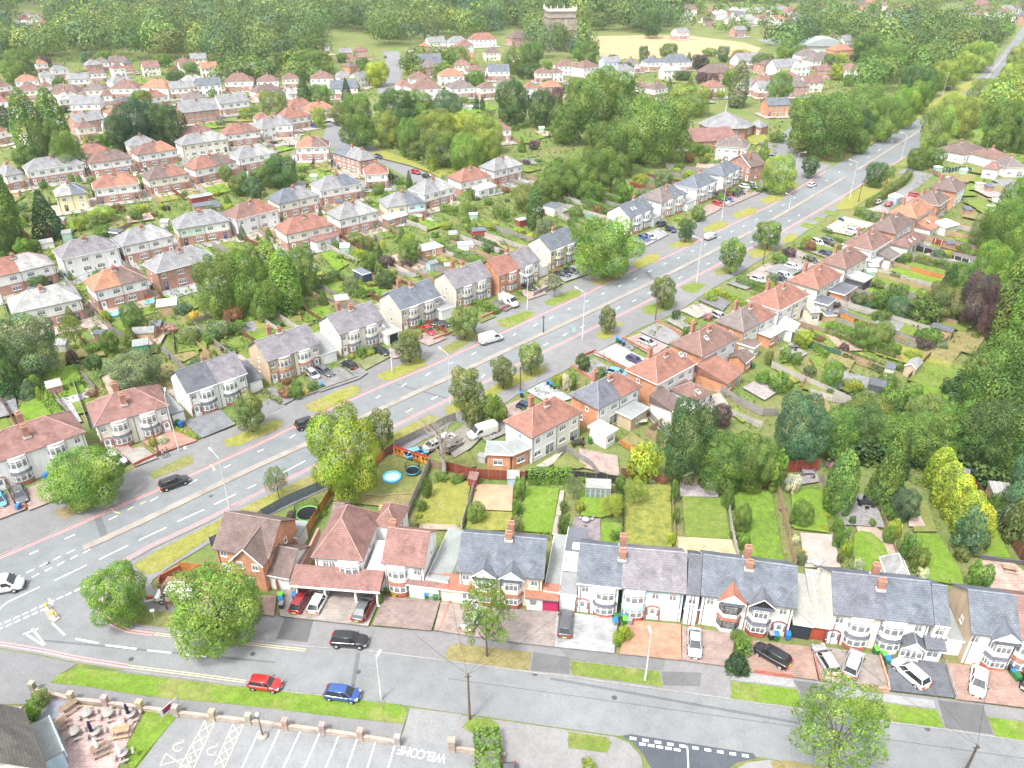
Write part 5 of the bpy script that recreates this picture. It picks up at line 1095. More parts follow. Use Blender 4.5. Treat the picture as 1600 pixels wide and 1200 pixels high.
# ---- distant houses: (x1, y1, x2, y2, roof, wall) in quarter-pixel zoom units of four tiles
FH = {(0,0): [(90,510,240,500,'orange','white'),(100,570,262,558,'brown','cream'),(-20,545,78,532,'brown','white'),(255,545,330,538,'brown','white'),(290,582,490,578,'umber','cream'),(505,565,660,560,'greybrown','cream'),(680,555,858,552,'brown','white'),(420,498,560,490,'grey','white'),(545,462,660,455,'brown','white'),
  (245,478,345,470,'grey','white'),(222,402,300,395,'orange','white'),(325,440,430,430,'grey','white'),(590,392,680,388,'greybrown','white'),(700,430,785,422,'brown','white'),(770,400,830,396,'dark','brick'),(872,548,1045,555,'orange','white'),(1060,556,1218,545,'grey','cream'),(1230,536,1385,526,'slate','white'),(1398,512,1580,506,'brown','white'),
  (1138,622,1290,610,'greybrown','white'),(1130,708,1372,682,'grey','brick'),(1370,652,1560,630,'grey','white'),(1095,396,1208,390,'brown','brick'),(430,655,622,648,'grey','white'),(690,655,842,645,'dark','white'),(700,716,850,690,'red','white'),(470,770,655,742,'grey','brick'),(72,665,205,656,'greybrown','white'),(275,668,352,660,'brown','white'),(-30,640,50,634,'red','white'),(110,400,190,396,'brown','white'),
  (100,830,225,828,'red','cream'),(482,805,600,790,'brown','cream'),(650,800,730,790,'grey','white'),(-20,830,50,812,'red','white'),(1595,750,1700,740,'red','white'),(110,96,200,94,'greybrown','white'),(205,105,290,102,'brown','brick'),(1450,300,1520,298,'brown','white'),(330,590,420,598,'brown','white'),(630,600,700,595,'brown','white')],
 (400,0): [(0,510,142,505,'brown','white'),(160,495,272,490,'brown','cream'),(335,492,485,488,'brown','white'),(505,480,600,474,'grey','white'),(468,555,638,548,'slate','white'),(10,612,130,600,'orange','white'),(165,738,345,715,'red','white'),(15,790,230,780,'grey','white'),(518,330,600,328,'grey','brick'),(604,322,700,320,'brown','brick'),
  (585,420,640,410,'umber','obrick'),(640,492,715,475,'grey','white'),(975,330,1060,322,'pale','obrick'),(1025,292,1090,290,'orange','brick'),(1078,268,1190,262,'grey','white'),(1205,268,1335,262,'grey','white'),(1338,250,1505,245,'red','white'),(1000,388,1165,380,'slate','white'),(1148,478,1305,472,'orange','white'),(1318,448,1442,443,'brown','white'),(1450,446,1588,442,'slate','white'),
  (955,495,1090,490,'brown','white'),(975,560,1165,550,'brown','white'),(895,538,980,530,'red','white'),(1215,555,1372,545,'greybrown','white'),(1408,555,1500,545,'brown','white'),(328,305,410,305,'orange','white'),(405,295,460,290,'slate','white'),(1030,425,1160,418,'greybrown','brick'),(220,300,285,296,'brown','white'),(200,590,262,585,'pale','white'),(1490,115 + 700,1600,805,'rose','white')],
 (800,0): [(150,458,252,455,'brown','cream'),(258,455,325,450,'brown','white'),(292,415,415,408,'brown','white'),(448,428,545,412,'brown','white'),(578,392,685,386,'grey','sky'),(703,402,808,398,'greybrown','white'),(845,392,950,386,'slate','white'),(955,392,1130,386,'slate','white'),(190,548,322,542,'orange','brick'),(800,548,860,545,'rose','white'),(895,560,982,545,'umber','white'),
  (1195,460,1390,452,'umber','brick'),(1212,550,1338,542,'red','cream'),(1450,535,1520,528,'grey','white'),(1515,535,1700,525,'rose','white'),(1418,385,1590,375,'grey','white'),(1398,190,1470,186,'grey','brick'),(0,240,165,228,'umber','brick'),(1036,205,1112,200,'grey','white'),(85,555,165,548,'red','white'),(-80,530,20,520,'greybrown','white'),(1350,130,1400,128,'grey','white'),(1440,130,1520,122,'pale','white'),(-10,155 + 680,0,835,'rose','white')],
 (1200,0): [(-20,408,95,398,'umber','brick'),(50,425,205,416,'grey','white'),(205,350,330,345,'greybrown','white'),(280,385,430,372,'greybrown','white'),(418,318,535,312,'orange','obrick'),(-60,548,70,545,'grey','white'),(70,548,265,540,'greybrown','brick'),(0,660,145,655,'slate','obrick'),(78,502,225,495,'rose','white'),(705,178,800,172,'orange','white'),(720,220,855,212,'grey','white'),(820,180,905,172,'rose','brick'),(480,258,560,250,'grey','white'),(400,250,470,240,'rose','white'),
  (40,70,120,66,'grey','white'),(120,80,200,74,'rose','white'),(780,118,830,115,'grey','white'),(1060,270,1150,235,'rose','white'),(1305,30,1400,26,'rose','brick'),(620,20,700,18,'orange','brick'),(1480,65,1560,60,'grey','white')]}
FR = []
for (ox,oy),L in FH.items():
    for x1,y1,x2,y2,r1,wl in L:
        if y2 > 830 or abs(x2 - x1) < 30: continue
        p1,p2 = (ox + x1 / 4,oy + y1 / 4),(ox + x2 / 4,oy + y2 / 4)
        w = (W(*p2,5) - W(*p1,5)).length
        two = w > 13 and (x1 % 3 == 0)
        k = 'gable' if r1 in ('grey','slate','pale') and x1 % 2 == 0 and w < 20 else 'hip'
        H(p1,p2,d=min(10,max(6.5,w * .75)),kind=k,ze=5.2,rise=min(4.2,max(2.4,w * .24)),roof=r1,wall=wl,low='brick' if wl in ('white','cream') and x2 % 2 == 0 else None,style='far',lod=0,chim=((.5,.45),),side=True,pad=True,name='distant_house',group='houses of the far streets')
# the tall red terrace far along the main road, one house after another
for i in range(11):
    x1,y1 = 1508 + i * 6.2,60 - i * 1.75
    H((x1,y1),(x1 + 6.0,y1 - 1.6),d=9,kind='gable',ze=6,rise=3,roof=('rose','orange','rose','red')[i % 4],wall=('brick','white')[i % 2],style='far',lod=0,chim=((.1,.5),),name='terraced_house',group='far red terrace')

# ================================================================ SPECIAL BUILDINGS
# church tower with pinnacles
b0 = W(873,78); m_ = mpp(b0); tw = 42 * m_ / 2; th = topz(b0,16)
e = empty('church_tower',(b0.x,b0.y,0),.12); ST = (.28,.235,.195)
MB().box(-tw,tw,-tw,tw,0,th * .55).build('lower_stage','brick',e,ST); MB().box(-tw * .97,tw * .97,-tw * .97,tw * .97,th * .55 + .01,th).build('upper_stage','brick',e,(.31,.26,.22))
for z in (.55,.86,1.0): MB().box(-tw * 1.03,tw * 1.03,-tw * 1.03,tw * 1.03,th * z - .3,th * z + .25).build('string_course','concrete',e,(.36,.32,.27))
for sx in (-1,1):
    for sy_ in (-1,1):
        MB().box(sx * tw - 1.2,sx * tw + 1.2,sy_ * tw - 1.2,sy_ * tw + 1.2,0,th * .8).build('buttress','brick',e,ST)
for i in range(5):
    for s in ((-1,1) if 1 else ()):
        for a,b_ in (((-tw + i * tw / 2),s * tw),(s * tw,(-tw + i * tw / 2))):
            if i in (0,4) and a == s * tw: continue
            big = i in (0,4); MB().box(-.5 if big else -.3,.5 if big else .3,-.5 if big else -.3,.5 if big else .3,th + .2,th + (2.6 if big else 1.4)).tube([(0,0,th + (2.6 if big else 1.4)),(0,0,th + (4.2 if big else 2.4))],[.45,.05],4,smooth=False).build('pinnacle','concrete',e,(.55,.54,.5),(a,b_,0))
for s,rz_ in ((-1,0),(1,0)):
    MB().box(-1.1 + s * 3,1.1 + s * 3,-tw - .08,-tw + .1,th * .62,th * .8).build('belfry_opening','concrete',e,(.38,.33,.28))
tag(e,'square brown stone church tower with pale pinnacles, partly ivy covered','church tower')
# round church hall with faceted slate roof, spike and wings
c0 = W(1133,210); rr_ = 9 * mpp(c0) * 5.0; e = empty('church_hall',(c0.x,c0.y,0),.2)
R8 = [(math.cos(math.pi / 4 * k + .39),math.sin(math.pi / 4 * k + .39)) for k in range(8)]
MB().prism([(x * rr_ * .92,y * rr_ * .8) for x,y in R8],0,4.6).build('wall','brick',e,WC['brick'])
for k in range(8):
    a,b_ = R8[k],R8[(k + 1) % 8]; MB().add([(a[0] * rr_,a[1] * rr_ * .88,4.4),(b_[0] * rr_,b_[1] * rr_ * .88,4.4),(-rr_ * .1,0,9.6)],[(0,1,2)]).build('roof_facet','rooftile',e,[c * (1 + .06 * (k % 3)) for c in RC['grey']])
    mx_,my_ = (a[0] + b_[0]) / 2,(a[1] + b_[1]) / 2; window(e,mx_ * rr_ * .92,my_ * rr_ * .8,1.4,math.atan2(b_[1] * .8 - a[1] * .8,b_[0] - a[0]),2.2,2.0,4)
MB().tube([(-rr_ * .1,0,9.3),(-rr_ * .1,0,13)],[.3,.03],6).build('spire','metal',e,(.6,.6,.6))
tag(e,'round brick church hall with faceted grey slate roof and small spike','church hall')
H((1085,222),(1155,218),d=9,kind='lean',ze=3.2,rise=3.2,roof='rose',wall='brick',style='none',lod=0,chim=(),name='hall_wing',cat='building',label='low hall wing with long rosy tiled roof')
H((1166,196),(1190,200),d=7,kind='hip',ze=3.4,rise=2.6,roof='grey',wall='brick',style='plain',lod=0,chim=(),name='hall_wing',cat='building',label='small slate roofed wing right of round church hall')
# curved roof hall far off
c0 = W(1283,82); e = empty('curved_hall',(c0.x,c0.y,0),-.1); m2 = mpp(c0); w2 = 34 * m2
MB().prism([(-w2,-8),(w2,-8),(w2,8),(-w2,8)],0,5).build('wall','render',e,(.5,.5,.5))
v = [(-w2 * 1.02 + 2.04 * w2 * i / 12,5 + 5 * math.sin(math.pi * i / 12)) for i in range(13)]
MB().add([(x,y,z) for x,z in v for y in (-9,9)],[(2 * i,2 * i + 2,2 * i + 3,2 * i + 1) for i in range(12)] + [tuple(range(0,26,2))]).build('curved_roof','metal',e,(.42,.46,.48)); tag(e,'sports hall with a wide curved pale metal roof','sports hall')
# scaffold on the house by the field
b0 = W(906,116); e = empty('scaffolding',(b0.x,b0.y,0)); k = mpp(b0) * 26
for i in range(7):
    for y in (0,1.3): MB().tube([(-k / 2 + k * i / 6,y - 6,0),(-k / 2 + k * i / 6,y - 6,7.5)],.09,5).build('upright','metal',e,(.6,.58,.52))
for z in (2,4,6,7.3): MB().box(-k / 2,k / 2,-6,-4.7,z,z + .1).build('deck','wood',e,(.45,.36,.25))
tag(e,'pale scaffolding with timber decks before a white distant house','scaffolding')
# public house at the lower left corner: dark roof and the light blue bay
A,B,C,D = W(36,1107,5.5),W(74,1204,5.5),W(-120,1225,5.5),W(-95,1096,5.5)
e = empty('public_house',(A.x,A.y,0)); L = lambda p,z: (p.x - A.x,p.y - A.y,z)
b = MB(); q = [A,D,C,B]; b.add([L(p,5.5) for p in q] + [L((A + D) / 2 + (C - D) * .15,8.3),L((B + C) / 2,8.3)],[(3,5,4,0),(0,4,1),(1,4,5,2)]); b.build('roof','rooftile',e,(.125,.12,.11))
ins = lambda p: A + (p - A) * .99 + Vector((-.35,-.1,0))
MB().prism([L(ins(p),0)[:2] for p in q],0,5.45).build('wall','render',e,(.62,.60,.55)); 
MB().tube([L(A,5.42),L(B,5.42)],.08,5).build('gutter','plastic',e,(.15,.12,.1))
MB().tube([L(A + Vector((-7,.1,0)),5.7),L(A,5.65)],.16,4).build('parapet','concrete',e,(.25,.2,.19))
d_ = (B - A).normalized(); rz_ = math.atan2(d_.y,d_.x); bp = W(62,1163,2.6) - A
bb = empty('bay',(0,0,0)); bb.parent = e; bb.location = (bp.x,bp.y,0); bb.rotation_euler = (0,0,rz_)
MB().box(-2.9,2.4,-1.2,1.5,0,2.5).build('bay_wall','render',bb,(.45,.62,.74)); MB().box(-3,2.5,-1.0,1.65,2.5,2.68).build('bay_roof','concrete',bb,RC['felt'])
MB().tube([(-3,1.65,2.7),(2.5,1.65,2.7)],.08,4,smooth=False).build('bay_trim','paint',bb,(.5,.66,.78))
for x in (-1.6,.8): window(e,bp.x + d_.x * x - d_.y * 1.62 ,bp.y + d_.y * x + d_.x * 1.62,.9,rz_ + math.pi,1.7,1.4,3,(.7,.8,.9))
tag(e,'dark roofed public house at the lower left with a light blue bay','pub')
# picnic tables on the patio
def picnic(px,py,rz,rnd,col,lab):
    p = W(px,py,.125); e = empty('picnic_table',(p.x,p.y,.125),rz)
    if rnd:
        MB().lathe([(0,.70),(.55,.70),(.57,.73),(.55,.76),(0,.76)],14).build('table_top','wood',e,col)
        for k in range(4): a = k * math.pi / 2; o = MB().box(-.42,.42,.78,1.02,.40,.45).build('bench','wood',e,[c * .9 for c in col],(0,0,0),a)
        for k in range(4): a = k * math.pi / 2 + .0; MB().box(-.05,.05,.1,.98,.05,.14).tube([(0,.25,.1),(0,.1,.72)],.05,4).build('leg','wood',e,[c * .7 for c in col],(0,0,0),a)
    else:
        for i in range(5): MB().box(-.9,.9,-.36 + i * .15,-.23 + i * .15,.72,.76).build('plank','wood',e,[c * RG.uniform(.85,1.15) for c in col])
        for s in (-1,1): MB().box(-.9,.9,s * .72 - .12,s * .72 + .12,.42,.46).build('bench','wood',e,col)
        for s in (-1,1): MB().tube([(s * .6,-.75,0),(s * .6,-.2,.72)],.05,4).tube([(s * .6,.75,0),(s * .6,.2,.72)],.05,4).box(s * .6 - .04,s * .6 + .04,-.8,.8,.36,.42).build('leg','wood',e,[c * .7 for c in col])
    tag(e,lab,'picnic table',group='picnic tables of the pub patio')
GY = (.34,.32,.30); BR = (.27,.20,.15)
for a in [(109,1109,.9,0,BR,'brown picnic table beside slate bed and flax, uppermost'),(138,1120,.5,1,GY,'round grey picnic table, second along the wall side row'),(171,1120,.4,1,GY,'round grey picnic table between second and third wall pillars'),(206,1121,.7,1,GY,'round grey picnic table with dark closed parasol at lawn corner'),(94,1137,.9,0,BR,'brown picnic table nearest the light blue pub bay'),
          (118,1149,.6,1,GY,'round grey picnic table in middle row beside brown one'),(151,1149,.5,1,GY,'round grey picnic table with navy closed parasol'),(190,1147,.2,0,(.40,.28,.16),'light brown picnic table beside lawn edge in the middle'),(158,1175,.55,0,BR,'brown picnic table under white closed parasol'),(194,1182,.5,1,GY,'round grey picnic table lowest on the patio near yellow shrub')]: picnic(*a)
for px,py,c,lb in [(203,1122,(.03,.03,.07),'closed dark parasol in table by the wall pillar'),(146,1150,(.03,.03,.08),'closed navy parasol in middle of patio'),(155,1176,WHITE,'closed white parasol over brown table'),(190,1184,WHITE,'closed white parasol near yellow shrub')]:
    p = W(px,py,.125); e = empty('parasol',(p.x,p.y,.125)); MB().tube([(0,0,0),(0,0,2.5)],.03,6).build('pole','wood',e,(.3,.25,.2)); MB().lathe([(.03,2.5),(.10,2.3),(.2,1.6),(.16,1.1),(.22,.95),(0,.95)],9).build('canopy','cloth',e,c); tag(e,lb,'parasol',group='closed parasols')
# pillared wall between pavement and pub
STN = (.33,.27,.23)
for i in range(len(LW) - 1): pass
e = empty('boundary_wall',tuple(W(54,1072,.1))); o0 = W(54,1072,.1)
PL_ = [W(x,y + 8,.1) for x,y in LW]
for i,p in enumerate(PL_):
    q = p - o0; MB().box(-.28,.28,-.28,.28,0,1.35).box(-.33,.33,-.33,.33,1.352,1.47).build('pillar','brick',e,[c * RG.uniform(.85,1.15) for c in STN],tuple(q),-.1)
    if i: 
        a,b_ = PL_[i - 1],p; d = b_ - a; L_ = d.length; MB().box(.30,L_ - .30,-.14,.14,0,.5).box(.30,L_ - .30,-.19,.19,.502,.60).build('wall_section','brick',e,STN,tuple(a - o0),math.atan2(d.y,d.x))
tag(e,'low brown brick wall with square pillars along the pub frontage','wall')
e = empty('boundary_wall',tuple(W(706,1172,.1))); o0 = W(706,1172,.1); a,b_ = o0,W(790,1183,.1); d = b_ - a
MB().box(-.35,.35,-.35,.35,0,1.6).box(-.4,.4,-.4,.4,1.602,1.75).build('pillar','brick',e,STN); MB().box(.36,d.length,-.14,.14,0,.6).build('wall_section','brick',e,STN,(0,0,0),math.atan2(d.y,d.x)); tag(e,'brown wall and pillar on the right of the car park entrance','wall')
# banner sign on the patio lawn
p,q = W(254,1127,.14),W(271,1112,.14); e = empty('banner_sign',(p.x,p.y,.14)); d = q - p; rz_ = math.atan2(d.y,d.x); L_ = max(d.length,2.2)
for x in (0,L_): MB().tube([(x * math.cos(rz_),x * math.sin(rz_),0),(x * math.cos(rz_),x * math.sin(rz_),1.6)],.04,5).build('post','metal',e,(.4,.4,.4))
MB().box(0,L_,-.02,.02,.6,1.6).build('board','plastic',e,(.72,.70,.74),None,rz_)
MB().box(.3,L_ * .62,-.032,-.021,.75,1.5).build('picture','plastic',e,(.30,.03,.05),None,rz_); MB().box(.5,L_ * .4,-.044,-.033,.8,1.3).build('picture','plastic',e,(.05,.05,.2),None,rz_); MB().box(0.05,L_ - .05,-.032,-.021,1.52,1.58).build('stripe','plastic',e,(.4,.02,.08),None,rz_)
tag(e,'slanted white and red banner sign on the patio lawn','sign')
# junction island, bollards, arrow
flat('traffic_island',[(68,953),(80,949),(94,965),(86,971),(76,968)],'concrete',(.34,.30,.24),.15,.13)
for px,py,lb in ((75,952,'upper'),(85,965,'lower')):
    p = W(px,py,.15); e = empty('bollard',(p.x,p.y,.15)); MB().box(-.16,.16,-.12,.12,0,.5).build('base','plastic',e,(.75,.75,.72)); MB().box(-.15,.15,-.11,.11,.502,1.0).build('lens','plastic',e,(.75,.42,.02)); tag(e,f'yellow keep left bollard at {lb} end of the junction island','bollard')
# lamps
for b_,t_,h_ in [((359,793),(341,716),(331,706)),((280,706),(262,620),(258,612)),((704,632),(700,555),(683,543)),((613,581),(608,520),(600,512)),((910,531),(914,458),(898,450)),((824,484),(823,435),(815,430)),((1088,443),(1096,376),(1084,371)),((1127,345),(1133,282),(1125,278)),
    ((1327,312),(1338,254),(1324,250)),((1407,252),(1416,211),(1403,207)),((1314,247),(1325,200),(1330,197)),((1241,282),(1243,240),(1257,239)),((1472,152),(1481,115),(1484,112)),((1232,330),(1234,306),(1230,304)),((1008,1063),(1015,993),(1016,990)),((596,1092),(592,1030),(590,1027)),((1540,236),(1546,214),(1542,210)),((1524,215),(1529,195),(1526,192))]:
    lamp(b_,t_,h_)
po = {}
for k,(b_,t_) in {'a': ((734,1124),(733,1055)),'b': ((1505,1212),(1527,1166)),'c': ((261,952),(243,912)),'d': ((249,712),(236,660)),'e': ((1024,500),(1028,455)),'f': ((857,455),(857,412)),'g': ((813,611),(813,575)),'h': ((849,519),(850,495)),'i': ((1341,316),(1349,283)),'j': ((1192,412),(1195,375))}.items():
    _,po[k] = pole(b_,t_,(.10,.085,.07) if k in 'bh' else (.16,.12,.09))
for a,x,y,z in (('a',560,905,5),('a',700,905,5),('a',830,905,5),('a',930,911,5),('b',1560,1000,5),('b',1390,965,5),('b',1235,945,5)): cable(po[a],W(x,y,z),1.0)
# car park lamp with stone base
p = W(411,1151,.06); e = empty('car_park_lamp',(p.x,p.y,.06)); MB().lathe([(.55,0),(.55,.25),(.5,.32),(0,.34)],14).build('base','concrete',e,(.3,.27,.24)); MB().tube([(0,0,.3),(0,0,3.6)],[.1,.06],8).build('pole','metal',e,(.15,.15,.15)); MB().lathe([(.06,3.5),(.3,3.6),(.22,3.85),(0,3.9)],12).build('lamp_head','metal',e,(.5,.5,.5)); tag(e,'short car park lamp on a round stone base by the pillared wall','lamp')
# sign posts
for px,py,ty,c,w_,h_,lb in [(293,715,698,(.7,.7,.72),.45,.6,'white bus stop flag sign at the verge near the silver-blue house'),(246,980,953,(.7,.7,.7),.5,.4,'small white sign on post at the rounded verge corner'),(1380,222,207,(.16,.06,.05),2.2,2.0,'dark brown noticeboard on the far verge'),(992,420,395,(.45,.05,.06),.8,.7,'small red sign at foot of the huge bright tree'),(236,945,938,(.75,.75,.75),1.2,.25,'white street name plate beside the white van'),(896,530,512,(.35,.5,.5),.8,1.2,'pale blue-green sign on the near kerb')]:
    b_ = W(px,py,.12); H_ = max(.9,topz(b_,ty)); e = empty('sign_post',(b_.x,b_.y,.12),.3); MB().tube([(0,.05,0),(0,.05,H_)],.04,6).build('post','metal',e,(.4,.4,.4)); MB().box(-w_ / 2,w_ / 2,-.03,.0,H_ - h_,H_).build('sign_board','plastic',e,c); tag(e,lb,'sign')
b_ = W(1482,142,.12); e = empty('bus_shelter',(b_.x,b_.y,.12),.5); MB().box(-1.6,1.6,-.7,.7,2.3,2.42).build('roof','metal',e,(.45,.45,.45)); MB().box(-1.6,1.6,.64,.68,.2,2.3).build('back_pane','carglass',e); [MB().tube([(x,-.6,0),(x,-.6,2.3)],.05,6).build('post','metal',e,(.3,.3,.3)) for x in (-1.5,1.5)]; tag(e,'small dark bus shelter under the limes','bus shelter')

# ================================================================ GARDENS, DRIVES, FENCES
# front drives of the near terrace (left to right)
dr = [([(262,900),(330,905),(325,935),(245,925)],(.42,.23,.18)),([(395,930),(432,930),(428,962),(370,955)],(.36,.24,.2)),([(432,925),(470,912),(596,930),(575,978),(438,962)],(.33,.29,.26)),([(600,932),(688,938),(674,985),(582,976)],(.27,.21,.19)),
 ([(689,940),(775,950),(760,997),(678,984)],(.33,.27,.24)),([(775,950),(872,955),(865,1010),(762,998)],(.30,.26,.24)),([(870,955),(966,965),(960,1020),(866,1010)],(.36,.37,.38)),([(980,968),(1064,975),(1065,1031),(968,1021)],(.42,.24,.16)),
 ([(1066,978),(1150,990),(1140,1041),(1066,1031)],(.33,.25,.22)),([(1165,1000),(1268,1010),(1278,1062),(1165,1048)],(.34,.23,.19)),([(1270,1008),(1300,1012),(1380,1025),(1388,1078),(1282,1063)],(.30,.26,.23)),([(1384,1025),(1475,1035),(1492,1090),(1390,1078)],(.13,.14,.16)),([(1478,1035),(1640,1055),(1660,1112),(1495,1092)],(.36,.24,.2))]
for q,c in dr: pave(q,c)
# drives of the far side of the main road
for q,c in [([(-40,790),(30,765),(40,795),(-30,822)],(.34,.24,.21)),([(36,765),(85,745),(110,772),(45,797)],(.33,.26,.23)),([(160,695),(186,682),(212,706),(175,735)],(.36,.27,.25)),([(188,707),(222,697),(247,715),(212,728)],(.33,.31,.28)),([(222,690),(280,668),(308,688),(250,708)],(.38,.22,.17)),
 ([(286,658),(345,640),(368,662),(315,684)],(.20,.21,.225)),([(408,612),(425,604),(462,622),(444,632)],(.22,.22,.22)),([(480,590),(530,572),(560,592),(500,612)],(.22,.22,.22)),([(530,565),(545,560),(575,582),(560,592)],(.22,.22,.22)),([(560,565),(594,550),(612,556),(570,578)],(.2,.22,.1)),
 ([(600,548),(625,535),(650,550),(615,560)],(.34,.28,.25)),([(645,528),(672,515),(698,528),(670,540)],(.34,.27,.25)),([(694,515),(712,505),(728,515),(708,524)],(.14,.2,.05)),([(740,492),(755,484),(775,494),(752,504)],(.16,.2,.06)),([(760,475),(790,462),(812,474),(790,486)],(.15,.15,.155)),
 ([(812,455),(835,445),(855,458),(826,468)],(.36,.29,.25)),([(835,440),(862,428),(880,442),(850,456)],(.36,.3,.26)),([(862,428),(905,410),(930,424),(882,440)],(.28,.29,.3)),([(985,374),(1030,355),(1045,366),(1010,384)],(.32,.33,.34)),([(1040,352),(1070,338),(1090,345),(1062,358)],(.2,.22,.08)),
 ([(1085,330),(1110,318),(1130,324),(1100,340)],(.33,.25,.23)),([(1115,316),(1165,295),(1190,300),(1140,322)],(.32,.26,.24)),
 # near side of the main road
 ([(735,668),(775,648),(800,672),(760,690)],(.27,.26,.25)),([(775,640),(815,622),(830,640),(798,655)],(.35,.27,.24)),([(822,610),(850,596),(895,622),(860,632)],(.36,.38,.41)),([(896,572),(930,560),(960,580),(925,590)],(.27,.27,.27)),([(928,553),(962,537),(1012,562),(985,577)],(.42,.46,.50)),([(975,530),(1000,520),(1045,540),(1020,556)],(.38,.29,.27)),
 ([(1000,518),(1030,502),(1065,525),(1045,538)],(.27,.27,.27)),([(1040,500),(1060,490),(1085,505),(1070,516)],(.27,.26,.24)),([(1063,485),(1090,472),(1118,485),(1090,497)],(.40,.36,.32)),([(1090,468),(1110,458),(1142,472),(1130,485)],(.19,.19,.2)),([(1135,442),(1160,432),(1185,445),(1165,452)],(.25,.25,.24)),
 ([(1165,430),(1200,410),(1245,432),(1220,445)],(.36,.31,.28)),([(1205,408),(1240,388),(1285,408),(1262,424)],(.33,.29,.27)),([(1245,385),(1265,372),(1310,390),(1290,402)],(.33,.30,.27)),([(1284,358),(1320,338),(1362,348),(1330,368)],(.42,.40,.36)),([(1345,330),(1375,320),(1392,332),(1362,345)],(.36,.33,.3)),([(1400,312),(1420,300),(1435,306),(1412,318)],(.34,.28,.26))]: pave(q,c)
# back gardens of the near terrace
lawn([(540,772),(586,733),(606,710),(672,728),(656,765),(648,775)],'m'); lawn([(520,772),(650,773),(632,822),(612,792),(520,782)],'d'); lawn([(446,840),(462,815),(480,790),(505,778),(512,790),(472,842)],'g')
lawn([(668,762),(690,750),(736,752),(724,820),(650,818)],'y'); pave([(655,818),(724,820),(722,828),(655,826)],(.4,.33,.25)); pave([(744,756),(802,758),(800,798),(736,795)],(.42,.30,.19),'concrete','wood_chip_bed'); lawn([(735,797),(800,800),(805,828),(727,828)],'y')
lawn([(822,760),(874,763),(862,833),(815,829)],'b'); pave([(875,766),(882,766),(872,835),(862,835)],(.38,.33,.28),'paving','garden_path'); lawn([(905,765),(972,772),(970,800),(940,808),(908,805)],'b'); pave([(897,808),(938,810),(938,850),(888,848)],(.26,.22,.24),'paving','terrace')
lawn([(939,815),(972,817),(970,850),(938,850)],'b'); lawn([(976,757),(1048,757),(1050,856),(973,850)],'y','soil'); pave([(1063,748),(1126,752),(1122,776),(1062,775)],(.36,.32,.34),'paving','terrace'); lawn([(1066,775),(1133,778),(1141,842),(1071,838)],'g')
pave([(1058,838),(1143,843),(1152,870),(1058,865)],(.52,.40,.25),'blockpave','terrace'); lawn([(1144,765),(1205,766),(1225,878),(1162,872)],'b','soil'); lawn([(1236,762),(1284,766),(1296,832),(1240,825)],'b'); pave([(1250,832),(1302,835),(1314,886),(1258,886)],(.40,.35,.32),'concrete','terrace')
pave([(1306,800),(1330,772),(1362,772),(1372,792),(1382,824),(1310,818)],(.27,.26,.26),'wood','decking'); pave([(1338,822),(1370,824),(1400,850),(1402,880),(1392,880),(1384,856),(1365,835),(1340,832)],(.38,.30,.24),'concrete','garden_path')
lawn([(1335,834),(1345,829),(1362,832),(1378,846),(1388,866),(1392,885),(1375,897),(1345,893),(1333,868)],'b'); lawn([(1432,832),(1466,834),(1500,888),(1506,916),(1450,905),(1438,880)],'b'); lawn([(1420,785),(1448,780),(1464,830),(1428,830)],'m'); pave([(1420,808),(1438,806),(1447,822),(1420,822)],(.42,.33,.28),'concrete','slab')
lawn([(1505,812),(1530,790),(1545,800),(1580,872),(1545,868),(1522,868)],'b'); pave([(1532,875),(1585,880),(1612,902),(1620,940),(1545,920)],(.46,.33,.28),'paving','terrace'); pave([(1522,838),(1530,836),(1540,862),(1532,864)],(.42,.3,.26),'paving','garden_path')
pave([(1230,742),(1276,738),(1280,752),(1242,758)],(.3,.27,.27),'paving','terrace'); pave([(905,700),(965,712),(968,745),(905,728)],(.38,.29,.26),'paving','terrace'); lawn([(862,722),(885,708),(918,728),(905,732),(868,730)],'m'); pave([(826,735),(870,708),(880,706),(862,726),(840,735)],(.40,.38,.33),'paving','garden_path')
lawn([(965,692),(985,675),(1010,690),(1005,708)],'d'); pave([(1012,650),(1040,640),(1062,662),(1030,672)],(.42,.36,.32),'paving','terrace'); lawn([(700,722),(730,705),(745,728),(720,735)],'m'); pave([(690,690),(730,660),(755,680),(735,700),(710,715)],(.25,.24,.2),'concrete','yard')
pave([(1095,625),(1125,612),(1140,635),(1110,645)],(.42,.36,.32),'paving','terrace'); pave([(1160,605),(1185,592),(1215,612),(1195,625)],(.36,.32,.32),'paving','terrace'); lawn([(1135,640),(1150,636),(1175,655),(1160,660)],'b')
# back gardens of the right hand row
lawn([(1248,525),(1262,518),(1310,535),(1305,548),(1285,545)],'d'); lawn([(1325,558),(1345,550),(1388,572),(1372,580)],'y'); pave([(1218,545),(1235,535),(1262,552),(1245,562)],(.33,.29,.29),'paving','terrace'); lawn([(1206,572),(1230,568),(1262,590),(1240,598)],'y'); lawn([(1265,560),(1282,556),(1300,575),(1280,580)],'g')
lawn([(1410,640),(1422,600),(1448,560),(1462,540),(1492,528),(1500,545),(1482,600),(1470,645)],'d','soil','rough_grass'); lawn([(1430,430),(1490,440),(1480,448),(1430,438)],'b'); lawn([(1405,402),(1440,396),(1500,402),(1480,412)],'g'); lawn([(1498,362),(1522,368),(1515,380),(1492,374)],'b'); pave([(1400,470),(1440,470),(1470,490),(1430,500)],(.3,.25,.19),'soil','bare_earth')
lawn([(1260,625),(1290,620),(1300,640),(1275,650)],'d'); pave([(1400,420),(1425,425),(1430,440),(1400,432)],(.42,.37,.32),'paving','terrace')
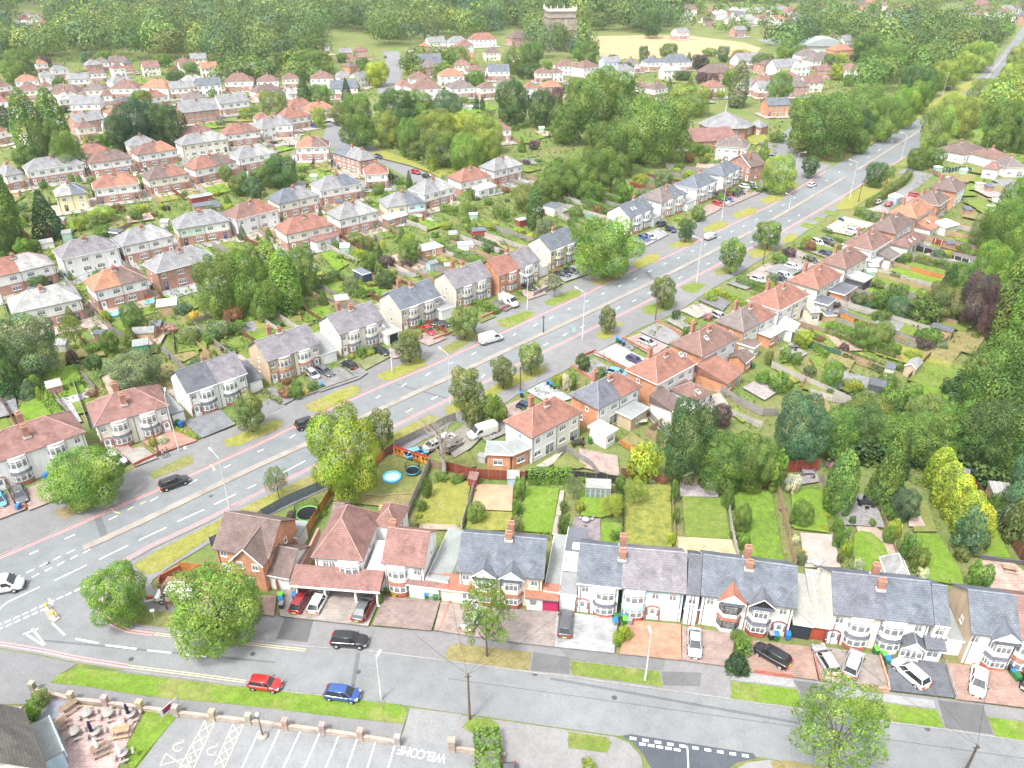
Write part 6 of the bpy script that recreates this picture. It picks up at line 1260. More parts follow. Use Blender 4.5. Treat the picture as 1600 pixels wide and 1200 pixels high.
# gardens left of the main road
for q,c in [([(500,395),(520,391),(545,412),(525,424)],'b'),([(525,388),(533,386),(562,402),(552,404)],'b'),([(562,448),(600,440),(615,455),(600,467)],'b'),([(505,450),(540,447),(575,475),(555,485),(510,465)],'m'),([(480,470),(520,475),(532,490),(505,497),(482,480)],'g'),([(422,485),(470,485),(490,505),(460,515),(430,500)],'m'),
 ([(372,500),(415,492),(432,515),(425,530),(390,535)],'g'),([(640,420),(660,413),(686,432),(670,440)],'g'),([(672,402),(700,398),(738,413),(715,420)],'y'),([(105,628),(145,622),(150,640),(115,648)],'g'),([(25,640),(65,615),(105,650),(60,665)],'b'),([(100,540),(120,528),(140,552),(118,562)],'g'),([(145,545),(160,530),(170,545),(155,553)],'g'),
 ([(172,505),(190,500),(210,520),(195,530)],'g'),([(265,555),(300,548),(312,552),(285,566)],'d'),([(60,385),(95,380),(100,398),(72,402)],'m'),([(290,475),(310,462),(318,475),(305,482)],'g'),([(560,238),(600,236),(650,252),(690,275),(640,258),(600,248)],'y'),([(660,262),(720,262),(735,282),(700,285)],'y'),([(568,305),(610,298),(628,312),(590,318)],'g'),([(838,212),(850,208),(855,214),(840,217)],'b'),([(1165,212),(1195,208),(1200,220),(1175,228)],'y'),([(1100,270),(1120,262),(1130,272),(1110,280)],'g'),([(700,165),(760,160),(775,172),(715,178)],'b')]: lawn(q,c)
pave([(85,622),(130,606),(150,610),(140,620),(112,630),(128,658),(118,660),(98,636)],(.42,.41,.42),'paving','terrace'); pave([(130,500),(160,495),(172,520),(150,535)],(.36,.31,.27),'paving','terrace')
pave([(885,325),(898,321),(930,340),(912,345)],(.08,.3,.12),'lawn','artificial_lawn'); pave([(852,330),(895,320),(900,323),(870,336)],(.42,.40,.38),'paving','terrace')
pave([(1085,255),(1120,250),(1150,262),(1120,275)],(.13,.2,.05),'lawn','lawn')
# fences near the camera
F = fence
F([(410,810),(447,790),(509,762)],'blue',1.8,'slat',label='blue-grey slatted fence behind the green rimmed trampoline'); F([(330,853),(375,828),(408,811)],'blue',1.6,'slat',label='grey slatted fence along the verge beside brick corner house')
F([(434,924),(458,880),(480,838)],'orange',1.9,label='long bright orange fence right of brick corner house, lower run'); F([(480,838),(521,772)],'orange',1.9,label='bright orange fence from trampoline garden to big conifer'); F([(282,892),(341,898)],'orange',1.7,label='short orange fence beside the left wing of the brick corner house')
F([(248,922),(252,908),(282,893)],(.32,.11,.07),1.1,'wall',label='red brick garden wall with pillars round the white van, upper'); F([(229,938),(268,944)],(.32,.11,.07),.9,'wall',label='red brick front wall before the white van')
F([(512,762),(585,730)],'brown',1.8,label='brown fence under the big yellow-green conifer'); F([(585,730),(601,717)],'orange',1.8,label='short light orange fence panel at the pool garden corner'); F([(601,718),(615,707)],'brown',1.9,label='dark brown fence left of the painted sunset fence')
F([(617,702),(650,686),(694,664),(712,657)],'grey',1.7,label='weathered grey verge fence behind the bright blue car'); F([(672,727),(654,768),(632,818)],'pale',1.8,label='pale grey leaning fence right of the paddling pool garden'); F([(747,742),(735,785),(722,828)],'pale',1.6,label='pale fence between yellow lawn and wood chip garden')
F([(671,728),(697,738)],'wood',1.6,label='olive wooden fence at foot of the dead tree'); F([(697,736),(745,748),(820,752)],'red',1.9,label='red-brown fence below the flat roofed brick annexe'); F([(820,748),(897,748),(966,756)],'black',1.6,label='black fence behind the hedge and grey summerhouse'); F([(870,712),(885,706),(925,732),(935,746)],'grey',1.4,label='grey fence beside the brown terrace with black table')
F([(699,708),(724,694)],'grey',1.5,label='short grey fence right of dead tree'); F([(974,775),(972,850)],'black',1.5,label='black fence right of the bright lawn with white ornament'); F([(1051,760),(1050,790),(1056,860)],'tan',1.2,label='low tan fence left of the striped lawn'); F([(1136,782),(1142,830),(1152,876)],'pale',1.6,label='pale fence right of the striped lawn')
F([(1214,768),(1226,820),(1241,890)],'tan',1.8,label='tan fence between soil strip lawn and flower garden'); F([(1282,750),(1297,785),(1312,822),(1330,872)],'grey',1.6,label='grey fence left of the decking'); F([(1371,788),(1384,822),(1400,870)],'wood',1.0,label='low wooden edge right of decking and oval lawn')
F([(1489,724),(1522,770),(1552,812),(1582,856),(1612,904)],'brown',2.0,label='long dark brown fence at far right descending to pink patio'); F([(970,745),(1000,752),(1052,758)],'brown',1.8,label='brown fence behind the golden bush and rough lawn'); F([(1224,738),(1278,735)],'red',2.2,label='red-brown fence behind shaded seating under trees'); F([(1145,762),(1212,766)],'brown',1.6,label='brown fence under the bright green tree')
F([(1530,872),(1598,882)],(.12,.11,.13),.6,'cwall',label='dark low retaining wall above the pink patio'); F([(520,773),(590,778),(650,773)],(.28,.2,.13),.5,'cwall',label='low wall between upper and lower pool garden lawns')
F([(572,974),(589,940),(596,920)],'red',1.5,label='red-brown fence beside the dark grey parked saloon'); F([(688,985),(704,938)],(.3,.13,.1),.3,'wall',label='low brick edge with white stones between two drives')
F([(1281,1066),(1268,1012)],(.3,.13,.1),.5,'wall',label='low brick wall left of the silver estate car'); F([(1344,1076),(1388,1083),(1386,1070),(1373,1028)],(.42,.24,.17),.7,'wall',label='brick corner wall below the silver saloon'); F([(1178,1052),(1236,1060)],(.33,.13,.1),.7,'wall',label='low brick wall in front of the black estate car'); F([(1493,1092),(1476,1040)],'pale',.8,label='low pale fence right of the white tall car')
F([(210,730),(252,710)],(.36,.13,.1),.8,'wall',label='brick front wall before grey paved drive'); F([(25,797),(43,793)],(.36,.16,.12),.7,'wall',label='short brick wall at the left edge drive'); F([(0,745),(28,800)],'pale',.9,label='low pale boundary wall at left edge')
F([(480,620),(520,604),(560,590)],(.22,.2,.18),.5,'wall',label='low grey wall before the garden with black car'); F([(677,533),(710,520)],(.36,.14,.1),.7,'wall',label='brick wall below the red parked car'); F([(662,502),(696,520)],'red',1.1,label='red fence beside the red parked car'); F([(752,500),(800,478)],(.36,.14,.1),.8,'wall',label='long brick wall before the beige pair lawn'); F([(834,464),(856,454)],'grey',1.2,label='grey front fence before the black cars')
for q in ([(893,573),(925,594)],[(928,553),(978,578)],[(972,530),(1020,556)],[(1024,504),(1066,524)],[(900,562),(930,550)]): F(q,(.36,.16,.11),.7,'wall')
F([(1205,575),(1240,592),(1285,612),(1332,634)],'pale',1.7,label='long pale fence descending left of the overgrown right gardens'); F([(1228,527),(1268,545),(1312,560)],'green',1.7,label='dark teal fence beside the dry lawn'); F([(1310,490),(1340,505),(1380,520),(1418,535),(1450,548)],'grey',1.6,label='weathered grey fence above the tall clipped hedge'); F([(1450,548),(1475,538),(1488,525)],'grey',1.5,label='grey fence turning round the log store')
F([(1312,500),(1332,508)],'orange',1.6,label='orange fence panels beside orange patio items'); F([(1388,530),(1417,543)],'orange',1.5,label='orange fence behind the tall clipped hedge'); F([(1418,424),(1450,435),(1482,440)],'orange',1.7,label='row of bright orange fence panels in the far garden'); F([(1430,392),(1468,402),(1512,415)],'black',1.6,label='charcoal fence panels with white posts',post=(.7,.7,.7)); F([(1450,378),(1480,388),(1512,398)],'red',1.6,label='red-brown fence panels with white posts',post=(.7,.7,.7))
F([(1500,357),(1520,362)],'orange',1.5,label='orange fence by the far right garden'); F([(1330,635),(1300,628),(1265,618)],'pale',1.5,label='pale fence under the blue-green trees'); F([(1120,640),(1165,660),(1190,670)],'pale',1.5,label='pale fence right of the dark purple shrub'); F([(1033,665),(1010,680),(1040,700)],'tan',1.6,label='tan fence behind the yellow lounger terrace'); F([(968,695),(985,705),(1003,712)],'orange',1.2,label='orange fence behind the golden bush')
F([(1003,640),(1030,672),(1050,690)],'grey',1.6,label='grey fence beside conifer and yellow wall'); F([(1115,608),(1160,635),(1190,650),(1215,650)],'grey',1.6,label='grey fence beside the timber deck'); F([(495,382),(520,392),(558,412)],'pale',1.5,label='long pale concrete fence beside the bright strip lawn'); F([(885,326),(925,352)],'pale',1.7,label='pale panel fence right of artificial lawn'); F([(872,338),(905,358)],'pale',1.7,label='pale panel fence left of artificial lawn')
F([(1040,262),(1080,268),(1125,272)],'grey',1.8,label='long grey fence behind the far white houses'); F([(1045,270),(1080,276),(1120,282)],'grey',1.8,label='second long grey fence nearer the white houses'); F([(984,292),(1008,300)],'red',1.8,label='brown fence behind a small far lawn'); F([(1334,352),(1365,358)],(.7,.7,.7),1.5,'cwall',label='white wall panel beneath the lane hedge'); F([(1470,273),(1500,266),(1518,270)],'green',1.6,label='dark green fence by the bungalows',post=(.7,.7,.7))
F([(672,378),(700,400),(740,412)],'pale',1.4,label='pale wall under the clipped L-shaped hedge'); F([(130,590),(150,612)],'grey',1.5); F([(125,530),(145,555)],'brown',1.5); F([(145,490),(170,515),(195,530)],'grey',1.5); F([(235,535),(265,562)],'grey',1.4); F([(303,508),(350,490),(395,478)],'grey',1.4); F([(505,470),(540,482),(558,492)],'grey',1.2)
# painted sunset fence of the pool garden
p,q = W(615,709,.15),W(672,727,.15); e = empty('painted_fence',(p.x,p.y,.15)); d = q - p; rz_ = math.atan2(d.y,d.x); L_ = d.length; n = 4
for i in range(n):
    x0,x1 = L_ * i / n + .02,L_ * (i + 1) / n - .02
    MB().box(x0,x1,-.02,.02,0,1.3).build('fence_panel','wood',e,[(.62,.24,.03),(.6,.30,.04),(.62,.22,.03),(.66,.36,.05)][i],None,rz_); MB().box(x0,x1,-.021,.021,1.302,1.75).build('sky_band','wood',e,(.45,.05,.04),None,rz_)
    for k in range(2):
        xx = x0 + (x1 - x0) * (.3 + .4 * k); MB().add([(xx + .28 * math.cos(a) * (1 + .3 * math.sin(3 * a)),-.026 - .004 * k,.95 + .3 * math.sin(a)) for a in [j * math.pi / 5 for j in range(10)]],[tuple(range(10))]).box(xx - .05,xx + .05,-.03,-.024,.1,.75).build('painted_tree','paint',e,(.05,.03,.03),None,rz_)
tag(e,'fence painted as an orange sunset with dark tree silhouettes','fence')
# hedges
for q,w,h,c,lb in [([(826,752),(860,751),(893,752)],2.2,2.0,'bright','clipped hedge'),([(1292,522),(1330,537),(1372,552),(1400,562)],2.6,2.8,'mid','tall clipped hedge'),([(1318,560),(1352,570),(1385,586)],1.6,1.5,'dark','low clipped hedge'),([(1430,412),(1462,420),(1492,428)],2.2,2.2,'mid','clipped hedge'),([(1286,362),(1298,366)],1.2,1.2,'mid','short hedge'),([(1302,386),(1318,394)],1.2,1.2,'mid','short hedge'),([(1290,372),(1325,382)],.9,1,'mid','low hedge'),
 ([(1152,442),(1175,450),(1200,458)],1.8,1.6,'mid','clipped hedge'),([(1117,458),(1140,468),(1165,480)],1.3,1.2,'yg','low golden hedge'),([(1338,336),(1360,344),(1400,350)],2.4,2.4,'mid','bushy lane hedge'),([(1356,325),(1375,312),(1395,298),(1410,288),(1420,275)],2.0,2.2,'olive','long straggling hedge'),([(741,476),(762,484),(778,492)],1.5,1.3,'mid','low clipped hedge'),([(915,328),(940,336),(962,344)],3,3.2,'mid','thick tall hedge'),([(948,312),(975,320),(998,328)],1.8,1.8,'bright','clipped hedge'),
 ([(685,388),(720,405),(757,420)],2.0,2.2,'bright','long clipped hedge'),([(685,386),(715,378)],2.0,2.0,'bright','clipped hedge end'),([(745,376),(775,392),(790,400)],1.2,1.6,'dark','narrow hedge'),([(70,620),(80,636),(100,660)],1.6,1.3,'bright','clipped hedge'),([(112,606),(128,602)],1.5,1.5,'bright','block hedge'),([(260,668),(275,674),(310,688)],.8,.6,'yg','low golden edging'),([(410,612),(440,632)],.8,.6,'olive','low planting'),([(495,450),(530,440)],2.2,2.6,'dark','tall hedge'),
 ([(552,323),(580,318)],1.4,1.2,'mid','low hedge'),([(613,288),(632,288)],1.6,1.4,'mid','low hedge'),([(692,330),(712,336)],2.2,2.4,'bright','clipped hedge'),([(775,338),(792,345)],2.5,3.2,'mid','tall clipped hedge'),([(150,410),(165,402)],1.4,1.2,'mid','low hedge'),([(1167,292),(1185,302),(1196,297)],1.2,1.2,'mid','low front hedge'),([(1055,345),(1080,352)],1.2,1,'yg','low front hedge'),
 ([(1270,442 + 100),(1290,560)],1.4,1.4,'bright','clipped hedge'),([(760,1152),(763,1180),(762,1240)],2.6,1.8,'bright','tall hedge'),([(1158,1008),(1160,1030)],1.6,1.4,'bright','front boundary hedge'),([(818,645),(828,652)],.8,.9,'bright','low hedge'),([(1134,1048),(1168,1052)],1.5,1.3,'dark','block hedge'),([(800,205),(830,198)],1.5,2,'mid','hedge')]:
    hedge(q,w,h,c,lb)
# sheds and garden buildings
def shed(px1,py1,px2,py2,d,ze,rise,k,rf,wl,lb,nm='garden_shed',st='none',extra=None):
    return H((px1,py1),(px2,py2),d=d,kind=k,ze=ze,rise=rise,roof=rf,wall=wl,lod=0,chim=(),style=st,name=nm,cat='shed',label=lb,o=.1,side=False,gut=False,extra=extra)
def glz(r,w,d,ze,zr,X):
    for i in range(5): window(r,w * (i + .5) / 5,.1,.2,0,w / 5 - .1,1.9,1,(.35,.45,.52),False,False,'glazed_panel')
WW.update(red='red',teal='teal',mint='mint',dkblue='dark blue'); WC['bg'] = (.35,.45,.52); WW['bg'] = 'blue-grey'; WC['red'] = (.28,.07,.07); WC['teal'] = (.06,.28,.16); WC['mint'] = (.35,.5,.42); WC['dkblue'] = (.07,.09,.13)
shed(915,762,955,764,2.5,2.2,.8,'gable','pale','bg','glazed blue-grey summerhouse with grey tiled roof','summerhouse',extra=glz); shed(1067,744,1093,746,2.0,1.9,.9,'front','umber','timber','small open wooden gazebo with white planters','gazebo')
shed(730,748,745,750,1.5,1.8,.4,'lean','rose','red','small red shed at the fence corner of the yellow lawn'); shed(792,748,812,748,1.9,1.9,.3,'lean','pale','bg','small white and blue shed by the wood chip garden'); shed(745,712,758,716,1.0,1.2,.2,'lean','felt','grey','low grey-green store beside the annexe')
shed(1413,571,1432,577,4.0,2.2,.8,'front','pale','tan','large pale garden shed beside the wild grass field'); shed(1358,600,1384,606,3.2,2.0,.6,'gable','dark','dark','dark garden shed with grey pitched roof'); shed(1382,574,1398,578,2,2.1,.3,'lean','slate','beige','small beige shed with round window'); shed(1352,618,1366,620,1.6,1.7,.3,'lean','slate','brick','tiny shed beside a rusty shrub')
shed(1454,511,1488,520,3.0,2.0,.6,'gable','dark','timber','log store with dark roof and open timber front'); shed(1488,745,1515,752,3,2.2,.3,'lean','grey','dark','dark lean-to shelter beside golden conifers'); shed(1556,780,1590,784,4,2.2,.5,'lean','corrug','timber','glass roofed timber lean-to at the right edge'); shed(205,522,240,520,3,2.1,.9,'gable','felt','timber','wooden shed with grey-green roof in overgrown garden')
shed(206,542,232,538,2.5,2.2,.4,'lean','felt','teal','teal shed with pale green roof'); shed(73,607,97,601,2.8,2.2,.3,'flat','pale','brick','small brick store with pale flat roof'); shed(244,480,276,476,4,2.3,.4,'flat','white','timber','white flat roofed garden building beside pool'); shed(660,393,693,385,4.5,2.5,.3,'flat','pale','obrick','orange brick garden building with two white windows','garden_building',extra=lambda r,w,d,ze,zr,X: [window(r,w * .25,.1,1,0,.9,.9,2),window(r,w * .8,.1,1,0,.9,.9,2),door(r,w * .55,.1)])
shed(567,430,580,426,4.5,2.3,.3,'flat','slate','dkblue','dark blue flat roofed garden shed'); shed(717,384,740,382,2.5,2.2,.2,'flat','white','white','white garden cabin inside the L-shaped hedge'); shed(672,414,686,410,2.2,2.2,.6,'gable','felt','bg','small blue-grey shed on a lawn'); shed(525,470,546,467,3,1.7,.2,'flat','pale','timber','low cream roofed shed in a lawn'); shed(866,326,882,320,5,2.5,.4,'hip','slate','white','white garden house with grey roof','garden_house')
shed(95,366,111,364,3,2.3,.3,'lean','felt','mint','mint coloured shed below the upper estate'); shed(62,382,84,378,3,2.0,.8,'gable','pale','white','white greenhouse at the left estate','greenhouse'); shed(298,310,332,304,3,2.5,.4,'flat','felt','red','red outbuilding with grey roof'); shed(303,324,342,318,2.6,2.4,.5,'lean','slate','brick','brick outbuilding with solar grey roof'); shed(162,362,184,365,3,2.2,.4,'flat','dark','dark','black flat roofed garden store')
shed(738,362,760,360,3,2.2,.7,'gable','slate','red','red-brown shed with pale roof past the hedge'); shed(842,330,852,326,2.5,2.2,.3,'flat','pale','red','red and white shed by garden house'); shed(812,345,826,342,2,2,.3,'flat','pale','red','small red shed in the dense gardens'); shed(1402,310,1412,306,3,2.2,.4,'lean','white','bg','blue-white van port by the lane')
# pools, trampolines, furniture
def ring_pool(px,py,r,lb,fill=(.25,.45,.2)):
    p = W(px,py,.2); e = empty('paddling_pool',(p.x,p.y,.2)); n = 20
    for j,c in enumerate(((.04,.30,.62),(.12,.55,.85))):
        MB().tube([(r * math.cos(6.2832 * k / n),r * math.sin(6.2832 * k / n),.2 + .22 * j) for k in range(n + 1)],.17,8,cap=False).build('inflated_ring','plastic',e,c)
    MB().lathe([(0,.36),(r * .95,.36)],20).build('water','glass' if fill is None else 'plastic',e,fill or (.3,.6,.8)); tag(e,lb,'pool'); return e
def trampoline(px,py,r,col,lb):
    p = W(px,py,.2); e = empty('trampoline',(p.x,p.y,.2)); MB().lathe([(0,.75),(r * .89,.75)],24).build('mat','cloth',e,(.02,.02,.025)); MB().lathe([(r * .88,.76),(r * .9,.8),(r,.8),(r,.72)],24).build('rim_pad','plastic',e,col)
    for k in range(6):
        a = k * math.pi / 3; MB().tube([(r * math.cos(a),r * math.sin(a),0),(r * math.cos(a),r * math.sin(a),.75)],.03,5).build('leg','metal',e,(.3,.3,.3)); MB().tube([(r * 1.02 * math.cos(a),r * 1.02 * math.sin(a),.75),(r * 1.02 * math.cos(a),r * 1.02 * math.sin(a),2.3)],.025,5).build('net_pole','metal',e,(.05,.05,.05))
    nb = MB()
    for k in range(36): a = k * math.pi / 18; nb.tube([(r * 1.0 * math.cos(a),r * math.sin(a),.8),(r * math.cos(a),r * math.sin(a),2.2)],.02,3,cap=False)
    for z in (1.1,1.5,1.9,2.2): nb.tube([(r * math.cos(k * .3142),r * math.sin(k * .3142),z) for k in range(21)],.02,3,cap=False)
    nb.build('safety_net','cloth',e,(.03,.03,.03)); tag(e,lb,'trampoline')
ring_pool(613,748,1.35,'round inflatable blue paddling pool on the dry lawn',(.55,.8,.6)); trampoline(482,808,1.75,(.16,.42,.10),'large trampoline with green rim and black net'); trampoline(645,741,1.15,(.08,.42,.6),'small trampoline with turquoise rim beside paddling pool'); ring_pool(179,493,1.2,'round blue paddling pool in the left estate garden',(.3,.6,.75)); ring_pool(236,474,1.1,'smaller blue pool beside white flat roofed building',(.3,.6,.75))
def table_set(px,py,rz,col,lb,round_=False,n=4):
    p = W(px,py,.3); e = empty('garden_table_set',(p.x,p.y,.2),rz)
    (MB().lathe([(0,.72),(.6,.72),(.6,.76),(0,.76)],14) if round_ else MB().box(-.9,.9,-.45,.45,.72,.76)).build('table_top','wood',e,col)
    for sx in (-1,1): MB().tube([(sx * .4,0,0),(sx * .4,0,.72)],.05,5).build('leg','metal',e,col)
    for k in range(n): a = 2 * math.pi * k / n + .4; MB().box(-.24,.24,-.24,.24,.4,.46).box(-.24,.24,.2,.26,.46,.9).box(-.22,-.18,-.22,-.18,0,.4).box(.18,.22,-.22,-.18,0,.4).build('chair','wood',e,[c * .8 for c in col],(1.05 * math.cos(a),1.05 * math.sin(a),0),a - math.pi / 2)
    tag(e,lb,'garden furniture')
for a in [(915,816,0,(.4,.4,.42),'round pale garden table on the purple-grey patio',True,3),(1352,789,-.1,(.03,.03,.035),'black dining table and chairs on the decking',False,6),(1275,884,.2,(.65,.65,.65),'white table and chairs on stone patio',True,3),(903,694,.3,(.05,.05,.05),'black table and chairs on the brown terrace',False,4),(1105,628,.5,(.2,.2,.22),'grey rattan furniture behind brown extension',False,4),(1240,545,.1,(.12,.12,.14),'dark seats on patio by teal fence',False,3),
          (582,448,0,(.12,.06,.03),'brown bench set on the green lawn',False,2),(1095,757,.2,(.1,.1,.1),'dark chairs on grey patio behind the striped lawn',True,3),(1002,662,.2,(.6,.55,.4),'pale lounger set on the grey terrace',False,1),(1262,742,0,(.22,.2,.22),'grey garden sofas under the trees',False,4)]: table_set(*a)
picnic(1576,893,-.3,0,(.34,.25,.18),'wooden picnic bench on the pink patio')
p = W(604,792,.25); 
e = empty('garden_steps',(p.x,p.y,.1),-.05); [MB().box(-1.1,1.1,-.3 * i - .3,-.3 * i,0,.55 - .15 * i).build('step','wood',e,(.42,.33,.22)) for i in range(3)]; tag(e,'wooden garden steps between the pool garden levels','steps')
# wheelie bins
for a in [(466,931,'dark','dark'),(461,937,'blue','blue'),(440,937,'green','lime'),(440,944,'grey','blue'),(441,951,'dark','grey'),(667,936,'green','blue'),(674,937,'grey','grey'),(681,938,'green','green'),(962,971,'green','green'),(961,977,'grey','blue'),(974,968,'green','blue'),(976,975,'green','lime'),(984,976,'grey','grey'),(1204,998,'dark','grey'),(1212,999,'green','blue'),(1230,998,'blue','blue'),
          (1368,1022,'green','lime'),(1380,1030,'green','lime'),(1385,1037,'green','blue'),(1578,1052,'dark','dark'),(1582,1058,'green','blue'),(1587,1064,'green','green'),(4,778,'green','blue'),(73,748,'blue','blue'),(30,797,'blue','blue'),(155,706,'green','green'),(278,665,'green','green'),(283,667,'blue','blue'),(504,606,'green','blue'),(964,534,'green','blue'),(969,537,'dark','blue'),(974,540,'dark','blue'),(856,602,'dark','blue'),(861,606,'dark','blue'),(866,609,'dark','green'),
          (815,620,'dark','blue'),(922,692,'green','green'),(889,416,'green','green'),(820,440,'green','green'),(1176,575,'green','green'),(1222,407,'green','dark'),(1312,345,'dark','blue'),(1316,347,'dark','blue'),(658,508,'green','green'),(238,452,'green','green'),(101,434,'blue','green'),(235,420,'blue','blue'),(572,297,'green','green'),(440,340,'green','dark')]: bin_(*a)
# ================================================================ VEHICLES
car('suv','black',(253,762),(292,748),label='black estate car driving in the bus lane of main road',z=.02,where='m'); car('taxi','black',(465,668),(498,657),label='black taxi driving on the far carriageway',z=.02,where='m'); car('van','white',(749,536),(785,526),label='large white panel van driving on main road',z=.02,where='m'); car('smallvan','white',(1098,375),(1122,366),label='white van with yellow rear chevrons further up the road',z=.02,where='m'); car('hatch','white',(1261,292),(1277,286),label='white hatchback approaching the side turning on main road',z=.02,where='m')
car('van','white',(-35,925),(40,912),label='white van cut off by the left edge at the junction',z=.02,where='m'); car('suv','black',(520,1000),(573,1003),label='black hatchback parked half on the side road pavement',z=.12); car('mini','red',(392,1066),(438,1072),label='red small hatchback with black trim parked by lower verge',z=.03); car('hatch','blue',(509,1081),(562,1088),label='blue hatchback parked behind the red one',z=.03)
car('saloon','silver',(1535,113),(1550,99),label='silver car far up the main road',z=.02,where='m'); car('hatch','white',(1541,97),(1550,88),'far up the main road',.02)
for a in [('hatch','maroon',(461,955),(478,925)),('hatch','white',(489,956),(506,925)),('saloon','grey',(559,967),(577,934)),('saloon','silver',(730,981),(749,952)),('suv','grey',(882,993),(885,957)),('saloon','silver',(1085,984),(1086,1026)),('suv','black',(1232,1040),(1180,1010)),('estate','silver',(1302,1050),(1279,1012)),('suv','silver',(1326,1056),(1339,1020)),('suv','white',(1444,1072),(1400,1034)),('saloon','white',(1531,1044),(1526,1088)),('hatch','black',(1612,1045),(1606,1082)),
          ('hatch','lblue',(-6,768),(4,796)),('estate','grey',(28,762),(36,786)),('hatch','silver',(84,748),(90,776)),('suv','white',(170,712),(192,724)),('hatch','silver',(481,578),(497,592)),('estate','grey',(495,574),(521,588)),('hatch','black',(556,576),(535,564)),('hatch','black',(586,546),(606,553)),('saloon','red',(660,510),(680,523)),('saloon','black',(674,506),(702,508)),('hatch','black',(817,446),(836,453)),('saloon','black',(866,426),(890,431)),('hatch','black',(882,422),(901,426)),
          ('hatch','blue',(998,369),(1015,377)),('hatch','silver',(1007,367),(1024,374)),('hatch','navy',(1028,352),(1038,348)),('hatch','navy',(1043,356),(1054,361)),('hatch','red',(1113,316),(1131,322)),('hatch','white',(1121,312),(1142,319)),('hatch','blue',(1128,309),(1147,316)),('hatch','red',(1130,305),(1144,309)),('suv','black',(1140,301),(1155,308)),('suv','black',(1150,298),(1162,304)),('hatch','white',(1157,290),(1170,294)),('hatch','silver',(1168,286),(1182,292)),('saloon','black',(1170,292),(1192,297)),('hatch','white',(1188,238),(1194,229)),
          ('hatch','silver',(999,530),(1024,540)),('mini','purple',(981,558),(1003,568)),('hatch','navy',(814,634),(834,640)),('hatch','lblue',(952,580),(975,586)),('hatch','white',(1174,434),(1197,440)),('hatch','silver',(1117,491),(1132,498)),('hatch','white',(1269,375),(1286,383)),('estate','grey',(1284,373),(1307,382)),('hatch','navy',(1283,394),(1301,399)),('hatch','black',(1257,403),(1277,410)),('hatch','white',(1227,414),(1250,420)),('hatch','navy',(1209,432),(1230,440)),('hatch','white',(1216,428),(1236,434)),('hatch','white',(1324,359),(1343,364)),('suv','red',(1421,305),(1440,307)),('hatch','white',(1366,318),(1376,313)),('hatch','red',(1385,322),(1393,315)),
          ('hatch','lblue',(634,713),(666,704)),('saloon','silver',(668,700),(692,688)),('hatch','white',(688,690),(704,682)),('hatch','grey',(700,702),(715,692)),('hatch','white',(1566,142),(1584,146)),('hatch','grey',(1574,136),(1592,140)),('hatch','red',(1572,151),(1590,156)),('hatch','white',(1582,158),(1598,162)),('hatch','silver',(1586,148),(1604,152)),
          ('hatch','black',(420,225),(436,223)),('hatch','red',(642,267),(658,271)),('saloon','black',(659,273),(676,278)),('hatch','black',(584,243),(599,247)),('hatch','blue',(549,213),(560,211)),('hatch','silver',(210,277),(216,269)),('hatch','black',(222,270),(228,262)),('hatch','black',(601,92),(603,86)),('hatch','white',(452,210),(466,212)),('hatch','blue',(486,197),(497,199)),('hatch','white',(385,150),(380,156)),('hatch','silver',(640,95),(648,99)),('hatch','red',(634,112),(644,114)),('hatch','silver',(210,114),(218,116)),('hatch','black',(615,275),(622,280)),('hatch','black',(392,154),(400,156))]: car(*a)
car('van','white',(310,930),(243,932),label='white panel van behind the brick wall at the corner',z=.14); car('van','white',(779,466),(811,480),label='white panel van parked by the beige pair',z=.14); car('van','white',(770,672),(738,682),label='white van beside the flat brick annexe',z=.14); car('hatch','grey',(795,1205),(795,1240),label='dark parked car at the bottom edge beside hedge',z=.14)
# ================================================================ PEOPLE
def person(px,py,top,trou,lb,rz=0,z=.13):
    p = W(px,py,z); e = empty('person',(p.x,p.y,z),rz)
    V = [((0,0,.95),.13),((0,0,1.15),.13),((0,0,1.38),.14),((0,0,1.50),.06),((0,.02,1.62),.10),((0,.02,1.72),.085),((-.1,0,.88),.10),((-.11,.12,.5),.07),((-.11,.02,.08),.05),((-.11,.16,.04),.04),((.1,0,.88),.10),((.11,-.08,.5),.07),((.11,-.22,.1),.05),((.11,-.1,.04),.04),
         ((-.2,0,1.38),.065),((-.25,-.06,1.12),.05),((-.24,.04,.88),.035),((.2,0,1.38),.065),((.25,.06,1.12),.05),((.24,.16,.92),.035)]
    E = [(0,1),(1,2),(2,3),(3,4),(4,5),(0,6),(6,7),(7,8),(8,9),(0,10),(10,11),(11,12),(12,13),(2,14),(14,15),(15,16),(2,17),(17,18),(18,19)]
    me = bpy.data.meshes.new('body'); me.from_pydata([v for v,_ in V],E,[]); o = bpy.data.objects.new('body',me); COL.objects.link(o); o.modifiers.new('s','SKIN'); sv = me.skin_vertices[0].data
    for i,(_,r) in enumerate(V): sv[i].radius = (r,r * .8)
    sv[0].use_root = True; s = o.modifiers.new('u','SUBSURF'); s.levels = 2
    m2 = bpy.data.meshes.new_from_object(o.evaluated_get(bpy.context.evaluated_depsgraph_get())); bpy.data.objects.remove(o)
    m2.materials.clear(); [m2.materials.append(x) for x in (colmat(top),colmat(trou),colmat((.45,.28,.2)))]
    for f in m2.polygons: f.material_index = 1 if f.center.z < .93 and abs(f.center.x) < .2 else 2 if f.center.z > 1.47 or (abs(f.center.x) > .2 and f.center.z < 1.0) else 0; f.use_smooth = True
    link('body',m2,e); MB().lathe([(0,1.64),(.1,1.66),(.105,1.72),(.08,1.79),(0,1.82)],10,(0,.0)).build('hair','cloth',e,(.03,.02,.015)); tag(e,lb,'person')
def colmat(c):
    k = 'c%.2f%.2f%.2f' % tuple(c)
    if k not in MATS:
        m,t,b = nodes('clothing'); b.inputs['Base Color'].default_value = (*c,1); b.inputs['Roughness'].default_value = .9; MATS[k] = m
    return MATS[k]
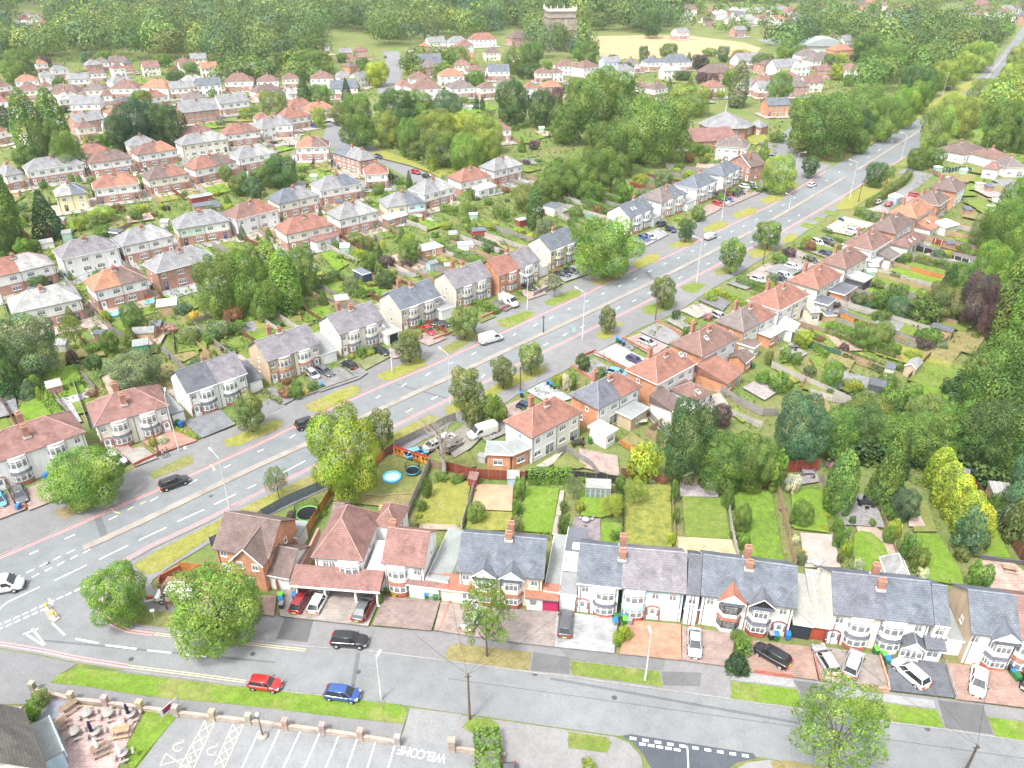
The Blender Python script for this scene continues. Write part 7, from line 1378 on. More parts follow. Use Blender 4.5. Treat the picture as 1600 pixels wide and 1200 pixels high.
person(257,716,(.35,.3,.42),(.06,.07,.12),'person in a lilac top walking on the far pavement',1.2); person(263,713,(.2,.2,.22),(.03,.03,.04),'person in grey walking just behind, on the far pavement',1.2); person(1451,163,(.03,.03,.04),(.03,.03,.04),'person in dark clothes on the path under the limes',2)

# ================================================================ TREES AND SHRUBS (foot x, foot y, top row, crown width, colour)
for a in [('broadleaf',142,782,697,120,'bright'),('broadleaf',196,968,878,95,'bright'),('broadleaf',348,1002,880,160,'bright'),('sparse',761,1026,905,100,'bright'),('sparse',1296,1198,1067,170,'bright'),
 ('street',396,675,610,60,'olive'),('street',641,567,513,50,'olive'),('street',726,530,474,52,'olive'),('street',729,650,568,56,'olive'),('street',786,608,553,42,'olive'),('street',830,586,532,44,'olive'),('street',947,522,476,34,'olive'),('street',1035,482,427,46,'olive'),('street',1140,428,370,46,'mid'),('street',1197,390,342,50,'mid'),('street',1070,379,337,30,'dark'),('street',1262,278,242,32,'dark'),
 ('sparse',866,465,427,28,'sage'),('sparse',436,779,728,42,'olive'),('broadleaf',942,432,333,112,'bright'),('broadleaf',1214,302,238,56,'lime'),('broadleaf',1364,293,250,34,'dark'),('sparse',1385,288,258,24,'mid'),('street',598,705,635,52,'olive'),
 ('broadleaf',546,775,630,118,'yg'),('bush',738,668,622,42,'olive'),('bush',766,662,612,50,'bright'),('bush',776,660,618,34,'yg'),('bush',1003,746,692,68,'gold'),('broadleaf',1066,752,618,92,'dark'),('broadleaf',1122,762,668,88,'mid'),('broadleaf',1165,762,672,80,'mid'),('bush',1200,765,695,54,'bright'),
 ('broadleaf',1238,722,606,92,'blue'),('column',1305,800,706,52,'mid'),('conifer',1378,785,674,66,'mid'),('bush',1236,770,738,30,'white'),('broadleaf',1250,820,780,40,'mid'),
 ('column',1462,760,700,46,'gold'),('column',1472,788,722,48,'yg'),('column',1488,812,742,48,'gold'),('column',1505,838,768,50,'yg'),('column',1520,858,790,40,'gold'),('bush',1504,862,795,54,'blue'),('bush',1525,918,876,42,'bright'),('bush',1500,875,852,30,'olive'),('broadleaf',1408,812,760,44,'blue'),('bush',1415,870,832,34,'mid'),('bush',1430,890,848,34,'olive'),('bush',1440,905,886,24,'white'),
 # wood at the right
 ('broadleaf',1300,712,632,72,'mid'),('broadleaf',1345,700,628,80,'dark'),('broadleaf',1395,712,640,85,'mid'),('broadleaf',1440,722,640,90,'mid'),('broadleaf',1485,715,625,96,'mid'),('broadleaf',1540,690,515,130,'mid'),('broadleaf',1595,670,520,120,'mid'),('broadleaf',1530,735,615,100,'dark'),('broadleaf',1580,752,635,110,'mid'),('broadleaf',1600,820,700,100,'blue'),('broadleaf',1350,670,610,70,'olive'),('broadleaf',1440,680,612,70,'olive'),('bush',1590,850,770,60,'olive'),('bush',1330,660,625,44,'dark'),('bush',1385,655,600,46,'mid'),
 ('conifer',1400,745,672,40,'dark'),('bush',1550,810,770,40,'mid'),('bush',1570,830,780,44,'sage'),('poplar',1560,540,375,42,'mid'),('poplar',1586,560,370,44,'bright'),('poplar',1600,600,385,44,'mid'),('poplar',1572,515,430,30,'sage'),('broadleaf',1535,460,372,62,'bright'),('broadleaf',1515,512,420,66,'purple'),('broadleaf',1545,530,440,60,'purple'),('broadleaf',1555,405,305,76,'mid'),('broadleaf',1590,380,265,90,'bright'),('broadleaf',1605,440,330,80,'bright'),('broadleaf',1575,440,350,60,'bright'),('broadleaf',1530,385,330,44,'sage'),
 ('broadleaf',1495,460,405,50,'mid'),('conifer',1478,462,412,40,'dark'),('bush',1480,620,590,30,'dark'),('bush',1440,500,455,60,'mid'),('broadleaf',1470,500,440,66,'olive'),('broadleaf',1400,498,460,40,'blue'),('bush',1372,482,450,36,'mid'),('bush',1395,478,440,36,'mid'),('bush',1340,480,455,30,'dark'),('broadleaf',1345,545,502,46,'mid'),('broadleaf',1372,548,500,40,'mid'),('bush',1450,540,510,46,'mid'),('broadleaf',1295,608,560,38,'bright'),('bush',1262,592,568,26,'sage'),('bush',1243,570,548,20,'bright'),('bush',1225,565,540,22,'bright'),('bush',1318,552,535,20,'purple'),('bush',1340,640,612,34,'mid'),('bush',1330,612,590,40,'yg'),('bush',1338,615,598,14,'rust'),('bush',1215,612,580,40,'bright'),('bush',1190,600,578,30,'bright'),('broadleaf',1125,668,628,34,'purple'),('bush',1300,615,600,26,'dark'),('bush',1385,620,600,30,'mid'),('bush',1400,640,610,40,'mid'),('bush',1200,570,545,18,'olive'),
 # far side of the main road and gardens behind it
 ('broadleaf',350,495,392,80,'mid'),('broadleaf',395,492,380,80,'bright'),('poplar',430,480,375,46,'bright'),('broadleaf',478,458,378,56,'mid'),('poplar',452,490,390,44,'bright'),('broadleaf',420,500,430,60,'mid'),('broadleaf',55,590,485,110,'sage'),('conifer',15,618,510,66,'dark'),('sparse',122,548,490,40,'olive'),('broadleaf',218,605,545,92,'sage'),('broadleaf',190,585,550,40,'mid'),('broadleaf',208,512,470,40,'mid'),('bush',167,506,484,18,'yg'),('bush',305,502,485,24,'yellow'),('bush',265,520,505,30,'pink'),('bush',240,518,495,34,'olive'),('bush',340,528,500,44,'sage'),('bush',332,535,515,30,'bright'),('bush',370,520,500,40,'mid'),('broadleaf',175,555,515,30,'mid'),('bush',150,575,552,30,'dark'),('conifer',50,620,590,40,'blue'),
 ('conifer',80,372,298,60,'deep'),('broadleaf',42,402,370,30,'bright'),('poplar',20,390,250,44,'mid'),('poplar',2,350,240,44,'bright'),('broadleaf',10,400,330,60,'mid'),('broadleaf',128,360,338,20,'yg'),('broadleaf',163,345,320,40,'lime'),('broadleaf',215,345,325,22,'mid'),('conifer',594,408,380,14,'dark'),('broadleaf',578,425,390,30,'mid'),('broadleaf',640,412,372,42,'mid'),('broadleaf',605,450,422,34,'dark'),('bush',612,432,420,20,'gold'),('broadleaf',550,462,430,30,'sage'),('bush',575,395,368,24,'olive'),('bush',560,382,362,34,'olive'),('bush',580,378,362,18,'white'),('sparse',728,345,298,26,'lime'),('broadleaf',640,392,362,24,'lime'),('poplar',835,358,290,24,'dark'),('broadleaf',850,370,340,34,'sage'),('bush',812,365,355,20,'gold'),('bush',825,375,365,12,'yellow'),('column',760,396,385,12,'dark'),('bush',640,290 + 10,282,12,'dark'),('conifer',640,294,266,14,'dark'),
 ('bush',465,622,600,26,'mid'),('bush',490,610,594,24,'mid'),('bush',478,616,608,12,'yellow'),('bush',448,600,590,18,'rust'),('bush',564,555,542,20,'mid'),('bush',580,556,545,16,'yg'),('bush',550,560,552,12,'yg'),('bush',240,698,684,20,'yg'),('bush',255,694,682,18,'white'),('bush',911,580,552,28,'dark'),('bush',936,592,572,26,'mid'),('bush',870,604,584,20,'yg'),('bush',885,610,584,18,'white'),('bush',893,608,582,20,'bright'),('bush',1055,500,482,18,'dark'),('bush',1072,525,508,16,'bright'),('bush',1080,506,495,24,'yg'),('bush',1105,500,488,18,'pink'),('bush',1110,470,452,26,'yg'),('bush',1260,385,368,18,'yg'),('bush',1232,402,385,24,'purple'),('bush',1212,410,395,16,'mid'),('broadleaf',1090,345,323,26,'mid'),('bush',1172,302,296,10,'gold'),
 # front gardens near
 ('flax',55,1126,1092,46,'bright'),('bush',68,1100,1076,32,'olive'),('bush',216,1180,1170,10,'yg'),('bush',966,1006,984,26,'yg'),('bush',977,1000,977,24,'gold'),('bush',1150,1000,984,26,'mid'),('bush',1160,1015,990,28,'bright'),('bush',1150,1050,1020,42,'deep'),('bush',605,925,918,12,'bright'),('bush',594,945,930,12,'bright'),('bush',619,930,925,18,'yellow'),('bush',918,1200,1192,30,'yg'),
 ('bush',503,805,796,16,'gold'),('bush',456,808,798,20,'purple'),('broadleaf',745,815,782,34,'bright'),('bush',668,780,740,20,'mid'),('bush',660,800,780,18,'mid'),('bush',655,812,800,14,'yg'),('bush',690,752,736,30,'mid'),('bush',715,755,742,26,'bright'),('bush',725,748,738,14,'rust'),('bush',812,780,742,24,'bright'),('bush',808,805,780,20,'bright'),('bush',805,832,806,26,'olive'),('sparse',896,780,742,34,'sage'),('bush',905,800,780,20,'yg'),('bush',880,800,780,16,'mid'),('bush',880,835,800,24,'mid'),('sparse',955,810,772,48,'yg'),('bush',968,770,740,22,'mid'),('bush',960,845,828,20,'mid'),
 ('sparse',990,790,745,40,'lime'),('bush',1052,785,750,16,'mid'),('bush',1055,820,790,14,'mid'),('bush',1049,850,832,18,'gold'),('bush',1135,795,760,24,'mid'),('broadleaf',1158,830,785,32,'mid'),('bush',1160,858,832,22,'bright'),('bush',1292,785,755,18,'mid'),('bush',1310,855,820,30,'bright'),('bush',1305,830,805,20,'bright'),('bush',1320,870,840,22,'yg'),('bush',1254,866,860,14,'yellow'),('bush',1287,828,820,12,'yellow'),('bush',1292,808,802,12,'gold'),('bush',1242,850,835,16,'white'),('bush',1250,880,862,22,'sage'),('bush',1310,880,864,14,'olive'),('bush',1385,810,785,24,'bright'),('bush',1395,840,810,24,'yg'),('bush',1340,892,872,20,'white'),('bush',1400,795,770,40,'dark'),('broadleaf',1385,850,820,20,'mid'),('bush',1362,823,810,14,'mid'),('bush',1330,820,805,14,'dark'),
 # limes of the avenue and the junction group
 ('broadleaf',1455,240,160,60,'lime'),('broadleaf',1495,215,148,50,'lime'),('broadleaf',1480,195,140,44,'lime'),('broadleaf',1530,175,118,56,'lime'),('broadleaf',1512,200,150,44,'lime'),('broadleaf',1555,235,152,70,'mid'),('broadleaf',1595,240,175,50,'mid'),('broadleaf',1572,150,95,40,'lime'),('broadleaf',1590,110,70,44,'lime'),('broadleaf',1560,145,115,26,'olive'),('broadleaf',1375,222,145,54,'bright'),('broadleaf',1405,200,132,46,'bright'),('broadleaf',1432,178,122,40,'bright'),('broadleaf',1472,140,90,52,'lime'),('broadleaf',1500,125,80,44,'lime'),('broadleaf',1520,112,62,56,'lime'),('broadleaf',1345,205,128,70,'mid'),('broadleaf',1425,155,98,56,'dark'),('broadleaf',1448,150,105,40,'mid'),('broadleaf',1385,118,62,56,'mid'),('broadleaf',1352,98,48,54,'mid'),('broadleaf',1450,105,68,44,'olive'),
 ('broadleaf',1275,245,138,110,'mid'),('broadleaf',1310,235,155,60,'bright'),('broadleaf',1335,228,165,46,'dark'),('sparse',1262,240,190,46,'sage'),('broadleaf',1340,240,200,30,'mid'),('broadleaf',1455,262,228,36,'mid'),('broadleaf',1430,265,230,36,'mid'),('broadleaf',1215,160,110,40,'mid'),('broadleaf',1295,120,82,30,'mid'),('poplar',1150,168,95,28,'sage'),('broadleaf',1190,112,80,34,'mid'),('broadleaf',1075,180,128,80,'lime'),('broadleaf',1225,92,62,26,'bright'),('broadleaf',1248,96,68,24,'mid'),
 # big trees in the middle
 ('broadleaf',1015,255,142,116,'mid'),('broadleaf',945,230,102,120,'mid'),('broadleaf',885,225,160,66,'mid'),('broadleaf',910,190,120,60,'mid'),('broadleaf',960,275,185,80,'mid'),('broadleaf',1040,225,170,70,'mid'),('broadleaf',800,195,120,56,'dark'),('broadleaf',845,200,135,50,'dark'),('broadleaf',905,310,240,60,'bright'),('broadleaf',935,300,225,60,'mid'),('broadleaf',875,305,250,56,'mid'),('broadleaf',1035,300,262,34,'sage'),('broadleaf',1000,290,270,30,'yg'),('broadleaf',1010,320,292,40,'sage'),('conifer',968,305,262,28,'mid'),('bush',978,320,285,40,'bright'),('broadleaf',925,320,282,44,'mid'),('column',1047,250,225,10,'gold'),('bush',1075,246,235,12,'yg'),('broadleaf',1100,245,225,24,'bright'),('broadleaf',820,330,285,40,'olive'),('broadleaf',855,320,270,50,'mid'),('bush',900,345,320,30,'mid'),('broadleaf',560,235,172,62,'mid'),('broadleaf',605,230,170,50,'lime'),('broadleaf',640,245,182,40,'mid'),('broadleaf',630,225,165,40,'dark'),
 ('broadleaf',680,225,168,80,'lime'),('broadleaf',750,240,172,76,'lime'),('broadleaf',690,262,200,60,'mid'),('broadleaf',728,268,205,60,'bright'),('broadleaf',715,220,172,60,'yg'),('broadleaf',765,255,195,50,'lime'),('broadleaf',620,200,135,66,'dark'),('broadleaf',655,195,138,60,'mid'),('broadleaf',700,200,138,50,'blue'),('broadleaf',560,205,140,50,'mid'),('conifer',543,160,122,20,'deep'),('conifer',477,168,115,30,'dark'),('broadleaf',500,165,130,50,'mid'),('broadleaf',535,195,158,40,'olive'),('broadleaf',590,135,94,42,'yg'),('broadleaf',490,110,75,70,'mid'),('broadleaf',500,200,165,24,'yg'),('broadleaf',430,195,138,50,'olive'),
 ('broadleaf',220,235,152,80,'deep'),('broadleaf',262,232,158,66,'dark'),('broadleaf',195,238,175,50,'dark'),('broadleaf',295,225,198,30,'mid'),('poplar',62,262,140,42,'mid'),('poplar',100,255,138,40,'bright'),('broadleaf',82,262,180,50,'mid'),('conifer',15,205,165,40,'deep'),('broadleaf',115,275,200,50,'mid'),('broadleaf',170,225,206,26,'lime'),('conifer',138,238,212,18,'gold'),('broadleaf',50,268,225,50,'mid'),('broadleaf',225,172,138,34,'bright'),('broadleaf',410,290,260,40,'mid'),('broadleaf',445,295,238,50,'dark'),('broadleaf',425,292,248,36,'mid'),('broadleaf',355,285,256,22,'olive'),('broadleaf',375,305,270,36,'mid'),('broadleaf',398,308,275,34,'blue'),('broadleaf',40,130,75,50,'mid'),('broadleaf',28,125,95,50,'bright'),
 ('broadleaf',872,80,30,36,'mid'),('conifer',855,78,54,14,'dark'),('broadleaf',908,72,52,26,'yg'),('broadleaf',915,100,62,46,'mid'),('broadleaf',805,115,70,40,'mid'),('broadleaf',830,105,62,40,'mid'),('broadleaf',1016,60,12,36,'dark'),('broadleaf',1045,92,66,34,'mid'),('broadleaf',1005,100,70,18,'dark'),('broadleaf',825,122,98,40,'dark'),('broadleaf',975,120,95,28,'dark'),('conifer',1075,105,82,16,'dark'),('broadleaf',1095,108,88,26,'bright'),('broadleaf',1065,125,110,34,'dark'),('broadleaf',1108,88,74,26,'mid'),('broadleaf',1130,98,84,16,'dark'),('column',745,172,150,8,'deep'),('column',754,174,152,8,'deep'),('broadleaf',870,165,135,22,'purple'),('broadleaf',720,110,70,30,'mid')]:
    k,x,y,ty,w,c = a; T(k,x,y,ty,w,c,parts=y > 200 or k == 'sparse')
print('trees',NT[0])
# the dead tree
b0 = W(694,742); e = empty('dead_tree',(b0.x,b0.y,0)); hh = topz(b0,640); rr = random.Random(3); BC = (.36,.31,.27)
MB().tube([(0,0,-.1),(.1,.1,2),(-.2,0,4),(-.4,.3,hh * .62)],[.42,.33,.27,.17],8).build('trunk','bark',e,BC)
def bough(a,l,z,r,n=0):
    st = Vector((-.25,.1,z)); d = Vector((math.cos(a),math.sin(a),rr.uniform(.5,1.2))).normalized(); q = [st]; b = MB()
    for i in range(5): d = (d + Vector((rr.uniform(-.35,.35),rr.uniform(-.35,.35),rr.uniform(-.15,.3)))).normalized(); q.append(q[-1] + d * l / 5)
    b.tube(q,[r * (1 - i / 6) for i in range(6)],6)
    for i in range(1,6):
        for s in range(4):
            dd = (d + Vector((rr.uniform(-1,1),rr.uniform(-1,1),rr.uniform(-.3,.8)))).normalized(); p1 = q[i] + dd * rr.uniform(.8,2.0); b.tube([q[i],p1,p1 + (dd + Vector((rr.uniform(-.5,.5),rr.uniform(-.5,.5),.2))) * .9],[r * .3,r * .16,.012],4)
    b.build('branch','bark',e,BC)
for i in range(9): bough(i * 2.4,rr.uniform(3.5,6.0),rr.uniform(2.5,hh * .6),rr.uniform(.1,.17))
tag(e,'bare pale dead tree with broken branches beside the parked wrecks','tree')
# ---- masses nobody could count
def inpoly(x,y,pts):
    c = np.zeros(len(x),bool); n = len(pts)
    for i in range(n):
        (x1,y1),(x2,y2) = pts[i],pts[(i + 1) % n]; k = (y1 > y) != (y2 > y); c ^= k & (x < (x2 - x1) * (y - y1) / (y2 - y1 + 1e-9) + x1)
    return c
def Wn(px,py):
    u = (px - 800) / FOC; v = (600 - py) / FOC; t = -CAMH / (-SP + v * CP); return u * t,(CP + v * SP) * t
ROADS = [ML + MRt[::-1],[(p[0],p[1]) for p in SU + SLo[::-1]],[(-400,900),(0,800),(35,795),(90,775),(210,725),(380,657),(480,605),(612,550),(712,512),(838,455),(1000,380),(1130,318),(1190,288),(1200,262),(1240,195),(1420,150),(1500,110),(1640,20),(1700,60),(1640,120),(1560,160),(1500,220),(1440,275),(1390,345),(1300,345),(1150,440),(1000,520),(880,590),(770,650),(690,680),(507,772),(330,856),(240,912),(230,960),(0,1200),(-400,1200)],
         [(430,265),(470,228),(510,185),(548,184),(580,225),(690,280),(725,312),(690,308),(560,245),(330,288),(330,272)],[(590,155),(595,78),(626,78),(632,125)],[(150,1000),(430,960),(1640,1110),(1640,1300),(-100,1300)],[(410,925),(480,900),(1640,1010),(1640,1120),(400,965)],[(918,57),(1190,62),(1192,86),(925,94)],[(1085,165),(1200,165),(1200,230),(1085,225)]]
def free(x,y,px,py,pad=.4):
    k = np.ones(len(x),bool)
    for r in ROADS: k &= ~inpoly(px,py,r)
    for A,rz,w,d in FOOT:
        dx,dy = x - A.x,y - A.y; u = dx * math.cos(rz) + dy * math.sin(rz); v = -dx * math.sin(rz) + dy * math.cos(rz); k &= ~((u > -pad) & (u < w + pad) & (v > -pad) & (v < d + pad))
    return k
def scatter(n,px0,px1,py0,py1,excl=(),only=None):
    X,Y = [],[]; tot = 0
    xa,ya = Wn(np.array([px0,px1]),np.array([py1,py0])); y0,y1 = ya.min(),ya.max(); m = max(abs((np.array([px0,px1]) - 800) / FOC).max() * y1 * 1.3,10)
    for _ in range(60):
        x = NR.uniform(-m,m,n * 4); y = NR.uniform(y0,y1,n * 4); d = y * CP + CAMH * SP; up = y * SP - CAMH * CP; px = 800 + FOC * x / d; py = 600 - FOC * up / d
        k = (px > px0) & (px < px1) & (py > py0) & (py < py1); x,y,px,py = x[k],y[k],px[k],py[k]
        k = free(x,y,px,py)
        for e_ in excl: k &= ~inpoly(px,py,e_)
        if only: k &= inpoly(px,py,only)
        X.append(x[k]); Y.append(y[k]); tot += k.sum()
        if tot > n: break
    return np.concatenate(X)[:n],np.concatenate(Y)[:n]
LAWNX = [[(665,750),(735,750),(724,822),(650,820)],[(540,705),(672,725),(632,822),(515,790)],[(744,755),(802,757),(803,828),(727,828)],[(820,758),(884,762),(872,836),(812,832)],[(893,765),(972,772),(970,850),(888,850)],[(976,757),(1048,757),(1050,856),(973,850)],[(1060,745),(1128,750),(1152,872),(1056,868)],[(1144,763),(1207,765),(1240,880),(1160,874)],[(1234,735),(1286,740),(1314,888),(1240,885)],[(1306,770),(1372,770),(1402,895),(1333,895)],[(1418,780),(1466,780),(1506,916),(1438,905)],[(1505,790),(1640,800),(1640,940),(1545,920)],[(735,640),(970,600),(968,745),(700,735)],[(690,640),(760,640),(750,735),(600,715)],[(440,780),(512,765),(512,795),(440,850)]]
# individual garden bushes between the houses of the estate
KB = ['mid','mid','dark','bright','yg','olive','sage','mid','bright','gold','purple','rust','blue']
def bushes(n,box,rmin,rmax,kinds,hk=1.1,exc=LAWNX,cols=KB,only=None):
    x,y = scatter(n,*box,excl=exc,only=only)
    for a,b_ in zip(x,y):
        k = RG.choice(kinds); r = RG.uniform(rmin,rmax) * (.55 if k == 'column' else .7 if k == 'conifer' else 1); tree(k,Vector((a,b_,0)),r * (RG.uniform(.9,1.3) * hk if k == 'bush' else RG.uniform(1.5,2.2) if k == 'broadleaf' else 3),r,RG.choice(cols),parts=False)
bushes(190,(0,700,255,640),.9,2.3,['bush','bush','bush','broadleaf','conifer','column']); bushes(65,(700,1200,250,420),.8,2.2,['bush','bush','broadleaf']); bushes(55,(1200,1560,380,640),.8,2.0,['bush','bush','broadleaf'])
bushes(110,(0,1240,130,260),1.6,4.0,['bush','broadleaf','broadleaf','conifer'],1.2); bushes(70,(0,1500,92,140),2.5,5,['broadleaf'],1.2)
bushes(40,(640,1560,700,870),.5,.9,['bush'],1.0,only=[(640,705),(1560,730),(1560,880),(640,830)],cols=['mid','bright','yg','olive','white','pink','mid'])
# small plots, fences, sheds between the estate houses
def plots(n,box,only=None):
    x,y = scatter(n,*box,excl=LAWNX,only=only)
    for a,b_ in zip(x,y):
        A,rz,w,d = min(FOOT,key=lambda f: (f[0].x - a) ** 2 + (f[0].y - b_) ** 2); M = Matrix.Translation((a,b_,0)) @ Matrix.Rotation(rz,4,'Z'); hw,hl = RG.uniform(2.2,4),RG.uniform(3,6.5)
        q = [M @ Vector(v) for v in ((-hw,-hl,0),(hw,-hl,0),(hw,hl,0),(-hw,hl,0))]; qx = np.array([v.x for v in q]); qy = np.array([v.y for v in q]); dd = qy * CP + CAMH * SP; pp = 800 + FOC * qx / dd; py = 600 - FOC * (qy * SP - CAMH * CP) / dd
        if not free(qx,qy,pp,py,.2).all(): continue
        c = RG.choice('ggbbymd'); u = RG.random()
        if u < .62: flat('lawn',[(v.x,v.y) for v in q],'lawn',LC[c],nz(),.1,world=True)
        else: flat('terrace',[(v.x,v.y) for v in q],'paving',RG.choice([(.3,.28,.27),(.36,.28,.23),(.22,.22,.23)]),nz(),.1,world=True)
        if RG.random() < .18: fence([q[0] + Vector((0,0,.1)),q[3] + Vector((0,0,.1))],RG.choice(['grey','wood','brown','pale','orange','grey']),1.6,world=True)
        if RG.random() < .3:
            p = M @ Vector((0,hl * .7,0)); p1,p2 = P((p.x - 1.3,p.y,2.1)),P((p.x + 1.2,p.y + .2,2.1)); rf,wl = RG.choice([('felt','timber'),('pale','beige'),('dark','timber'),('slate','brick'),('white','mint')])
            H(p1[:2],p2[:2],d=2,kind=RG.choice(['gable','flat','lean']),ze=2.1,rise=.6,roof=rf,wall=wl,lod=0,chim=(),style='none',name='garden_shed',cat='shed',o=.1,side=False,gut=False)
plots(340,(0,760,130,640)); plots(60,(760,1240,120,420)); plots(45,(1200,1520,390,640)); plots(30,(1460,1600,262,345)); plots(14,(1100,1200,180,262))
# roofs scattered through the distant trees and the gaps of the upper estate
rz0 = 0
for _ in range(600):
    x,y = RG.uniform(0,560),RG.uniform(128,262); c = W(x,y,5); wv = RG.uniform(11,14) / mpp(c); c2 = W(x + wv / 2,y - wv * .07,5)
    q = np.array([[x - 3,y + 6],[x + wv + 3,y + 6],[x + wv,y - 14],[x,y - 14]]); X_,Y_ = Wn(q[:,0],q[:,1])
    if rz0 < 38 and all((f[0] + Vector((f[2] / 2,f[3] / 2,0)) - c2).length > 15.5 for f in FOOT) and free(X_,Y_,q[:,0],q[:,1],1).all():
        rz0 += 1; H((x,y),(x + wv,y - wv * .13),d=8,kind='hip',ze=5,rise=2.8,roof=RG.choice(['brown','orange','grey','red','umber','pale']),wall=RG.choice(['white','white','cream']),low='brick',style='far',lod=0,pad=True,name='distant_house',group='houses of the far streets')
for x0,x1,y0,y1,n in ((18,80,28,48,9),(1065,1245,12,36,22),(1275,1425,6,24,16),(1455,1610,10,32,18),(335,425,-2,6,5),(600,830,68,92,10),(120,420,92,110,9),(650,1100,96,118,10),(1180,1330,100,130,8)):
    for _ in range(n):
        x,y = RG.uniform(x0,x1),RG.uniform(y0,y1); wv = 11 / mpp(W(x,y)); r1 = RG.choice(['brown','rose','orange','grey','slate','umber','pale'])
        c = W(x + wv / 2,y,5); ok = all((f[0] - c).length > 11 for f in FOOT)
        if ok: H((x,y),(x + wv,y - RG.uniform(-.3,1) * wv * .12),d=8,kind=RG.choice(['hip','gable']),ze=5,rise=3,roof=r1,wall=RG.choice(['white','white','cream','brick']),style='far',lod=0,side=False,name='distant_house',group='houses of the far streets')
# undergrowth along the plots
def under(n,box,hmax,leaf,col,lb,seed,thr=.45):
    x,y = scatter(n,*box,excl=LAWNX); f = np.sin(x * .55 + seed) * np.cos(y * .47 + seed * 2) + .6 * np.sin(x * 1.7 + y * 1.1) ; k = f > thr; x,y,f = x[k],y[k],f[k]; h = np.minimum(hmax,(f - thr) * hmax * 1.5 + .1) * NR.uniform(.15,1,len(x))
    mass('undergrowth',np.stack([x,y,h + .15],1),leaf,col,lb,'undergrowth')
under(85000,(0,900,250,640),1.5,.26,'mid','mixed green undergrowth filling the estate gardens',1,.15); under(40000,(0,900,250,640),1.2,.24,'olive','olive scrub and weeds in the estate gardens',4,.6); under(26000,(700,1560,250,680),1.6,.26,'mid','green undergrowth in the gardens of the right row',7,.35); under(60000,(0,1640,92,260),3.0,.5,'mid','garden greenery among the distant houses',3,.05); under(14000,(640,1600,700,900),.8,.15,'bright','flower bed greenery of the near back gardens',5,.3)
x,y = scatter(26000,1290,1600,600,790,only=[(1290,690),(1330,640),(1405,640),(1475,650),(1500,560),(1520,400),(1560,340),(1640,340),(1640,800),(1540,780),(1480,735),(1290,730)]); mass('wood_understorey',np.stack([x,y,NR.uniform(.2,3.5,len(x))],1),.34,'dark','dark understorey of the wood on the right','undergrowth')
x,y = scatter(9000,1400,1500,520,650,only=[(1410,642),(1422,600),(1448,560),(1462,540),(1492,528),(1500,545),(1482,600),(1470,645)]); mass('long_grass',np.stack([x,y,NR.uniform(.15,.5,len(x))],1),.14,'lime','long yellow-green grass of the wild field','grass')
# ragged planting and long tufts along the lawn edges
for nm,rng,dens,leaf,zt,sp,col,lb in (('border_planting',(560,930),5,.11,.5,.35,'mid','low border plants along the edges of the back lawns'),('edge_tufts',(560,1200),9,.05,.16,.12,'olive','untrimmed grass tufts along lawn and verge edges'),('border_planting',(360,660),4,.16,.6,.4,'bright','bright border plants round the lawns beyond the road')):
    L_ = []
    for pg in EDGES:
        if not rng[0] < sum(q[1] for q in pg) / len(pg) < rng[1] or (nm == 'border_planting' and (len(pg) > 6 and pg[0][0] < 240)): continue
        if nm == 'border_planting' and any(pg is v[0] for v in VG): continue
        w_ = [W(x,y) for x,y in pg]
        for a,b_ in zip(w_,w_[1:] + w_[:1]):
            n = int((b_ - a).length * dens); t = NR.uniform(0,1,(n,1)); p = np.array(a) * (1 - t) + np.array(b_) * t + NR.normal(size=(n,3)) * sp; f = np.sin(p[:,0] * 1.1) * np.cos(p[:,1] * .9); p[:,2] = .12 + zt * NR.uniform(.1,1,n) * np.clip(f + .7,.1,1.3); L_.append(p)
    mass(nm,np.concatenate(L_),leaf,col,lb,'planting')
# far wood: hundreds of crowns that read as one mass
def far_wood(n,box,rmin,rmax,col,lb,exc=(),leaf=.95,npts=230):
    x,y = scatter(n,*box,excl=exc); C,Nn,Tt = [],[],[]
    for a,b_ in zip(x,y):
        r = RG.uniform(rmin,rmax); h = r * RG.uniform(1.5,2.4); d = unit(npts); d = d[d[:,2] > -.45]; lob = 1 + .18 * np.sin(d[:,0] * 5 + a) * np.cos(d[:,1] * 5 + b_) + .06 * NR.normal(size=len(d))
        p = d * lob[:,None] * np.array([r,r,h * .5]) + np.array([a,b_,h * .52]); nn = d + NR.normal(size=d.shape) * .22; nn /= np.linalg.norm(nn,axis=1,keepdims=True)
        t = np.ones((len(d),3)) * (NR.uniform(.6,1.35) * NR.uniform(.92,1.08,(len(d),1))); t[:,0] *= NR.uniform(.85,1.25); t[:,2] *= NR.uniform(.8,1.4); C.append(p); Nn.append(nn); Tt.append(t)
    C = np.concatenate(C); o = link('far_wood',leafmesh('far_wood',C,np.concatenate(Nn),leaf,np.concatenate(Tt)),None,FC[col]); o['kind'] = 'stuff'; o['label'] = lb; o['category'] = 'wood'
FX = [[(905,50),(1200,55),(1200,112),(925,112)],[(225,28),(320,28),(318,48),(235,50)],[(500,55),(585,55),(600,150),(500,150)],[(590,78),(830,50),(830,150),(600,160)],[(850,25),(900,25),(900,90),(850,90)],[(1370,40),(1430,40),(1430,58),(1370,58)],[(1500,40),(1600,22),(1600,56),(1510,72)],[(15,98),(330,98),(420,120),(420,150),(0,150),(0,95)],[(1100,90),(1340,75),(1340,180),(1100,180)]]
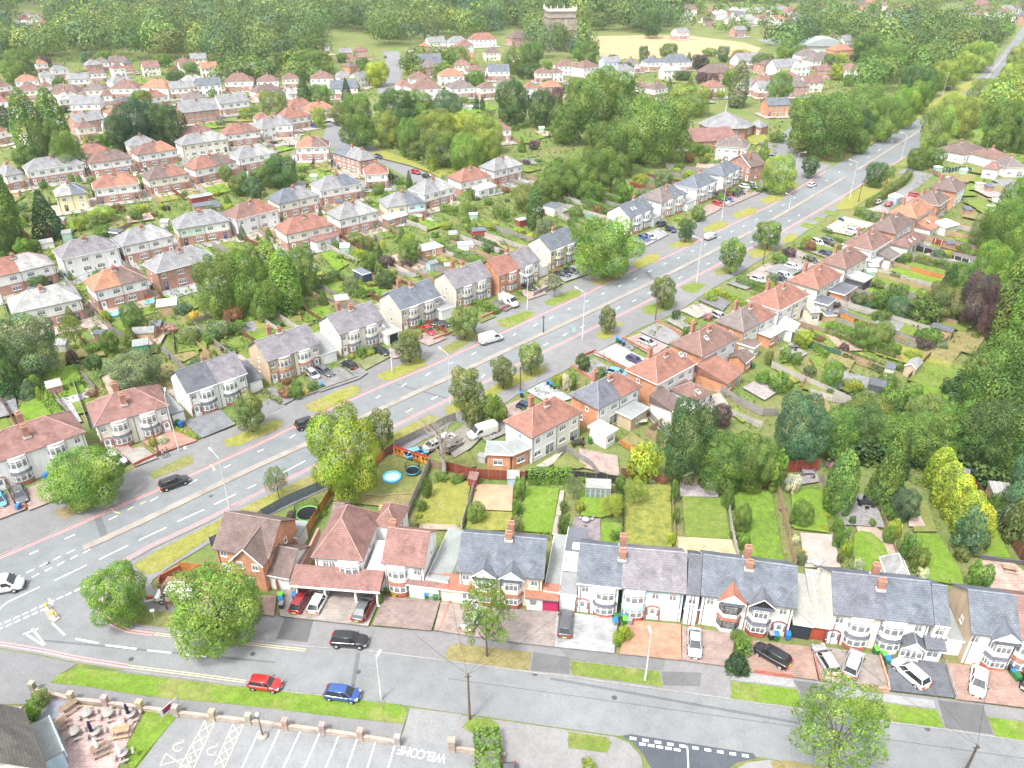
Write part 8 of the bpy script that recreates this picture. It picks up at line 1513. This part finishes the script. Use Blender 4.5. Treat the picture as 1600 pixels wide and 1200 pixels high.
FX += [[(12,22),(82,20),(95,72),(5,74)],[(1050,8),(1255,5),(1260,62),(1180,64),(1050,58)],[(1265,2),(1435,0),(1440,46),(1265,48)],[(1440,6),(1640,2),(1640,50),(1440,52)],[(325,-6),(435,-8),(440,26),(320,26)]]
for c_,f_ in (('mid',.4),('dark',.2),('blue',.15),('lime',.1),('olive',.15)):
    w_ = {'mid': 'mid green','dark': 'dark','blue': 'bluish','lime': 'pale','olive': 'olive'}[c_]
    far_wood(int(430 * f_),(-60,600,40,104),7,13,c_,w_ + ' crowns of the wood behind the upper left estate',FX,.7,520); far_wood(int(400 * f_),(600,1640,22,97),6,12,c_,w_ + ' crowns of the far trees round the stubble field',FX,.7,460)
    far_wood(int(1300 * f_),(-60,1660,-12,45),8,17,c_,w_ + ' crowns of the distant wooded suburbs',FX,1.3,230)
far_wood(210,(1040,1640,4,62),3.5,6.5,'mid','small trees between the roofs at the top right',[(FX[0])],.8,170); far_wood(60,(0,460,0,80),4,6.5,'olive','small trees between the roofs at the top left',(),.8,170); far_wood(90,(330,700,92,130),3.5,6,'mid','young trees round the far hill street',[FX[2],[(585,75),(632,75),(632,155),(585,155)]],.6,260)
far_wood(150,(1240,1640,20,150),5,9,'mid','trees along the far stretch of the main road',FX,.6,420); far_wood(60,(1540,1640,90,200),5,8,'lime','trees beyond the far verge at the right',[[(1540,120),(1640,120),(1640,175),(1550,170)]],.5,500)
far_wood(420,(-60,1660,-48,-12),16,28,'dark','furthest tree line of the plain',(),2.5,130)
b = MB().box(-2500,2500,-320,6000,-1,CAMH + 6); hz = bpy.data.materials.new('haze'); hz.use_nodes = True; t = hz.node_tree; t.nodes.clear()
v = t.nodes.new('ShaderNodeVolumePrincipled'); v.inputs['Density'].default_value = .0001; v.inputs['Color'].default_value = (.88,.94,1,1); v.inputs['Anisotropy'].default_value = .2
t.links.new(v.outputs[0],t.nodes.new('ShaderNodeOutputMaterial').inputs['Volume']); MATS['haze'] = hz
o = b.build('haze','haze'); o['kind'] = 'stuff'; o['label'] = 'thin pale haze lying over the whole suburb'; o['category'] = 'haze'
finish_labels()
